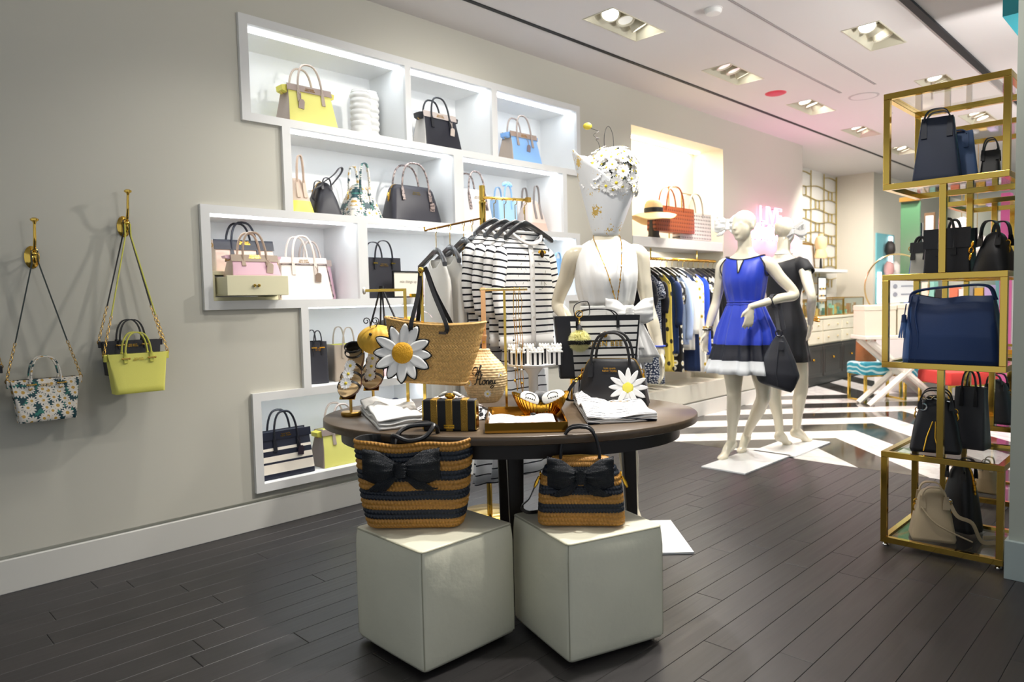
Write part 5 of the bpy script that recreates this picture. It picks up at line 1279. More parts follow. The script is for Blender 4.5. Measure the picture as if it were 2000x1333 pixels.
# ------------------------------------------------------------------ striped tote on a riser
dep = 3.47; p = atd(1166, 737, dep); k = dep/F_PX
rs = thing('brass_riser', 'low open brass riser behind black daisy bag lifting the striped tote', 'riser', (p.x, p.y, TZ+.0005), CF); zr = p.z-TZ
for x_ in (-.13, .13): MB().cbox((x_, 0, zr/2-.003), (.01, .10, zr-.008)).build('side', GOLD, rs)
MB().cbox((0, 0, zr-.004), (.27, .10, .006)).build('top', GOLD, rs)
wT, wB, hT = 168*k, 146*k, onvert(p, 617)-p.z
TS = stripe_mat('tote_stripes', 'f0eee8', '101016', hT/8.6, .26, 'z', .5)
st = thing('striped_tote', 'large black and white striped tote with gold lettering and bee charm', 'tote bag', (p.x, p.y, p.z+.0008), CF)
prof = [(0, wB, .10, .012), (.01, wB, .11, .015), (hT, wT, .10, .012)]
bag_body(st, prof, [TS, leather('101017'), leather('0c0c0e')], lambda kk, x, z: 1 if (abs(x) > interp(prof, z)[0]*.38 or z > hT*.93) else 0, open_=.2, nz=24, nx=16, pinch=.01)
add_handles(st, 39*k, hT*.97, .05, .04, .05, leather('131316'), strap=(.012, .005), lean=0, pw=.6, tabw=.014)
MB().tube(bez([(-39*k, .05, hT*.95), (-40*k, .05, hT+.05), (-15*k, .052, hT+.07), (-10*k, .05, hT+.02), (-14*k, .03, hT-.01)], 16), 1, flat=(.012, .004), up=(0, 1, 0)).build('loose_handle', leather('131316'), st)
text_mesh('gold_lettering', 'QUEEN BEE', .036, GOLD, st, (8*k, -.0555, hT*.55), (PI/2, 0, 0), depth=.002, spacing=1.08)
bb = MB().ball((14*k, -.06, hT*.70), .012, 10, 8, 0, (1, .7, 1.3)).build('bee_brooch', GOLD, st)
for s in (-1, 1): MB().ball((14*k+s*.014, -.06, hT*.72), .010, 8, 6, 0, (1, .4, .6)).build('wing', mat('crystal'), bb)
cp = V((-36*k, -.085, hT*.62)); pmx = thing('pom_charm', 'fluffy yellow and black bee pompom keyring hanging from the striped tote', 'keyring', Matrix.Translation(st.location) @ Matrix.Rotation(CF, 4, 'Z') @ cp, CF)
rr = 21*k
def fur(m_, zlo, zhi, nm, n, r0=rr):
    mb = MB(); rd = random.Random(5)
    for i in range(n):
        z = rd.uniform(zlo, zhi); a = rd.uniform(0, 2*PI); q = math.sqrt(max(0, 1-z*z)); d0 = V((q*math.cos(a), q*math.sin(a), z)); L = r0*rd.uniform(.95, 1.12); t1 = d0.orthogonal().normalized()*.0022; t2 = d0.cross(t1).normalized()*.0022
        b = len(mb.v); mb.v += [d0*r0*.6+t1, d0*r0*.6-t1*.5+t2, d0*r0*.6-t1*.5-t2, d0*L+V((0, 0, -.003))]
        for f in ((0, 1, 3), (1, 2, 3), (2, 0, 3)): mb.face([b+j for j in f])
    o = mb.build(nm, m_, pmx, smooth=False); o['kind'] = 'stuff'
MB().ball((0, 0, 0), rr*.8, 14, 10).build('core', mat('fur_yellow', 'f0ecb4', .9), pmx)
fur(mat('fur_yellow'), .05, 1, 'fur_upper', 1400); fur(mat('fur_black', '1a1915', .9), -.35, .05, 'fur_band', 900, rr*1.03); fur(mat('fur_yellow'), -1, -.35, 'fur_lower', 900)
MB().lathe([(.006, rr*.9), (.017, rr*.95), (.008, rr*1.3), (.003, rr*1.45)], 12).build('cap', BLS, pmx)
mb = MB(); chain(mb, [(0, 0, rr*1.4), (0, .005, rr*2.0)], .005); o = mb.build('chain', GOLD, pmx); o['kind'] = 'stuff'
MB().tube([(.017*math.cos(a), .006, rr*2.0+.02+.017*math.sin(a)) for a in (2*PI*i/18 for i in range(18))], .002, 6, closed=True).build('key_ring', GOLD, pmx)
# small framed sign on the third wall shelf
p0 = V((-3.76, Yfor(798, -3.76, zs[2]), zs[2]+.0006)); pw_ = Yfor(828, -3.76, zs[2])-Yfor(767, -3.76, zs[2]); ph_ = onvert(p0, 530)-zs[2]
sg = thing('framed_sign', 'small black framed cream sign standing in front of the black tote', 'sign', p0, HALF+.05)
for c, s in (((0, 0, .004), (pw_, .012, .008)), ((0, 0, ph_-.004), (pw_, .012, .008)), ((-pw_/2+.004, 0, ph_/2), (.008, .012, ph_)), ((pw_/2-.004, 0, ph_/2), (.008, .012, ph_))): MB().cbox(c, s).build('frame_bar', BLACKM, sg)
MB().cbox((0, .002, ph_/2), (pw_-.012, .004, ph_-.012)).build('card', mat('card_cream', 'efe8d8', .6), sg)
text_mesh('lettering', 'mix things up', .026, mat('ink_grey', '8b8478', .6), sg, (0, -.0012, ph_*.6), (PI/2, 0, 0), depth=.0002, shear=.2)
MB().cbox((.0, -.05, .012), (.05, .02, .024)).build('brass_block', GOLD, sg)
# ================================================================== mannequins
MANN = mat('mannequin_gloss', 'e6dcc4', .25, coat=.3)
TOR = [(.86, .150, .100, .105), (.92, .172, .105, .118), (.98, .170, .105, .118), (1.05, .146, .098, .098), (1.12, .120, .088, .078), (1.17, .116, .084, .074), (1.23, .126, .092, .080), (1.30, .140, .118, .088), (1.34, .146, .118, .092), (1.39, .148, .100, .092), (1.44, .150, .078, .082), (1.47, .135, .060, .068), (1.495, .098, .052, .058), (1.515, .068, .050, .054), (1.54, .055, .050, .052)]
def tor(z): return interp(TOR, z)
def trng(z, e=0., n=40, sway=0., pleat=None, fr=(0, 2*PI), sc_=1.):
    rx, rf, rb = tor(z); out = []
    for i in range(n):
        a = fr[0]+(fr[1]-fr[0])*i/n if fr[1]-fr[0] >= 2*PI-.01 else fr[0]+(fr[1]-fr[0])*i/(n-1)
        ee = e+(pleat(a) if pleat else 0); c, s = math.cos(a), math.sin(a)
        c2, s2 = math.copysign(abs(c)**.9, c), math.copysign(abs(s)**.9, s)
        out.append(V(((rx*sc_+ee)*c2+sway, ((rb if s > 0 else rf)*sc_+ee)*s2, z)))
    return out
def limb(mb, pts, n=10, seg=14):
    P = bez([p[0] for p in pts], n*(len(pts)-1)); k = max(2, n); R = []
    for i in range(len(P)): t = i/k; j = min(int(t), len(pts)-2); u = t-j; R.append(lerp(pts[j][1], pts[j+1][1], smooth(u)))
    R = R[:len(P)]
    mb.tube(P, R, seg); mb.ball(P[0], R[0]*.99, seg, 8); mb.ball(P[-1], R[-1]*.99, seg, 8)
def hand(mb, w, d, n, side, curl=.35, spread=.12):
    """w wrist, d direction, n palm normal, side=+1/-1 thumb side"""
    d = V(d).normalized(); n = (V(n)-d*V(n).dot(d)).normalized(); s = d.cross(n)*side; w = V(w)
    R = Matrix((s, n, d)).transposed()
    mb.ball(w+d*.045, .05, 14, 10, 0, (.66, .26, 1.0), R); mb.ball(w+d*.065, .04, 12, 8, 0, (.9, .30, .8), R)
    for i, (L, off) in enumerate(((.066, 1), (.076, .36), (.071, -.3), (.056, -.9))):
        b = w+d*.082+s*off*.028; dd = (d+s*off*spread).normalized(); p1 = b+dd*L*.45+n*L*.05; d2 = (dd+n*curl).normalized(); p2 = p1+d2*L*.32; d3 = (dd+n*curl*2).normalized(); p3 = p2+d3*L*.27
        mb.tube([b-dd*.02, b, p1, p2, p3], [.0095, .0092, .0085, .0078, .006], 8); mb.ball(p3, .0064, 8, 6)
    b = w+d*.03+s*.026; p1 = b+(s*.75+d*.75).normalized()*.034; p2 = p1+(s*.25+d+n*.3).normalized()*.030; mb.tube([w+d*.015+s*.01, b, p1, p2], [.013, .012, .010, .0075], 8); mb.ball(p2, .0076, 8, 6)
def foot(mb, an, dirv, heel=.065):
    """tip-toe foot, an = ankle, dirv = forward direction"""
    f = V(dirv).normalized(); a = V(an); g = V((a.x, a.y, 0))
    ball_ = g+f*.115+V((0, 0, .022)); toe = g+f*.175+V((0, 0, .016)); hl = g-f*.035+V((0, 0, heel+.012)); s = f.cross(V((0, 0, 1)))
    limb(mb, [(a, .034), (a.lerp(ball_, .5)+V((0, 0, .006)), .033), (ball_, .029), (toe, .016)], 6, 12)
    limb(mb, [(a, .030), (hl+V((0, 0, .012)), .026), (a.lerp(ball_, .55)-V((0, 0, .014)), .022)], 6, 12)
    for k in (-1, 0, 1): limb(mb, [(ball_+s*k*.018, .020), (toe+s*k*.016-f*abs(k)*.012, .012)], 4, 8)
def mannequin(name, label, loc, rz, pose, scale=1.028, head=True, plate=None, group='shop mannequins'):
    t = thing(name, label, 'mannequin', loc, rz, group); t.scale = (scale,)*3
    mb = MB(); R = []
    for z in [q[0] for q in TOR]: R.append(trng(z, sway=pose.get('sway', 0)))
    R.insert(0, [V((p.x*.75, p.y*.75, .82)) for p in R[0]])
    mb.rings(R)
    for s in (-1, 1): mb.ball((s*.066, -.062, 1.312), .050, 14, 10, 0, (1, .95, .95))
    limb(mb, [((0, .004, 1.50), .056), ((0, -.004, 1.56), .049), ((0, -.012, 1.63), .050)], 6)
    if head:
        hr = Matrix.Rotation(pose.get('turn', 0), 3, 'Z'); hc = V((0, -.028, 1.70))
        H = MB(); H.ball((0, .012, .032), .088, 20, 14, 0, (.84, 1.06, .92)); H.ball((0, -.022, -.018), .075, 20, 14, 0, (.84, .92, 1.16)); H.ball((0, -.048, -.078), .034, 14, 10, 0, (1.0, .9, .8))
        H.ball((0, -.098, -.010), .012, 10, 8, 0, (.8, .9, 1.8)); H.ball((0, -.103, -.022), .011, 10, 8)
        H.ball((0, -.088, -.046), .015, 10, 6, 0, (1.25, .6, .42)); H.ball((0, -.086, -.056), .015, 10, 6, 0, (1.05, .6, .45))
        for s in (-1, 1):
            H.ball((s*.073, .012, -.005), .024, 10, 8, 0, (.3, .7, 1.2)); H.ball((s*.028, -.074, .014), .014, 10, 8, 0, (1.3, .5, .7))
        for p in H.v: p.rotate(hr)
        H.v = [p+hc for p in H.v]; mb.add(H)
    for s, k in ((-1, 'R'), (1, 'L')):
        hip = V((s*.088, 0, .90)); kn, an, fd = pose['leg'+k]
        kn, an = V(kn), V(an); mid = hip.lerp(kn, .5); cal = kn.lerp(an, .32)+V((s*.004, .016, 0))
        limb(mb, [(hip, .088), (mid+V((0, -.006, 0)), .073), (kn, .051), (cal, .050), (kn.lerp(an, .72), .036), (an, .030)], 8, 18)
        mb.ball(kn+V((0, -.012, 0)), .044, 12, 8)
        foot(mb, an, fd)
        sh = V((s*.168, .004, 1.425)); el, wr, hd, hn = pose['arm'+k]; el, wr = V(el), V(wr)
        limb(mb, [(V((s*.10, .004, 1.44)), .045), (sh, .049), (sh.lerp(el, .45), .041), (el, .033), (el.lerp(wr, .35), .034), (wr, .022)], 8, 14)
        hand(mb, wr, hd, hn, pose.get('thumb'+k, 1), pose.get('curl', .35))
    me = mb.mesh('raw', MANN); o = bpy.data.objects.new('raw', me); COL.objects.link(o)
    m = o.modifiers.new('r', 'REMESH'); m.mode = 'VOXEL'; m.voxel_size = .0062; m.use_smooth_shade = True
    sm = o.modifiers.new('s', 'SMOOTH'); sm.iterations = 6; sm.factor = .5
    bpy.context.view_layer.update(); me2 = bpy.data.meshes.new_from_object(o.evaluated_get(bpy.context.evaluated_depsgraph_get()))
    bpy.data.objects.remove(o); me2.name = 'body'; me2.materials.clear(); me2.materials.append(MANN)
    b = bpy.data.objects.new('body', me2); COL.objects.link(b); b.parent = t
    if plate:
        c, sx, sy, pr = plate; mb = MB().box((-sx/2, -sy/2, .0008), (sx/2, sy/2, .010)); o = mb.build('base_plate', mat('plate_white', 'f0f0f0', .2), t, smooth=False, loc=(c[0], c[1], 0), rot=(0, 0, pr)); o.scale = (1/scale,)*3
    return t
def cloth_rings(parent, name, R, m, mf=None, uvs=1., thick=.003, angle=180, cap=False):
    n = len(R[0]); mb = MB(); L = [0]
    for a, b in zip(R, R[1:]): L.append(L[-1]+(b[0]-a[0]).length)
    mb.rings(R, cap0=cap, cap1=cap, mf=mf, uvf=lambda i, j: (j/n*uvs, L[i]))
    o = mb.build(name, m, parent, angle=angle); s = o.modifiers.new('solid', 'SOLIDIFY'); s.thickness = thick; return o
# ---- blue dress mannequin
p1, p2 = onz(1424, 902), onz(1463, 884)
ML = V((-2.46, 4.90, .0))
SCL = 1.028
def loc_(p, L, rz=0.): q = Matrix.Rotation(-rz, 3, 'Z') @ (V(p)-L); return V((q.x/SCL, q.y/SCL, 0))
a1, a2 = loc_(onz(1432, 893), ML), loc_(onz(1466, 880), ML)
pose = dict(legR=((-.085, -.05+a1.y*.4, .49), (a1.x, a1.y, .115), (-.1, -1, 0)), legL=((.082, -.02+a2.y*.35, .49), (a2.x, a2.y, .115), (.1, -1, 0)),
    armR=((-.235, .03, 1.17), (-.275, -.05, .94), (-.05, -.25, -1), (.9, -.2, 0)), armL=((.330, .05, 1.21), (.13, -.22, 1.135), (-.06, -.14, -1.0), (-.6, .5, .2)), turn=-.25, thumbR=1, thumbL=-1)
M1 = mannequin('mannequin', 'glossy white mannequin in a royal blue sleeveless dress with black and white hem', ML, math.radians(4), pose, plate=((0, .03), .34, .75, -math.radians(4)))
BLU = mat('dress_blue', '1b38b8', .45, sheen=.2); NAV = mat('dress_navy', '0d1020', .6); OFFW = mat('dress_white', 'e4e6e8', .6)
def pleats(n, amp, ph=0): return lambda a: amp*(math.sin(n*a+ph)+.4*math.sin(n*2.3*a+1))
R = []
for z, e, am in ((1.497, .010, 0), (1.47, .010, 0), (1.44, .010, 0), (1.39, .012, .001), (1.34, .012, .002), (1.30, .012, .002), (1.25, .014, .003), (1.20, .012, .004), (1.165, .008, .003), (1.15, .008, .003), (1.13, .016, .005), (1.05, .022, .008), (.98, .028, .011), (.90, .052, .014), (.865, .062, .016), (.864, .062, .016), (.80, .080, .018), (.755, .094, .020), (.754, .094, .020), (.70, .112, .022), (.66, .125, .024)):
    R.append(trng(z, e, 96, pleat=pleats(13, am)))
def boat(R, dz=.030):
    for k_, f_ in ((0, 1.), (1, .45)):
        for i, p in enumerate(R[k_]):
            c = abs(math.cos(2*PI*i/len(R[k_]))); p.z = (1.456 if k_ == 0 else 1.448)+dz*c**1.5*f_+(.004 if k_ == 0 else 0)
            if k_ == 0: p.x *= 1.06; p.y *= 1.02
R[0] = trng(1.478, .008, 96); R[1] = trng(1.455, .010, 96); boat(R); NECK1 = [p.copy() for p in R[0]]
zz = [r[0].z for r in R]
cloth_rings(M1, 'dress', R, [BLU, NAV, OFFW], mf=lambda i, j: 0 if zz[i] > .8645 else 1 if zz[i] > .7545 else 2)
for zb in (1.168, 1.148): MB().tube([p for p in trng(zb, .012, 60)], .004, 5, closed=True).build('waist_seam', BLU, M1)
MB().tube([p+V((0, 0, .002)) for p in NECK1], .0042, 6, closed=True).build('neck_trim', NAV, M1)
slit = [V((x, -tor(z)[1]-.016, z)) for x, z in ((-.024, 1.458), (-.015, 1.425), (-.003, 1.37), (.003, 1.37), (.015, 1.425), (.024, 1.458))]
mb = MB(); b = [p+V((0, -.001 if p.z < 1.44 else -.003, 0)) for p in slit]; mb.v = b; mb.face((0, 1, 4, 5)); mb.face((1, 2, 3, 4)); mb.build('neck_slit', MANN, M1, smooth=False)
for q in (slit[:3], slit[3:]): MB().tube([p+V((0, -.002, 0)) for p in q], .004, 6).build('slit_trim', NAV, M1)
for s in (-1, 1):
    pts = [V((s*(tor(z)[0]+.010), y, z)) for y, z in ((-.045, 1.475), (-.056, 1.42), (-.045, 1.37), (0, 1.345), (.045, 1.37), (.056, 1.42), (.04, 1.475))]
    MB().tube(bez([(p.x-s*.012 if i in (0, 6) else p.x+s*.003, p.y, p.z) for i, p in enumerate(pts)], 24), .004, 6).build('armhole_trim', NAV, M1)
def head_bow(parent, c, m=WCL, k=1.):
    for dz, W_, H_ in ((0, .21, .105), (.035, .17, .08)):
        o = bow(parent, (c[0], c[1]-.01, c[2]+dz-.03), W_, H_, m, .03, tails=dz == 0); o.name = 'head_bow'
mb = MB().tube([V((.080*math.cos(a), -.02+.098*math.sin(a), 1.735-.06*math.cos(a)*0+.030*math.sin(a))) for a in (2*PI*i/30 for i in range(30))], 1, flat=(.03, .006), up=(0, 0, 1), closed=True)
head_bow(M1, (-.105, -.03, 1.735))
MB().tube([V((-.272+.03*math.cos(a), -.045+.03*math.sin(a), .965)) for a in (2*PI*i/16 for i in range(16))], .006, 6, closed=True).build('bracelet', BLACKM, M1)
MB().tube([V((-.27+.031*math.cos(a), -.043+.031*math.sin(a), .985)) for a in (2*PI*i/16 for i in range(16))], .004, 6, closed=True).build('bracelet', GOLD, M1)
# slouchy bag on her arm
W1 = Matrix.Translation(ML) @ Matrix.Rotation(math.radians(4), 4, 'Z') @ Matrix.Scale(SCL, 4)
fa = W1 @ V((.235, -.085, 1.178))
hb = thing('slouchy_bag', 'charcoal slouchy leather bag hanging from the forearm of blue dress mannequin', 'handbag', (fa.x+.02, fa.y-.015, fa.z-.62), CF-.6)
GLE = leather('2b2c33', .38)
mb = MB(); prof = [(0, .21, .05), (.02, .25, .09), (.10, .31, .12), (.20, .23, .11), (.30, .13, .07), (.37, .05, .035)]
R = []
for i in range(25):
    z = .37*i/24; w_, d_ = interp(prof, z); R.append([V((w_/2*math.cos(a)+.03*(z/.37), d_/2*math.sin(a)*(1+.12*math.sin(3*a+z*14)), z-.03*math.cos(a)*(1-z/.37)**2)) for a in (2*PI*k/40 for k in range(40))])
mb.rings(R); mb.build('body', GLE, hb, angle=180)
MB().tube([(.03-.155*.0, -.062, .02), (.02, -.066, .10), (.025, -.06, .2), (.03, -.04, .3)], .004, 6).build('seam', GLE, hb)
MB().tube([(.03+.022*math.cos(a), -.03, .385+.022*math.sin(a)) for a in (2*PI*i/16 for i in range(16))], .005, 6, closed=True).build('ring', mat('gunmetal', '3a3a40', .3, .9), hb)
Mi = (Matrix.Translation(hb.location) @ Matrix.Rotation(CF-.6, 4, 'Z')).inverted(); ap = Mi @ fa
MB().tube(bez([(.03, -.03, .405), tuple(V((.03, -.03, .405)).lerp(ap, .6)), tuple(ap+V((-.01, -.040, -.005))), tuple(ap+V((0, -.012, .036))), tuple(ap+V((0.02, .040, .0))), (.05, .03, .41)], 26), 1, flat=(.024, .004), up=(1, 0, 0)).build('strap', GLE, hb)
MB().cbox((.055, -.062, .30), (.035, .006, .06)).build('tag', GLE, hb, bevel=.002)
# ---- black dress mannequin, seen from behind
M2L = V((-2.475, 5.575, 0)); rz2 = math.radians(172)
a1, a2 = loc_(onz(1560, 862), M2L, rz2), loc_(onz(1529, 878), M2L, rz2)
pose = dict(legR=((-.08, -.03+a1.y*.3, .49), (a1.x*.6-.03, a1.y*.6, .115), (-.15, -1, 0)), legL=((.085, -.02, .49), (a2.x*.6+.03, a2.y*.6, .115), (.1, -1, 0)),
    armR=((-.305, .12, 1.19), (-.215, -.02, .985), (.25, -.2, -1), (1, .2, 0)), armL=((.24, .03, 1.17), (.26, -.06, .93), (0, -.2, -1), (-1, 0, 0)), turn=.25, thumbR=1, thumbL=-1)
M2 = mannequin('mannequin', 'glossy white mannequin in a black cap-sleeve dress seen from behind', M2L, rz2, pose, plate=((-.045, -.055), .34, .70, -rz2+PI))
BLK = mat('dress_black', '0c0c12', .7, sheen=.1)
R = [trng(z, e, 96, pleat=pleats(7, am)) for z, e, am in ((1.50, .008, 0), (1.48, .010, 0), (1.45, .012, 0), (1.40, .012, 0), (1.34, .012, 0), (1.28, .012, 0), (1.20, .010, 0), (1.14, .010, 0), (1.05, .012, .001), (.98, .014, .002), (.92, .018, .003), (.84, .034, .005), (.76, .05, .006), (.69, .058, .007))]
R[0] = trng(1.482, .006, 96); R[1] = trng(1.458, .010, 96); boat(R)
cloth_rings(M2, 'dress', R, BLK)
for s in (-1, 1):
    mb = MB(); pts = [(V((s*.12, .002, 1.452)), .050), (V((s*.165, .004, 1.432)), .0565), (V((s*.196, .01, 1.392)), .0555), (V((s*.212, .014, 1.368)), .057)]; P = [p for p, _ in pts]; mb.tube(P, [r for _, r in pts], 20, caps=False); o = mb.build('cap_sleeve', BLK, M2); so = o.modifiers.new('s', 'SOLIDIFY'); so.thickness = .003
head_bow(M2, (-.095, .02, 1.72))
MB().tube([V((.062*math.cos(a), -.005+.06*math.sin(a), 1.525)) for a in (2*PI*i/24 for i in range(24))], .006, 6, closed=True).build('pearl_necklace', mat('pearl'), M2)
for k_ in (.0, .018): MB().tube([V((-.245+.032*math.cos(a), -.035+.03*math.sin(a), 1.01+k_+.01*math.cos(a))) for a in (2*PI*i/16 for i in range(16))], .005, 6, closed=True).build('bracelet', GOLD, M2)
# ---- bouquet-headed mannequin behind the table
M3L = atd(1192, 1040, 3.80); M3L.z = 0
pose = dict(legR=((-.085, -.03, .49), (-.095, -.03, .115), (-.15, -1, 0)), legL=((.085, -.05, .49), (.11, -.06, .115), (.15, -1, 0)),
    armR=((-.245, .13, 1.19), (-.16, -.01, 1.03), (.6, -.5, -.5), (.3, .6, -.5)), armL=((.212, .0, 1.16), (.255, -.09, .93), (.02, -.25, -1), (-1, 0, 0)), thumbR=1, thumbL=-1)
M3s = mannequin('mannequin', 'white mannequin with a daisy bouquet for a head behind the table', M3L, CF, pose, head=False, scale=1.03, plate=((.12, -.12), .46, .50, 0))
WS = mat('blouse_white', 'f3f2ef', .6, sheen=.15); wr = lambda z: pleats(16, .0018+.002*max(0, 1.2-z)*3)
R = [trng(z, e, 90, pleat=pleats(9, am, z*9)) for z, e, am in ((1.505, .006, 0), (1.48, .010, 0), (1.44, .010, 0), (1.40, .012, .001), (1.35, .014, .003), (1.30, .016, .004), (1.25, .018, .006), (1.20, .016, .006), (1.165, .012, .004))]
cloth_rings(M3s, 'blouse', R, WS)
R = []
for i in range(14):
    z = 1.175-.085*i/13; R.append(trng(z, .018+.004*abs(math.sin(i*1.3)), 60))
cloth_rings(M3s, 'sash', R, WS)
R = [trng(z, e, 110, pleat=pleats(11, am, .5)) for z, e, am in ((1.10, .016, .003), (1.06, .024, .006), (1.0, .034, .012), (.93, .045, .016), (.885, .058, .019))]
cloth_rings(M3s, 'peplum', R, WS)
o = bow(M3s, (.095, -.118, 1.135), .235, .125, WS, .035, tails=False); o.name = 'sash_bow'
for s, L in ((0, .17), (1, .21)):
    o = MB().grid(8, 12, lambda u, v, s=s, L=L: (.095+s*.03+(u-.5)*(.03+.10*v)+s*.05*v, -.128-.02*v-.006*math.sin(u*14)*v, 1.125-L*v)).build('sash_tail', WS, M3s, angle=180); so = o.modifiers.new('s', 'SOLIDIFY'); so.thickness = .003
PANT = stripe_mat('trouser_stripes', 'e9e9ec', '1c2136', .03, .22, 'u', .8)
for s in (-1, 1):
    R = []
    for i in range(16):
        t_ = i/15; z = .99-.47*t_; r = lerp(.105, .118, t_); cx_ = s*lerp(.070, .100, t_)
        R.append([V((cx_+r*(1+.05*math.sin(7*a+i*.1))*math.cos(a)*(1 if t_ > .2 else .95), -.035*t_+r*1.08*math.sin(a)*(1+.04*math.sin(5*a)), z)) for a in (2*PI*k/64 for k in range(64))])
    cloth_rings(M3s, 'trouser_leg', R, PANT, uvs=.72)
MB().tube([V((.248+.030*math.cos(a), -.075+.03*math.sin(a), .965)) for a in (2*PI*i/16 for i in range(16))], .005, 6, closed=True).build('bracelet', mat('bracelet_blue', '3a55c8', .4), M3s)
W3 = Matrix.Translation(M3L) @ Matrix.Rotation(CF, 4, 'Z') @ Matrix.Scale(1.03, 4)
nk = thing('pendant_necklace', 'long gold necklace with a bee pendant on the white blouse', 'necklace', W3 @ V((0, 0, 1.5)), CF)
for s in (-1, 1):
    pts = [(s*.055, .02, .045), (s*.07, -.03, .02)]+[(s*(.07*(1-q)+.0)+.035*q, -tor(1.49-.31*q)[1]-.026-(.012 if q > .3 else 0), .0-.33*q) for q in (.1, .25, .4, .55, .7, .85, 1.)]
    mb = MB().tube(bez(pts, 40), [.0018+.0010*(i % 2) for i in range(len(bez(pts, 40)))], 5); mb.build('chain', GOLD, nk)
    for q in (.2, .42, .62, .8): MB().ball((s*(.07*(1-q))+.035*q, -tor(1.49-.31*q)[1]-.036, -.33*q), .006, 8, 6, 0, (.8, .8, 1.4)).build('bead', GOLD if q > .5 else mat('pearl'), nk)
mb = MB().ball((.035, -.130, -.365), .014, 10, 8, 0, (1, .8, 1.5)); pd_ = mb.build('bee_pendant', GOLD, nk)
for s in (-1, 1): MB().ball((.035+s*.013, -.13, -.35), .012, 8, 6, 0, (.5, .4, 1.2), Matrix.Rotation(s*.4, 3, 'Y')).build('wing', GOLD, pd_)
# bouquet
bq = thing('daisy_bouquet', 'giant paper-wrapped bouquet of white daisies standing in for the mannequin head', 'bouquet', W3 @ V((0, 0, 1.525)), CF)
def wrapm():
    m = bpy.data.materials.new('wrapping_paper'); m.use_nodes = True; nt = NT(m)
    vo = nt.new('ShaderNodeTexVoronoi'); nt.set(vo.inputs['Vector'], nt.coord()); vo.inputs['Scale'].default_value = 11; vo.inputs['Randomness'].default_value = .7
    n = nt.new('ShaderNodeTexNoise'); nt.set(n.inputs['Vector'], nt.coord()); n.inputs['Scale'].default_value = 95; n.inputs['Detail'].default_value = 3
    f = nt.math('LESS_THAN', nt.math('ADD', vo.outputs['Distance'], nt.math('MULTIPLY', n.outputs[0], 1.3)), .93)
    nt.set(nt.b.inputs['Base Color'], nt.mix(f, lin('e6e8ea'), lin('d8b660'))); nt.set(nt.b.inputs['Metallic'], nt.math('MULTIPLY', f, .4)); nt.b.inputs['Roughness'].default_value = .5; return m
HC = .425
def cone(u, v):
    a = 2*PI*u; rim = HC*(1.0 if True else 1)-.185*math.exp(-((a-1.5*PI-.40)/.95)**2)-.02*math.sin(a*2)
    rim -= .085*max(0, math.cos(a)); rim += .03*math.exp(-((a-PI)/.35)**2)
    z = rim*v; r = lerp(.062, .190, (z/HC)**.9)+.006*math.sin(a*5)*v
    return (r*math.cos(a)*1.02+.075*z, r*.92*math.sin(a), z)
o = MB().grid(72, 20, cone, close_u=True).build('wrapping_paper', wrapm(), bq, angle=180); so = o.modifiers.new('s', 'SOLIDIFY'); so.thickness = .0025
FOL = mat('foliage_dark', '2c3a2c', .7, var=.3)
rd = random.Random(3); fc = V((.026, -.008, .305)); fr = V((.142, .130, .148))
mb = MB().ball((0.025, 0, .29), .118, 20, 12, 0, (1, .92, .72)); mb.build('foliage', mat('foliage_core', '1f2a20', .8), bq)
pts = []
k_ = 0
while len(pts) < 110 and k_ < 6000:
    k_ += 1; z = rd.uniform(-.55, 1); a = rd.uniform(0, 2*PI); q = math.sqrt(1-z*z); d0 = V((q*math.cos(a), q*math.sin(a), z))
    if z < -.1 and math.sin(a) > .2: continue
    if all((d0-p).length > .205 for p in pts): pts.append(d0)
for i, d0 in enumerate(pts):
    c = fc+V((d0.x*fr.x, d0.y*fr.y, d0.z*fr.z))*rd.uniform(.92, 1.10); n_ = (d0+V((rd.uniform(-.3, .3), rd.uniform(-.45, .15), rd.uniform(-.1, .3)))).normalized()
    daisy(bq, c, n_, rd.uniform(.029, .037), 13, .0115, PETP, DCY, c0=.24, rnd=.10, two=True, seed=i, cup=.12, name='daisy_flower')
lf = MB()
for i in range(120):
    z = rd.uniform(-.5, .95); a = rd.uniform(0, 2*PI); q = math.sqrt(1-z*z); d0 = V((q*math.cos(a), q*math.sin(a), z)); c = fc+V((d0.x*fr.x, d0.y*fr.y, d0.z*fr.z))*.93; e = d0.orthogonal().normalized(); f_ = d0.cross(e)
    b = len(lf.v); lf.v += [c-e*.03, c+f_*.010+d0*.006, c+e*.03+d0*.012, c-f_*.010+d0*.006]; lf.face((b, b+1, b+2, b+3))
o = lf.build('leaves', FOL, bq); o['kind'] = 'stuff'
pk = MB().tube(bez([(-.02, 0, .47), (-.03, -.01, .55), (-.045, -.01, .575)]+[(-.045+.014*math.cos(q), -.01+.01*math.sin(q), .58+.006*q) for q in (0, 1.6, 3.2, 4.8, 6.4)]+[(-.075, -.01, .635)], 60), .0016, 5).build('bee_pick', BLACKM, bq, loc=(.0, 0, -.075))
MB().ball((-.088, -.01, .645), .020, 12, 8, 0, (1.2, .9, .9)).build('bee_ball', mat('bee_yellow', 'b9a732', .6), pk)
MB().tube(bez([(0, 0, .47), (.0, -.0, .60), (.022, 0, .645), (.045, 0, .59), (.045, 0, .47)], 20), .0016, 5).build('wire_leaf', BLACKM, bq, loc=(.0, 0, -.075))
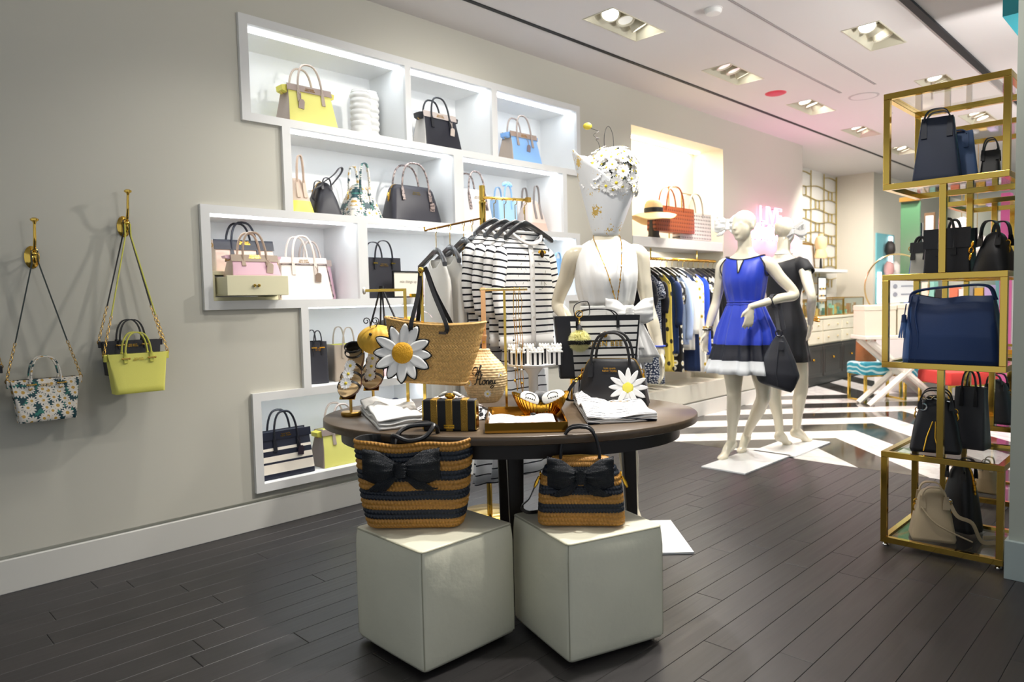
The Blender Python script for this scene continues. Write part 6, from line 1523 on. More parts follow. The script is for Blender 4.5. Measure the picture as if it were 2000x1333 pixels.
# ================================================================== clothes on hangers
HGW = mat('hanger_black', '121216', .3, coat=.3)
def hanger_mesh(w, clip=False):
    mb = MB(); n = 24
    R = []
    for i in range(n+1):
        u = -1+2*i/n; x = u*w/2; z = -.012-.085*abs(u)**1.35; hgt = .036-.010*abs(u); th = .016+.010*abs(u)
        y = -.03*u*u
        R.append([V((x, y+dy*th/2, z+dz*hgt/2)) for dy, dz in ((-1, -.7), (-.6, -1), (.6, -1), (1, -.7), (1, .7), (.5, 1), (-.5, 1), (-1, .7))])
    mb.rings(R)
    return mb
HMESH, KMESH = {}, None
def hanger(label, p, rz, drop=.085, w=.40, group='black hangers'):
    """p: point on the rod"""
    global KMESH
    if w not in HMESH: HMESH[w] = hanger_mesh(w).mesh('bar', HGW)
    t = thing('hanger', label, 'hanger', p, rz, group)
    o = bpy.data.objects.new('bar', HMESH[w]); COL.objects.link(o); o.parent = t; o.location = (0, 0, -drop)
    pts = [(0, 0, -drop+.004), (0, 0, -.035)]+[(.016*math.cos(a)*1., 0, -.006+.016*math.sin(a)-.002) for a in (-PI/2+PI*q/8*1.5 for q in range(9))]
    MB().tube(pts, .0024, 6).build('hook', BRASS, t); return t
def garment(name, label, cat, p, rz, w, L, m, drop=.10, th=.07, sleeves=0., flare=1., neck=.2, group=None, waist=1., hanglab=None, sl_m=None, hw=None, fold=.012, seed=0, strap=False, hang=True, sl_r=.050, slope=.055):
    """garment whose shoulder line hangs drop below the rod point p; faces local -y"""
    if hang: hanger(hanglab or ('black hanger holding the '+label), p, rz, w=hw or min(.40, w), drop=drop-.04)
    t = thing(name, label, cat, V(p)+V((0, 0, -drop)), rz, group); r = random.Random(seed); N = 72
    R = []; W2 = w/2
    prof = [(-L, W2*flare, th*(.9+.3*(flare-1))), (-L*.75, W2*lerp(flare, 1, .45)*waist**.5, th*.95), (-L*.5, W2*waist, th), (-.26, W2*1.0, th), (-.19, W2*.99, th*.95), (-.145, W2*.97, th*.85), (-.115, W2*.93, th*.7), (-.085, W2*.80, th*.6), (-.05, W2*.62, th*.52), (-.02, W2*max(neck, .3)*1.05, th*.45)]
    prof.sort()
    zs_ = [-L+(L-.24)*i/14 for i in range(15)]+[-.21, -.185, -.16, -.14, -.125, -.11, -.095, -.08, -.065, -.05, -.035, -.02]
    ph = r.uniform(0, 6)
    for z in zs_:
        hw_, hd = interp(prof, z); f = min(1, max(0, (-z-.1)/max(.2, L-.1))); o = []
        for k in range(N):
            a = 2*PI*k/N; c, s = math.cos(a), math.sin(a)
            e = fold*f*(math.sin(a*6+ph)+.6*math.sin(a*11+ph*2)); c2 = math.copysign(abs(c)**.8, c); s2 = math.copysign(abs(s)**.8, s)
            zz = z
            zz -= (.06*max(0, -s2)*(1-abs(c2))**.5*max(0, 1+(z+.02)/.05) if z > -.07 else 0)
            o.append(V(((hw_+e)*c2, (hd+e)*s2, zz)))
        R.append(o)
    o = cloth_rings(t, 'bodice' if not strap else 'bodice', R, m, uvs=2*w)
    if sleeves:
        for s in (-1, 1):
            n = 18; pts = bez([(s*W2*.80, 0, -.115), (s*W2*.93, 0, -.150), (s*(W2+.004), -.004, -.25), (s*(W2+.022), -.01, -.12-sleeves*.6), (s*(W2+.016), -.02, -.12-sleeves)], n)
            Ls = len(pts); mb = MB(); RR = []
            for i, q in enumerate(pts):
                tt = V(pts[min(i+1, Ls-1)])-V(pts[max(i-1, 0)]); tt.normalize(); a_ = V((0, 1, 0)); b_ = tt.cross(a_); k = i/(Ls-1); ra = sl_r*(1-.32*k)*min(1, .50+.10*i)
                RR.append([V(q)+a_*math.cos(2*PI*j/24)*ra*.72+b_*math.sin(2*PI*j/24)*ra*(1+.06*math.sin(3*j)) for j in range(24)])
            cloth_rings(t, 'sleeve', RR, sl_m or m, uvs=.3)
    return t
# ------------------------------------------------------------------ brass T rack with cardigans
rb_ = onz(957, 1003); D0 = (rb_-CAM).dot(FW)
rack = thing('clothing_rack', 'brass pole clothing rack with two sloping arms behind the table', 'clothing rack', (rb_.x, rb_.y, 0))
ztop = onvert(rb_, 363)
MB().lathe([(.17, .0005), (.172, .006), (.165, .010), (.03, .012)], 40).build('base', BRASS, rack)
MB().lathe([(.016, .01), (.016, ztop-.30)], 20).build('pole', BRASS, rack)
MB().lathe([(.019, ztop-.32), (.019, ztop-.31), (.0185, ztop-.30), (.0185, ztop-.105), (.021, ztop-.10), (.021, ztop-.09), (.0165, ztop-.085), (.0165, ztop)], 20).build('upper_sleeve', BRASS, rack)
fh_ = V((FW.x, FW.y, 0)).normalized(); rh_ = V((RT.x, RT.y, 0)).normalized()
zr_ = onvert(rb_, 386); e1 = V((.36, 0, 0)); zre_ = onvert((rb_.x+.36, rb_.y), 391); arm1 = [V((0, 0, zr_)), V((.36, 0, zre_))]
MB().tube([arm1[0], arm1[1]], .008, 8).build('arm', BRASS, rack); MB().cbox((.362, 0, zre_), (.02, .026, .026)).build('arm_cap', BRASS_SOFT, rack)
d2 = (-rh_*.95-fh_*.30).normalized(); zl_ = onvert(rb_, 426); La = .34; tip = d2*La+V((0, 0, zl_-.075))
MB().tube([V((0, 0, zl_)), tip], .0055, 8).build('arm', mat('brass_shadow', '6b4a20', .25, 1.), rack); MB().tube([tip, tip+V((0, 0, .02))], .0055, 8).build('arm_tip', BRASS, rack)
CARD = stripe_mat('cardigan_stripes', 'f1f0ee', '14161f', .0350, .27, 'v', .85); CARDS = stripe_mat('cardigan_sleeve', 'f1f0ee', '14161f', .0445, .27, 'v', .85)
KN = cloth('f3f1ee')
def cardigan(s, label, front=False):
    p = V((rb_.x, rb_.y, 0))+V((s, 0, lerp(zr_, zre_, s/.36)-.006)); t = garment('striped_cardigan', label, 'cardigan', p, HALF, .40, .635, CARD, drop=.150, th=.045, sleeves=.36, neck=.55, group='striped cardigans on the rack', hw=.36, seed=int(s*100), fold=.006, hanglab='black hanger with brass hook holding '+label.replace('black and white ', ''), sl_r=.050)
    mb = MB(); W = .2
    # hem rib, placket, neck band, buttons
    o = MB().rings([[V((.203*math.copysign(abs(math.cos(a))**.8, math.cos(a)), .047*math.copysign(abs(math.sin(a))**.8, math.sin(a)), z)) for a in (2*PI*k/48 for k in range(48))] for z in (-.640, -.575)], cap0=False, cap1=False).build('hem_rib', KN, t)
    so = o.modifiers.new('s', 'SOLIDIFY'); so.thickness = .004
    if front:
        pl = MB()
        for z0, z1 in ((-.640, -.085),): pl.grid(1, 12, lambda u, v: ((u-.5)*.034, -.0495+.012*max(0, (v-.85)/.15), lerp(z0, z1, v)))
        o = pl.build('placket', KN, t); so = o.modifiers.new('s', 'SOLIDIFY'); so.thickness = .003
        for i in range(8): MB().lathe([(.0065, 0), (.006, .003)], 12, 0, (0, -.0535, -.62+.07*i), R=Matrix.Rotation(PI/2, 3, 'X')).build('button', mat('pearl'), t)
        br = MB().ball((.075, -.053, -.135), .020, 12, 8, 0, (.8, .4, 1.1)); br = br.build('bee_brooch', mat('brooch_dark', '3a2a10', .25, .9), t)
        for q in (-1, 1): MB().ball((.075+q*.02, -.053, -.125), .015, 8, 6, 0, (.9, .3, .6), Matrix.Rotation(q*.5, 3, 'Y')).build('wing', GOLD, br)
        em = MB(); rd = random.Random(2)
        for i in range(26):
            x, z = rd.choice((-1, 1))*rd.uniform(.035, .13), -rd.uniform(.15, .36); L_ = rd.uniform(.012, .03); a = rd.uniform(0, PI); em.tube([(x, -.0478, z), (x+L_*math.cos(a), -.0485, z+L_*math.sin(a))], .0011, 4)
        o = em.build('embroidery', mat('thread_olive', '5d5640', .6), t); o['kind'] = 'stuff'
    pts = [V((.116*math.cos(a), .022*math.sin(a)-(.026 if math.sin(a) < 0 else 0)*(-math.sin(a)), -.018-(.068*max(0, -math.sin(a))**1.3))) for a in (2*PI*k/36 for k in range(36))]
    MB().tube(pts, .0085, 8, closed=True).build('neck_band', KN, t)
    MB().cbox((0, .016, -.045), (.032, .002, .026)).build('label_patch', mat('label_pink', 'e9d3cc', .7), t)
    return t
cardigan(.335, 'black and white striped cardigan with bee brooch, front one on the rack', True)
cardigan(.262, 'black and white striped cardigan right behind the front one on the rack')
cardigan(.178, 'black and white striped cardigan third from the front on the rack')
cardigan(.095, 'black and white striped cardigan nearest the rack pole')
SKT = stripe_mat('skirt_stripes', 'dfe0e3', '1a1d28', .052, .13, 'v', .85, wobble=.02)
for s, lab, dz in ((.30, 'long pale skirt with thin dark stripes hanging below the front cardigan', 0), (.14, 'long pale skirt with thin dark stripes hanging below the rear cardigans', .06)):
    p = V((rb_.x, rb_.y, 0))+V((s, 0, zr_-.68)); t = thing('striped_skirt', lab, 'skirt', p, HALF, 'striped skirts on the rack'); R = []
    for i in range(16):
        q = i/15; z = -.86*q-dz*q; R.append([V(((.13+.11*q+.018*q*math.sin(7*a+s*20))*math.copysign(abs(math.cos(a))**.8, math.cos(a)), (.02+.035*q+.014*q*math.sin(7*a+s*20))*math.sin(a), z)) for a in (2*PI*k/72 for k in range(72))])
    cloth_rings(t, 'skirt_panel', R[::-1], SKT, uvs=.6); MB().tube([p_ for p_ in R[0]], .006, 6, closed=True).build('waistband', SKT, t)
ang2 = math.atan2(d2.x, -d2.y)
for s, lab, m, L, w, nm, cat, sl in ((.275, 'white sleeveless dress at the end of the left rack arm', cloth('f0eee7'), 1.0, .36, 'white_dress', 'dress', 0), (.195, 'white sleeveless dress second on the left rack arm', cloth('ebe9e3'), 1.0, .35, 'white_dress', 'dress', 0)):
    p = V((rb_.x, rb_.y, 0))+d2*s+V((0, 0, zl_-.075*s/La-.004)); garment(nm, lab, cat, p, ang2+.18, w, L, m, drop=.15, th=.035, neck=.5, group='white dresses on the rack', seed=int(s*99), hw=.38, fold=.010, hanglab='dark hanger holding the '+lab.replace('white sleeveless ', ''))
TRS = stripe_mat('trouser_rack_stripes', 'e6e7ec', '1c2238', .032, .24, 'u', .8)
for s, lab in ((.115, 'navy pinstriped trousers clipped on the left rack arm, outer pair'), (.065, 'navy pinstriped trousers clipped next to the rack pole')):
    p = V((rb_.x, rb_.y, 0))+d2*s+V((0, 0, zl_-.075*s/La-.004)); hanger('dark clip hanger holding the '+lab[5:30].strip()+(' outer' if s > .1 else ' inner'), p, ang2+.18, w=.38, drop=.085)
    t = thing('striped_trousers', lab, 'trousers', p+V((0, 0, -.24)), ang2+.18, 'striped trousers on the rack'); R = []
    for i in range(14):
        q = i/13; R.append([V(((.17+.02*q+.008*math.sin(8*a+q*3))*math.copysign(abs(math.cos(a))**.7, math.cos(a)), (.014+.02*q)*math.sin(a), -.95*q)) for a in (2*PI*k/60 for k in range(60))])
    cloth_rings(t, 'trouser_panel', R[::-1], TRS, uvs=.72)
    for x in (-.12, .12): MB().cbox((x, 0, .03), (.022, .018, .09)).build('clip', GOLD, t)
# ------------------------------------------------------------------ niche rail and its clothes
RX, RZ = WX-.075, 1.615
rl = thing('hanging_rail', 'brass hanging rail under the niche shelf packed with black hangers', 'rail', (RX, 5.4, RZ))
MB().tube([(0, 0, 0), (0, 1.58, 0)], .011, 10).build('rail', BRASS, rl)
for y in (.35, 1.2): MB().tube([(0, y, 0), (0, y, .10)], .008, 8).build('bracket', BRASS, rl)
rg = MB()
for i in range(52): rg.tube([(.013*math.cos(a), .02+i*.030, .013*math.sin(a)) for a in (2*PI*q/8 for q in range(8))], .0045, 5, closed=True)
o = rg.build('hook_rings', BRASS_SOFT, rl); o['kind'] = 'stuff'
NVD = dots_mat('navy_dots', '1b2947', 'dfe3ea', 55, .28); YFL = dots_mat('yellow_blooms', 'e8cf5a', '2a2418', 9, .20, .9); BDA = dots_mat('black_daisies', '14141a', 'efece0', 12, .30, .8, 'd9c25a'); WYF = dots_mat('white_yellow_blooms', 'f2efe6', 'e0b93a', 12, .22, .8, '2a2418')
rows = [  # px of the hook, colour, length, sleeves, label, name, category, flare
 (5.52, cloth('15151c'), .55, .2, 'black short-sleeve top at the left end of the niche rail', 'dark_blouse', 'shirt', 1.),
 (5.62, NVD, 1.06, .12, 'navy dress with white specks at the left end of the niche rail', 'speckled_dress', 'dress', 1.15),
 (5.72, cloth('17171f'), .72, .28, 'black short-sleeve dress hanging beside the navy speckled dress', 'dark_dress', 'dress', 1.),
 (5.82, YFL, .96, 0, 'yellow floral dress peeking out between dark dresses', 'floral_dress', 'dress', 1.1),
 (5.92, cloth('1d3260'), .80, .4, 'navy blue jacket beside the yellow floral dress', 'navy_jacket', 'jacket', 1.),
 (6.02, BDA, .98, .2, 'black dress with white daisies left of the pale blue shirt', 'daisy_dress', 'dress', 1.15),
 (6.12, cloth('b3c8ee'), .72, .55, 'pale blue long-sleeve shirt in the middle of the niche rail', 'blue_shirt', 'shirt', 1.),
 (6.22, cloth('f0ece2'), .78, .5, 'ivory jacket right behind the pale blue shirt', 'ivory_jacket', 'jacket', 1.),
 (6.32, cloth('16284e'), 1.0, 0, 'long navy dress behind the ivory jacket', 'navy_dress', 'dress', 1.1),
 (6.42, WYF, 1.02, 0, 'cream dress with yellow flowers near the right of the rail', 'cream_dress', 'dress', 1.15),
 (6.52, cloth('2445b8'), .85, 0, 'cobalt blue dress near the right of the rail', 'cobalt_dress', 'dress', 1.1),
 (6.62, BDA, .80, .25, 'black top with white daisies near the right end of rail', 'daisy_blouse', 'shirt', 1.),
 (6.72, cloth('ece9e2'), .9, 0, 'white dress glimpsed behind the daisy top', 'white_dress', 'dress', 1.),
 (6.82, cloth('111117'), .72, .5, 'black long-sleeve jacket second from right end of rail', 'dark_jacket', 'jacket', 1.),
 (6.92, cloth('14141a'), .75, .5, 'black jacket at the right end of the niche rail', 'dark_jacket', 'jacket', 1.)]
for i, (y, m, L, sl, lab, nm, cat, fl) in enumerate(rows):
    garment(nm, lab, cat, (RX, y, RZ-.006), .10*math.sin(i*2.1), .36, L, m, drop=.115, th=.032, sleeves=sl, flare=fl, neck=.4, group='clothes on the niche rail', seed=i, hw=.36, fold=.007, hanglab='black hanger under the '+lab.split(' at ')[0].split(' near ')[0].split(' hanging ')[0].split(' glimpsed')[0].split(' second')[0].split(' in the ')[0])
# ------------------------------------------------------------------ hat and woven totes on the niche shelf
SZ = 1.8106
y = Yfor(1277, -3.80, SZ+.1); hs_ = thing('hat_stand', 'black block hat stand under the straw sun hat', 'hat stand', (-3.83, Yfor(1277, -3.83, SZ), SZ))
MB().lathe([(.062, 0), (.06, .01), (.052, .03), (.05, .20), (.055, .215)], 24).build('block', mat('stand_black', '26221e', .5), hs_)
hat = thing('sun_hat', 'wide-brimmed straw sun hat with black ribbon on the niche shelf', 'hat', (-3.83, hs_.location.y, SZ+.216), .3)
HST = mat('hat_straw', 'eacb96', .65, bump=(120, .5, .004), var=.15)
def brim(u, v): a = 2*PI*u; r = lerp(.088, .215, v); return (r*math.cos(a), r*math.sin(a), .02-.055*v**1.5+.028*v*math.sin(a*2+.5)+.008*v*math.sin(a*5))
o = MB().grid(64, 10, brim, close_u=True).build('brim', HST, hat, angle=180); so = o.modifiers.new('s', 'SOLIDIFY'); so.thickness = .004
MB().lathe([(.088, .02), (.088, .06), (.083, .10), (.068, .13), (.04, .148), (.001, .152)], 40, cap0=False, cap1=False).build('crown', HST, hat, angle=180)
MB().lathe([(.090, .022), (.0905, .066), (.088, .067)], 40, cap0=False, cap1=False).build('ribbon', leather('15151a'), hat)
def openwork(name, col, hole):
    m = bpy.data.materials.new(name); m.use_nodes = True; nt = NT(m); c = nt.sep(nt.coord())
    gx, gz = nt.math('FRACT', nt.math('MULTIPLY', nt.math('ADD', c[0], 5.), 30)), nt.math('FRACT', nt.math('MULTIPLY', nt.math('ADD', c[2], 5.), 26))
    dx, dz = nt.math('SUBTRACT', gx, .5), nt.math('SUBTRACT', gz, .5); d = nt.math('ADD', nt.math('MULTIPLY', dx, dx), nt.math('MULTIPLY', dz, dz)); f = nt.math('LESS_THAN', d, .055)
    nt.set(nt.b.inputs['Base Color'], nt.mix(f, lin(col), lin(hole))); nt.bump(d, .8, .004); nt.b.inputs['Roughness'].default_value = .45; return m
def niche_stand(px, yt, lab, wpx):
    y = Yfor(px, -3.86, SZ); z = onvert((-3.86, y), yt)-SZ; t = thing('bag_stand', lab, 'display stand', (-3.86, y, SZ), HALF, 'thin stands on the niche shelf')
    MB().cbox((0, 0, .003), (.10, .10, .006)).build('foot', BRASS_SOFT, t); MB().cbox((0, 0, z/2), (.008, .008, z)).build('post', BRASS_SOFT, t)
    MB().cbox((wpx/2, 0, z-.003), (wpx, .006, .006)).build('arm', BRASS_SOFT, t); return t
niche_stand(1307, 364, 'thin brass stand holding the brown woven tote', .16); niche_stand(1332, 377, 'thin brass stand holding the white perforated tote', .22)
for (x0, x1, yt, yb, yh, X, d, col, hole, lab, tz) in ((1282, 1358, 404, 454, 361, -3.77, .11, 'a0522d', '5d2a14', 'brown leather woven openwork tote hanging on its stand in the niche', 0), (1329, 1391, 416, 466, 376, -3.82, .10, 'ddd6d2', '55504c', 'white perforated tote with grey straps, right of brown woven tote', 0)):
    za = onvert((X, Yfor(1320, X, 1.85)), yb); ya, yb_ = Yfor(x0, X, za), Yfor(x1, X, za); h = onvert((X, (ya+yb_)/2), yt)-za
    za = max(za, SZ+.002)
    t = tote('woven_tote', lab, (X-d/2, (ya+yb_)/2, za), HALF, yb_-ya, h, d, col, col if col[0] == 'a' else '8f8781', body_m=openwork('openwork_'+col, col, hole), hh=onvert((X, (ya+yb_)/2), yh)-za-h, hs=.22, flare=1.04, logo_=False, strap=(.016, .004), group='woven totes on the niche shelf', tab=.1, pw=.75)
# ================================================================== brass and glass shelf towers
TX0, TX1 = -1.150, -.645; TBX = [(.019, .4705), (.882, 1.330), (1.733, 2.186)]; TT = .028
def tower(label, y0, y1):
    xm, ym = (TX0+TX1)/2, (y0+y1)/2; t = thing('shelf_tower', label, 'shelving', (xm, ym, 0), 0, 'brass shelf towers'); w, d = (TX1-TX0)/2, (y1-y0)/2; h = TT/2
    for z0, z1 in TBX:
        for sx in (-1, 1):
            for sy in (-1, 1): MB().box((sx*(w-h)-h, sy*(d-h)-h, z0+TT), (sx*(w-h)+h, sy*(d-h)+h, z1-TT)).build('post', BRASS, t, smooth=False, bevel=.0015)
        for z in (z0, z1-TT):
            for s in (-1, 1):
                MB().box((-w, s*(d-h)-h, z), (w, s*(d-h)+h, z+TT)).build('front_rail' if s < 0 else 'back_rail', BRASS, t, smooth=False, bevel=.0015)
                MB().box((s*(w-h)-h, -d+TT, z), (s*(w-h)+h, d-TT, z+TT)).build('side_rail', BRASS, t, smooth=False, bevel=.0015)
            MB().box((-w+TT, -d+TT, z+TT*.5), (w-TT, d-TT, z+TT*.5+.006)).build('glass_shelf', GLASS, t, smooth=False)
    for z0, z1 in ((TBX[0][1], TBX[1][0]), (TBX[1][1], TBX[2][0])):
        for s in (-1, 1): MB().box((-h, s*(d-h)-h, z0), (h, s*(d-h)+h, z1)).build('link_post', BRASS, t, smooth=False, bevel=.0015)
    for sx in (-1, 1):
        for sy in (-1, 1): MB().lathe([(.014, 0), (.016, .006), (.006, .019)], 12, 0, (sx*(w-.02), sy*(d-.02), 0)).build('foot', mat('chrome', 'd8d8d8', .15, 1.), t)
    return t
tower('brass cube shelf tower with glass shelves of navy and black bags, nearest one', 3.690, 4.212)
tower('second brass shelf tower standing behind the nearest one, seen through it', 4.74, 5.262)
G2 = 'handbags on the brass shelf towers'
def tw(x0, x1, yt, yb, Y, z):
    """base centre, width, height from the outline at depth plane Y"""
    a, b = ony(x0, yb, Y).x, ony(x1, yb, Y).x; c = V(((a+b)/2, Y, 0)); return c.x, b-a, onvert(c, yt)-z
NVY, BLU2, BKL = leather('16233c', .5), leather('3f5a86', .5), leather('101014', .42)
ZT = TBX[2][0]+TT*.5+.0068
x, w, h = tw(1764, 1862, 212, 350, 3.80, ZT)
t = tote('slouchy_tote', 'tall dark navy tote with looped handle in the top box of the brass tower', (x+.02, 3.88, ZT), math.radians(8), w*.95, h*.90, .15, '16233c', '10182a', body_m=NVY, inner='0c1220', hh=.055, hs=.26, flare=.70, topd=.35, strap=(.024, .005), group=G2, logo_=False, pinch=.01, pw=.6)
x, w, h = tw(1852, 1908, 246, 345, 4.0, ZT)
t = tote('slouchy_tote', 'lighter blue tote behind the dark navy one in the top box', (x-.03, 4.04, ZT), math.radians(10), w*1.5, h*.93, .14, '3f5a86', '35507c', body_m=BLU2, inner='22355a', hh=.02, hs=.2, flare=.74, topd=.35, strap=(.02, .005), group=G2, logo_=False, pinch=.01)
x, w, h = tw(1906, 1950, 292, 336, 4.02, ZT)
t = tote('slouchy_tote', 'small black tote with stiff handle at right of the top brass box', (x+.005, 4.07, ZT), .1, w, h, .10, '101014', '0f0f13', body_m=BKL, hh=.065, hs=.33, flare=.8, topd=.4, strap=(.016, .005), group=G2, logo_=False)
ZM = TBX[1][1]-TT*.5+.0065
x, w, h = tw(1776, 1812, 474, 530, 4.02, ZM)
t = satchel('satchel', 'cream and cobalt satchel with black top on the middle brass box', (x, 4.06, ZM), .05, w*1.1, h, .11, 'd8d3c4', '1d45b0', '141418', '141418', hh=.03, hs=.3, group=G2, logo_=False, bandh=.3)
x, w, h = tw(1802, 1897, 447, 528, 3.84, ZM)
t = satchel('satchel', 'boxy black flap satchel with top handle on the middle brass box', (x, 3.90, ZM), -.05, w, h, .12, '17171c', '101014', '1a1a20', '131317', hh=.05, hs=.16, taper=.95, topd=.8, group=G2, logo_=False, bandh=.42)
x, w, h = tw(1900, 1975, 452, 526, 3.80, ZM)
t = dome_bag('soft_handbag', 'slumped black handbag with gold clip at right on middle brass box', (x, 3.87, ZM), -.3, w*1.05, h, .14, '0f0f14', leather('131318'), hh=.05, hs=.25, taper=.55, topround=.2, strap=(.022, .006), group=G2, logo_=False, tab=.2, zipper=False)
mb = MB(); chain(mb, [(-.06, -.07, h*.80), (-.065, -.085, h*.35)], .010); o = mb.build('gold_clip', GOLD, t); o['kind'] = 'stuff'
ZB = TBX[1][0]+TT*.5+.0068
x, w, h = tw(1758, 1953, 574, 712, 3.78, ZB)
t = thing('slouchy_tote', 'large blue leather tote with tassel filling the middle brass box', 'tote bag', (x, 3.86, ZB), .03, G2)
BLT = leather('1a3564', .42)
prof = [(0, w*.98, .16, .03), (.02, w*1.0, .18, .04), (h*.4, w*.98, .17, .04), (h*.8, w*.93, .12, .03), (h, w*.88, .07, .02)]
bag_body(t, prof, [BLT, leather('3d5f96', .42), leather('0c1424')], lambda k, x_, z: 1 if k == 'L' or x_ < -w*.42 else 0, nz=16, nx=12, bulge=.012, pinch=.03, open_=.08, warp=lambda p: V((p.x, p.y+.010*math.sin(p.x*16+p.z*9), p.z-(.018*math.cos(p.x/w*PI*1.0)*(p.z/h)**4)+.006*math.sin(p.x*30)*(p.z/h))))
for x_ in (-w*.40, -w*.33): MB().tube(bez([(x_, -.094, .012), (x_+.012, -.098, h*.35), (x_-.006, -.085, h*.7), (x_, -.05, h*.97)], 20), .0045, 6).build('seam_piping', BLT, t)
for s, yy, lb in ((-1, -.03, 0), (1, .02, 0)): MB().tube(bez([(-w*.44, yy, h*.88), (-w*.38, yy, h*1.04), (0, yy-.01, h*1.10), (w*.33, yy, h*1.10), (w*.42, yy, h*.90)], 30), .0055, 8).build('handle', BLT, t)
ta = MB().lathe([(.003, .03), (.011, .025), (.012, .0), (.014, -.01)], 12, 0, (-w*.47, -.07, h*.62)); ta = ta.build('tassel', BLT, t)
for i in range(14): a = 2*PI*i/14; MB().tube([(-w*.47+.010*math.cos(a), -.07+.010*math.sin(a), h*.62-.005), (-w*.47+.024*math.cos(a), -.07+.022*math.sin(a), h*.62-.085)], 1, flat=(.007, .002), up=(math.sin(a), -math.cos(a), 0)).build('tassel_strand', leather('3d5f96', .42), ta)
MB().tube([(-w*.47, -.07, h*.65), (-w*.46, -.05, h*.86)], .003, 6).build('tassel_cord', BLT, t)
ZL = TBX[0][1]-TT*.5+.0065
x, w, h = tw(1772, 1872, 775, 884, 3.84, ZL)
t = dome_bag('zip_handbag', 'black leather bag with gold diagonal zips on the low brass box', (x, 3.90, ZL), .2, w, h, .16, '14151c', leather('121217'), hh=.03, hs=.3, taper=.62, topround=.2, strap=(.02, .006), group=G2, logo_=False, tab=.1, zipper=False)
for x_, d_ in ((-.035, -.012), (.0, .015)): MB().tube([(x_*.3, -.068, h*.56), (x_, -.088, h*.28), (x_+d_, -.093, h*.04)], .003, 6).build('front_zip', GOLD, t)
MB().tube([(-w*.24+.016*math.cos(a), -.05, h*.80+.016*math.sin(a)) for a in (2*PI*i/14 for i in range(14))], .004, 6, closed=True).build('ring', mat('chrome'), t)
mb = MB(); chain(mb, [(-w*.3, -.05, h*.95), (0, -.06, h*.98), (w*.3, -.05, h*.93)], .009); o = mb.build('chain', mat('chrome'), t); o['kind'] = 'stuff'
x, w, h = tw(1858, 1922, 748, 868, 4.02, ZL)
t = tote('slouchy_tote', 'charcoal grey tote behind the zip bag on the low brass box', (x, 4.08, ZL), -.1, w*1.1, h*.92, .12, '3c3c40', '101014', hh=.10, hs=.2, flare=.9, topd=.4, strap=(.016, .005), group=G2, logo_=False)
x, w, h = tw(1900, 1968, 738, 872, 4.90, ZL)
t = dome_bag('soft_handbag', 'big charcoal slouch bag on the second brass tower', (x+.02, 4.95, ZL), -.1, w*1.1, h*.95, .16, '2c2d33', leather('1a1a1f'), hh=.03, hs=.2, taper=.6, topround=.25, strap=(.02, .005), group=G2, logo_=False, tab=.1, zipper=False)
ZF = TBX[0][0]+TT*.5+.0068
p = onz(1812, 1058, ZF); k = 1/px_per_m(p); BEI = leather('b9a686', .5)
t = dome_bag('bucket_handbag', 'beige leather handbag with long strap in the bottom brass box', (p.x, p.y+.07, ZF), math.radians(22), 78*k, 98*k, .15, 'b9a686', BEI, hh=.022, hs=.26, taper=.58, topround=.12, strap=(.026, .005), group=G2, logo_=False, tab=.2, zipper=False, body_m=BEI)
s_ = bez([(78*k*.33, -.05, 98*k*.80), (78*k*.50, -.06, 98*k*.55), (.16, -.04, .10), (.20, -.03, .014), (.26, -.01, .008), (.33, .03, .010), (.30, .08, .008), (.22, .04, .010)], 40)
MB().tube(s_, 1, flat=(.018, .0035), up=(.2, .3, 1)).build('shoulder_strap', BEI, t)
MB().tube([(78*k*.33+.010*math.cos(a), -.055, 98*k*.82+.012*math.sin(a)) for a in (2*PI*i/12 for i in range(12))], .003, 5, closed=True).build('ring', mat('chrome'), t)
MB().tube(bez([(-78*k*.30, -.06, 98*k*.7), (-78*k*.05, -.09, 98*k*.45), (.05, -.09, .07), (.16, -.05, .012)], 16), .004, 6).build('cord', BEI, t)
x, w, h = tw(1824, 1900, 905, 1040, 4.02, ZF)
t = dome_bag('soft_handbag', 'large black leather bag leaning behind the beige handbag', (x+.02, 4.08, ZF), -.35, w*1.0, min(h, .40), .13, '121216', BKL, hh=.012, hs=.25, taper=.62, topround=.2, strap=(.018, .005), group=G2, logo_=False, tab=.1, zip_m=GOLD)
x, w, h = tw(1897, 1944, 905, 1003, 4.85, ZF)
t = dome_bag('soft_handbag', 'small tan bag in the bottom box of the second tower', (x, 4.95, ZF), 0, w*1.1, min(h*.9, .34), .14, 'a88f69', BEI, hh=.03, hs=.2, taper=.62, topround=.2, strap=(.018, .005), group=G2, logo_=False, tab=.1, zipper=False)
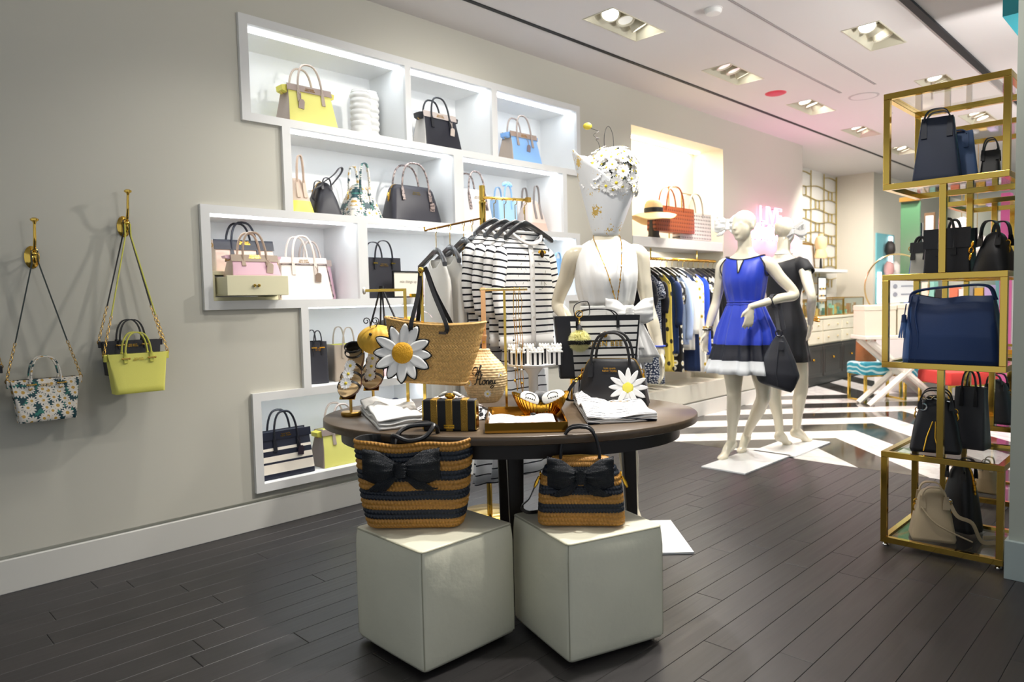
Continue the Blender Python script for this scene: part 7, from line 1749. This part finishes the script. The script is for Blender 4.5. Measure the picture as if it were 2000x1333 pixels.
# ================================================================== beyond the niche wall: neon, counter, lattice, stools
NEON = mat('neon_pink', 'ffd5ea', .4, emit=('ff9fd0', 3.2)); NX = WX+.035
def neon(word, x0, x1, yt, yb, label):
    z = 0; c = (Yfor(x0, NX, 1.9)+Yfor(x1, NX, 1.9))/2; Wd = Yfor(x1, NX, 1.9)-Yfor(x0, NX, 1.9); zt, zb = onvert((NX, c), yt), onvert((NX, c), yb); Hh = zt-zb
    t = thing('neon_sign', label, 'neon sign', (NX, c, (zt+zb)/2), HALF, 'neon lettering on the wall')
    for nm, bev, off, dy in (('neon_outline', .005, 0, 0),):
        o = text_mesh('neon_outline', word, Hh*1.38, NEON, t, (0, 0, 0), (PI/2, 0, 0), outline=True, bevel=bev)
        bb = [v.co for v in o.data.vertices]; w0 = max(v.x for v in bb)-min(v.x for v in bb); h0 = max(v.y for v in bb)-min(v.y for v in bb); mx = (max(v.x for v in bb)+min(v.x for v in bb))/2; my = (max(v.y for v in bb)+min(v.y for v in bb))/2
        for v in o.data.vertices: v.co.x = (v.co.x-mx)*Wd/w0; v.co.y = (v.co.y-my)*Hh/h0
    for i in range(max(2, len(word))):
        for q in (-.4, .4): MB().tube([(Wd*(-.5+(i+.5)/len(word)), .034, Hh*q), (Wd*(-.5+(i+.5)/len(word)), 0, Hh*q)], .004, 5).build('standoff', mat('standoff', '6d6a72', .4), t)
    return t
neon('LIVE', 1484, 1527, 405, 439, 'pink neon word LIVE glowing on the wall above the two mannequins')
neon('COLORFULLY', 1461, 1564, 440, 474, 'pink neon word COLORFULLY under the word LIVE on the wall')
for px in (1478, 1512, 1545):
    light('neon_glow', 'POINT', (NX+.12, Yfor(px, NX, 1.9), 1.93), 6, (1, .30, .58), size=.12)
# lattice screen
YA = [onx(x, 400, LX).y for x in (1581, 1607, 1631)]; PWD = YA[2]-YA[1]; LT = thing('lattice_screen', 'gold geometric lattice screen on the far pale wall', 'wall screen', (LX+.02, YA[2], 0)); LG = mat('lattice_gold', 'b9a45c', .35, .7)
P_ = .345; Zt_ = 3.05
for c in range(6):
    y1 = -PWD*c; y0 = y1-PWD
    MB().box((-.006, y0-.006, 1.6), (.006, y0+.006, 3.1)).build('upright', LG, LT, smooth=False)
    for k in range(7):
        zc = Zt_-.1-P_*k-(P_/2 if c % 2 else 0)
        if zc < 1.45: continue
        for s in (-1, 1):
            pts = [(0, y0, zc+s*P_*.25), (0, y0+PWD*.36, zc+s*P_*.31), (0, y0+PWD*.64, zc+s*P_*.31), (0, y1, zc+s*P_*.25)]
            MB().tube(pts, 1, flat=(.012, .012), up=(1, 0, 0)).build('curved_bar', LG, LT, smooth=False)
        for q in (.36, .64): MB().box((-.007, y0+PWD*q-.007, zc-P_*.69), (.007, y0+PWD*q+.007, zc-P_*.31)).build('short_bar', LG, LT, smooth=False)
MB().box((-.008, -.009, 1.6), (.008, .009, 3.1)).build('upright', LG, LT, smooth=False)
# counter
CXF = -3.80; CY0, CY1 = 9.07, 11.88
ct = thing('jewellery_counter', 'long cream and charcoal jewellery counter with drawers beyond the niche wall', 'counter', (CXF, CY0, 0))
DKC = mat('cabinet_dark', '3a3531', .4); CRC = mat('cabinet_cream', 'e4dcc6', .4)
MB().box((-.57, 0, .0), (-.02, CY1-CY0, .09)).build('plinth', DKC, ct, smooth=False)
MB().box((-.57, 0, .09), (0, CY1-CY0, .555)).build('lower_case', DKC, ct, smooth=False)
MB().box((-.58, 0, .555), (.0, CY1-CY0, .90)).build('drawer_case', CRC, ct, smooth=False)
MB().box((-.59, -.0, .90), (.02, CY1-CY0, .925)).build('worktop', CRC, ct, smooth=False)
for i in range(4):
    y0 = .03+i*(CY1-CY0-.06)/4; y1 = y0+(CY1-CY0-.06)/4-.025
    d = MB().box((0, y0, .12), (.016, y1, .53)).build('door', DKC, ct, bevel=.004)
    for a, b in (((.016, y0+.05, .16), (.02, y1-.05, .17)), ((.016, y0+.05, .48), (.02, y1-.05, .49)), ((.016, y0+.05, .17), (.02, y0+.06, .48)), ((.016, y1-.06, .17), (.02, y1-.05, .48))): MB().box(a, b).build('door_moulding', DKC, d, smooth=False)
    MB().ball((.03, (y0+y1)/2, .36), .016, 10, 8, 0, (1, 1.6, 1)).build('knob', GOLD, d)
    for z0, z1 in ((.57, .725), (.74, .885)):
        d = MB().box((0, y0, z0), (.014, y1, z1)).build('drawer', CRC, ct, bevel=.003)
        for q in (.25, .75): MB().ball((.024, lerp(y0, y1, q), (z0+z1)/2), .013, 10, 8).build('knob', mat('knob_pale', 'd8c8a0', .3, .5), d)
ws = MB().box((LX+.005, 9.08, 1.555), (LX+.33, 11.5, 1.60)).build('wall_shelf', WHITE, smooth=False, bevel=.003); tag(ws, 'white wall shelf with dress form and picture above the jewellery counter', 'shelf')
# dress form and picture
y = Yfor(1603, LX+.17, 1.6); df = thing('dress_form', 'small linen dress form on a black stand upon the white wall shelf', 'dress form', (LX+.17, y, 1.6008), HALF)
LIN = mat('linen', 'd9b98c', .8); bz = onvert((LX+.17, y), 505)-1.6; tz_ = onvert((LX+.17, y), 457)-1.6; s_ = (tz_-bz)/.42
MB().lathe([(.075, 0), (.078, .008), (.02, .02), (.016, .12), (.010, bz)], 20).build('stand', BLACKM, df)
fmz = [(0, .112, .085), (.05, .122, .09), (.15, .078, .066), (.23, .115, .09), (.30, .122, .078), (.350, .125, .058), (.372, .09, .05), (.380, .045, .042), (.42, .04, .038)]
MB().rings([[V((a_*s_*1.1*math.cos(t_), b_*s_*1.1*math.sin(t_), bz+z_*s_)) for t_ in (2*PI*k/28 for k in range(28))] for z_, a_, b_ in fmz]).build('torso', LIN, df)
y = Yfor(1577, LX+.06, 1.6); pf = thing('picture_frame', 'gold framed picture leaning on the wall shelf beside dress form', 'picture', (LX+.07, y, 1.6008), rot=(0, -.08, 0)); ph_ = onvert((LX+.07, y), 475)-1.6; pw_ = .24
for a, b in (((0, -pw_, 0), (.015, pw_, .025)), ((0, -pw_, ph_-.025), (.015, pw_, ph_)), ((0, -pw_, .025), (.015, -pw_+.025, ph_-.025)), ((0, pw_-.025, .025), (.015, pw_, ph_-.025))): MB().box(a, b).build('frame_bar', mat('gilt', '9a7838', .4, .6), pf, smooth=False)
MB().box((.002, -pw_+.025, .025), (.008, pw_-.025, ph_-.025)).build('print', mat('print_pale', 'e9e4e0', .6), pf, smooth=False)
# glass cases with lids and jewellery
def case(label, px0, px1, h, X0, X1, lid):
    y0, y1 = Yfor(px0, X1, .95), Yfor(px1, X1, .95); t = thing('glass_case', label, 'display case', (X0, y0, .9256), 0, 'brass edged glass jewellery cases'); w, d = X1-X0, y1-y0; r = .008
    E_ = [((0, 0, 0), (w, 0, 0)), ((0, d, 0), (w, d, 0)), ((0, 0, 0), (0, d, 0)), ((w, 0, 0), (w, d, 0)), ((0, 0, h), (w, 0, h)), ((0, d, h), (w, d, h)), ((0, 0, h), (0, d, h)), ((w, 0, h), (w, d, h))]+[((x, y_, 0), (x, y_, h)) for x in (0, w) for y_ in (0, d)]
    for a, b in E_: MB().tube([V(a)+V((0, 0, r)), V(b)+V((0, 0, r))], r, 6).build('edge', BRASS_SOFT, t)
    for a, b in (((0, 0, 0), (w, .002, h)), ((0, d-.002, 0), (w, d, h)), ((w-.002, 0, 0), (w, d, h))): MB().box(a, b).build('pane', GLASS, t, smooth=False)
    if lid:
        q = [V((0, 0, h)), V((0, d, h)), V((w*.55, d, h+.24)), V((w*.55, 0, h+.24))]
        for i in range(4): MB().tube([q[i], q[(i+1) % 4]], r, 6).build('lid_edge', BRASS_SOFT, t)
    rd = random.Random(int(px0)); cols = ('f0c860', 'e9c45a', '9fe0c4', 'f4ecdc', 'eab46a', 'e0b050')
    mb = MB(); jm = [mat('jewel_'+c, c, .25, .6 if c[0] in 'edb' else 0) for c in cols]
    for i in range(46):
        x, y_ = rd.uniform(.05, w-.05), rd.uniform(.04, d-.04); hh_ = rd.uniform(.02, h*.75); k = rd.randrange(6)
        if i % 3: mb.lathe([(.02, 0), (.012, hh_*.5), (.022, hh_)], 8, k, (x, y_, .002))
        else: mb.cbox((x, y_, hh_/2), (.05, .07, hh_), k)
    o = mb.build('jewellery', jm, t); o['kind'] = 'stuff'
    return t
case('brass edged glass case full of jewellery nearest on the counter', 1570, 1612, .20, -4.32, -3.86, True)
case('brass edged glass case with open lid in the middle of counter', 1614, 1646, .22, -4.32, -3.86, True)
case('brass edged glass case at the right end of the counter', 1648, 1686, .24, -4.32, -3.86, False)
y = Yfor(1608, -3.95, 1.1); es = thing('earring_stand', 'white card earring stand in a dark frame on the counter', 'earring stand', (-3.97, y, .9256+.235), HALF)
MB().box((-.13, -.004, -.23), (.13, .004, .30)).build('card', mat('card_white', 'f3efe6', .6), es, smooth=False)
for a, b in (((-.14, -.006, .30), (.14, .006, .315)), ((.13, -.006, -.23), (.145, .006, .30)), ((-.145, -.006, -.23), (-.13, .006, .30))): MB().box(a, b).build('frame_bar', BLACKM, es, smooth=False)
for r_ in range(3):
    for c in range(4): MB().ball((-.09+.06*c, -.008, -.05+.1*r_), .014, 8, 6).build('earring', GOLD if (r_+c) % 2 else BLACKM, es)
# ------------------------------------------------------------------ stool, bucket bag, x-leg table
def palm():
    m = bpy.data.materials.new('palm_fabric'); m.use_nodes = True; nt = NT(m)
    wv = nt.new('ShaderNodeTexWave'); wv.wave_type = 'RINGS'; nt.set(wv.inputs['Vector'], nt.coord()); wv.inputs['Scale'].default_value = 6; wv.inputs['Distortion'].default_value = 5; wv.inputs['Detail'].default_value = 1
    nt.set(nt.b.inputs['Base Color'], nt.mix(nt.math('GREATER_THAN', wv.outputs[1], .72), lin('2f97ad'), lin('bfe0e2'))); nt.b.inputs['Roughness'].default_value = .8; return m
PALM = palm(); p = onz(1709, 797); k = 1/px_per_m(p)
def stool(label, p, w, d, h, m):
    t = thing('stool', label, 'stool', (p.x, p.y, 0), CF+.12, 'brass legged upholstered stools')
    MB().rings([[V((x, y, z)) for x, y in rrect(w*q, d*q, .03)] for z, q in ((h-.14, .97), (h-.13, 1), (h-.03, 1.0), (h-.008, .97), (h, .90))]).build('seat', m, t)
    for sx in (-1, 1):
        for sy in (-1, 1): MB().cbox((sx*(w/2-.025), sy*(d/2-.025), (h-.14)/2), (.026, .026, h-.14)).build('leg', BRASS, t)
    for sy in (-1, 1): MB().cbox((0, sy*(d/2-.025), h-.15), (w-.05, .02, .02)).build('rail', BRASS, t)
    for sx in (-1, 1): MB().cbox((sx*(w/2-.025), 0, .013), (.024, d-.05, .02)).build('floor_rail', BRASS, t)
    return t
p = atd(1712, 770, (p-CAM).dot(FW)+.58); p.z = 0; k = 1/px_per_m(p)
stool('stool with teal palm leaf fabric and brass legs by the counter', p, 90*k, .36, onvert(p, 706), PALM)
sh = onvert(p, 706); q = atd(1691, 706, (p-CAM).dot(FW)+.05); bb = thing('bucket_bag', 'brown wicker bucket bag with dark handles on the teal stool', 'handbag', (q.x, q.y, sh+.0006), CF)
RW = mat('wicker_brown', '9a6035', .6, var=.3); bh = onvert((q.x, q.y), 664)-sh; bwid = 36*k
woven(bb, [(0, bwid, bwid*.9, bwid*.4), (bh, bwid*.95, bwid*.85, bwid*.4)], 14, 40, .004, [RW], open_=.1, mode='crochet', sub=3, per=3)
MB().tube(bez([(-bwid*.3, 0, bh*.9), (-bwid*.5, -.02, bh+.06), (-bwid*.1, -.04, bh+.11), (bwid*.35, -.02, bh+.07), (bwid*.3, 0, bh*.9)], 26), .006, 6).build('handle', BLS, bb)
f1 = onz(1697, 793); f2 = onz(1842, 790); xt = thing('x_leg_table', 'white console table with crossed legs holding cream gift boxes', 'table', ((f1.x+f2.x)/2, (f1.y+f2.y)/2, 0), math.atan2(f2.y-f1.y, f2.x-f1.x))
wl = (f2-f1).length; TH = onvert(f1+(f2-f1)*.3, 655)
CRM = mat('table_cream', 'ece7dc', .35)
for yy in (.0, .24):
    MB().tube([(-wl/2, yy, .0), (wl/2, yy, TH-.05)], .035, 8).build('leg', CRM, xt); MB().tube([(wl/2, yy+.004, .0), (-wl/2, yy+.004, TH-.05)], .035, 8).build('leg', CRM, xt)
MB().cbox((0, .12, TH-.022), (wl+.14, .36, .044)).build('tabletop', CRM, xt, bevel=.008); MB().cbox((0, .12, TH*.48), (.09, .30, .10)).build('cross_joint', CRM, xt, bevel=.01)
def ontable(x, y): return Matrix.Translation(xt.location) @ Matrix.Rotation(xt.rotation_euler.z, 4, 'Z') @ V((x, y, TH+.0006))
for i, (x, w_, h_, lab) in enumerate(((-wl*.36, .34, .33, 'large cream gift box at the left of the white x-leg table'), (-wl*.36+.37, .36, .34, 'cream gift box with gilt edge in the middle of the x-leg table'))):
    g_ = thing('gift_box', lab, 'gift box', ontable(x, .12), xt.rotation_euler.z, 'cream boxes on the x-leg table'); MB().cbox((0, 0, h_/2), (w_, .26, h_)).build('carton', mat('carton_cream', 'ebe3cf', .5), g_, bevel=.003); MB().cbox((0, 0, h_-.03), (w_+.008, .268, .05)).build('lid', mat('carton_cream'), g_, bevel=.002)
    if i: MB().cbox((w_/2-.02, 0, h_/2), (.02, .264, h_*.98)).build('gilt_edge', GOLD, g_)
hp_ = atd(1752, 560, (f1-CAM).dot(FW)+.35); hoop = thing('brass_hoop', 'thin brass hoop ornament standing behind the cream gift boxes', 'hoop', hp_, CF); R0 = 63*((hp_-CAM).dot(FW))/F_PX
MB().tube([(R0*math.cos(a), 0, R0*math.sin(a)) for a in (2*PI*i/72 for i in range(72))], .009, 6, closed=True).build('ring', mat('brass_pale'), hoop); MB().cbox((0, 0, -R0-.02), (.16, .08, .03)).build('base', GOLD, hoop)
bx = ontable(-wl*.36+.30, .12); pd = thing('clear_display', 'clear acrylic display panel with pale print on top of the gift boxes', 'display panel', V((bx.x, bx.y, bx.z+.342)), xt.rotation_euler.z)
MB().cbox((0, 0, .16), (.30, .02, .30)).build('panel', mat('acrylic_pale', 'dfe3e6', .3), pd)
for r_ in range(2):
    MB().lathe([(.018, 0), (.024, .002)], 14, 0, (-.08, -.012, .10+.09*r_), R=Matrix.Rotation(PI/2, 3, 'X')).build('printed_ring', mat('ink_pale', '8e93a0', .6), pd); MB().cbox((.05, -.0115, .10+.09*r_), (.13, .002, .014)).build('printed_line', mat('ink_pale'), pd)
q = ontable(.05, .05); hb_ = thing('felt_hat', 'brown round felt hat lying low behind the crossed white legs', 'hat', V((q.x-.05, q.y+.95, .36)), 0)
st2 = onz(1790, 775); 
MB().lathe([(.20, 0), (.21, .02), (.14, .05), (.13, .12), (.10, .16), (.001, .17)], 28).build('felt_body', mat('felt_brown', '8a4a2c', .7), hb_)
hs2 = thing('stool', 'stool with teal seat carrying a brown felt hat behind the x-leg table', 'stool', V((hb_.location.x, hb_.location.y, 0)), CF, 'brass legged upholstered stools')
MB().rings([[V((x, y, z)) for x, y in rrect(.5, .45, .03)] for z in (.24, .3592)]).build('seat', PALM, hs2)
for sx in (-1, 1):
    for sy in (-1, 1): MB().cbox((sx*.22, sy*.2, .12), (.026, .026, .24)).build('leg', BRASS, hs2)
p = onz(1872, 792); stool('red upholstered stool with brass rim seen behind the brass towers', p, .62, .5, onvert(p, 722), cloth('c23a34'))
# ------------------------------------------------------------------ far end
def ypanel(name, label, cat, x0, x1, y0, y1, Y, m, th=.04, part='panel'):
    a, b = ony(x0, y1, Y), ony(x1, y0, Y); b.x = ony(x1, y1, Y).x; t = thing(name, label, cat, ((a.x+b.x)/2, Y, a.z)); MB().cbox((0, 0, (b.z-a.z)/2), (b.x-a.x, th, b.z-a.z)).build(part, m, t, smooth=False); return t, b.x-a.x, b.z-a.z
def xpanel(name, label, cat, x0, x1, yt, z0, X, m):
    ya, yb = Yfor(x0, X, 1.5), Yfor(x1, X, 1.5); z1 = onvert((X, ya), yt); t = thing(name, label, cat, (X, (ya+yb)/2, z0)); MB().box((-.03, -(yb-ya)/2, 0), (0, (yb-ya)/2, z1-z0)).build('back_panel', m, t, smooth=False); return t, yb-ya, z1-z0
t, d, h = xpanel('display_case', 'teal lit display case on the far grey wall left of the brass tower', 'display case', 1712, 1746, 455, .55, -3.83, mat('teal_light', '6fb0b8', .5))
MB().box((0, d*.18, h*.52), (.03, d*.30, h*.98)).build('light_strip', mat('strip_glow', 'ffffff', .5, emit=('f4fbff', 5)), t, smooth=False); MB().box((0, -d*.44, h*.30), (.03, -d*.34, h*.62)).build('light_strip', mat('strip_glow'), t, smooth=False)
for z_ in (h*.30, h*.55): MB().box((0, -d*.48, z_), (.16, d*.48, z_+.03)).build('shelf_board', WHITE, t, smooth=False)
for x_, z_, c in ((-.1, h*.78, '2a2320'), (-.15, h*.58, 'b98a86'), (.2, h*.58, 'd8cfc8')): MB().lathe([(.05, 0), (.08, .08), (.07, .18), (.03, .24)], 14, 0, (.09, x_*d, z_)).build('ornament', mat('orn_'+c, c, .5), t)
t, w_, h_ = ypanel('green_curtain', 'green glass panel behind the brass tower at the far side', 'panel', 1758, 1795, 388, 640, 11.0, mat('green_glass', '43694a', .25)); 
MB().cbox((0, -.03, h_), (w_*1.05, .08, .06)).build('top_rail', BRASS_SOFT, t)
t, w_, h_ = ypanel('picture_frame', 'brown framed tall picture leaning at the far end of shop', 'picture', 1805, 1826, 415, 500, 11.4, mat('frame_brown', '6d5136', .5), part='frame'); MB().cbox((0, -.022, h_/2), (w_*.72, .01, h_*.86)).build('print', mat('print_pale'), t, smooth=False)
t, w_, h_ = ypanel('dark_mirror', 'dark narrow mirror beside the brown framed picture', 'mirror', 1793, 1801, 435, 540, 11.2, mat('mirror_dark', '1b2428', .1))
t, w_, h_ = ypanel('pink_partition', 'hot pink upright partition behind the brass towers', 'partition', 1950, 1968, 378, 838, 7.45, mat('hot_pink', 'ee6fb0', .5), .12)
t, w_, h_ = ypanel('white_upright', 'white upright beside the pink partition at far right', 'partition', 1969, 1976, 395, 800, 7.6, WHITE, .12)
for i, (px, py, r_, lab) in enumerate(((1878, 443, 19, 'bubble-glass globe pendant lamp on the left, seen through the brass tower'), (1908, 478, 21, 'bubble-glass globe pendant lamp hanging lower, by the black soft bag'))):
    c = atd(px, py, 8.6+i*.4); R0 = r_*(8.6+i*.4)/F_PX; t = thing('globe_pendant', lab, 'pendant lamp', c, 0, 'globe pendant lamps')
    MB().tube([(0, 0, R0), (0, 0, CEIL-c.z-.001)], .004, 5).build('cord', BRASS_SOFT, t); MB().ball((0, 0, 0), R0*.45, 14, 10).build('bulb', mat('bulb_glow', 'ffffff', .5, emit=('fff4e6', 3)), t)
    rd = random.Random(i)
    for k in range(60):
        z = 1-2*(k+.5)/60; a = k*2.399963; q = math.sqrt(1-z*z); MB().ball((R0*.8*q*math.cos(a), R0*.8*q*math.sin(a), R0*.8*z), R0*.20, 8, 6).build('glass_bubble', mat('bubble_glass', 'efe9e4', .12, .1, alpha=.55), t)
# shelf of books and small goods far behind the towers
q = ony(1880, 600, 9.6); bk = thing('goods_shelf', 'low white shelf of books and small goods far behind the brass tower', 'shelf', (q.x, 9.6, 0))
zb_ = ony(1880, 604, 9.6).z; MB().cbox((0, .15, zb_/2), (1.9, .35, zb_)).build('case', WHITE, bk, smooth=False)
rd = random.Random(9); bx_ = -.62
for nm, c in (('cobalt', '3a68b8'), ('pink', 'e07aa8'), ('cream', 'e6dcc8'), ('mint', '8cc7b8'), ('black', '222226'), ('coral', 'd87a5a'), ('white', 'efeeea'), ('grey', '8a8d92'), ('mustard', 'c9a03a'), ('lilac', 'b7a3d0')):
    w_ = rd.uniform(.05, .10); h_ = rd.uniform(.22, .34)
    t = thing('book', 'the %s covered book in the row on the low white goods shelf' % nm, 'book', (q.x+bx_+w_/2, 9.55, zb_+.0005), 0, 'books on the goods shelf')
    MB().cbox((0, .09, h_/2), (w_*.86, .18, h_)).build('cover', mat('book_'+nm, c, .5), t, smooth=False); MB().cbox((0, .09, h_/2+.0012), (w_*.62, .172, h_-.006)).build('pages', mat('pages', 'efe9da', .8), t, smooth=False)
    bx_ += w_+rd.choice((.002, .06))
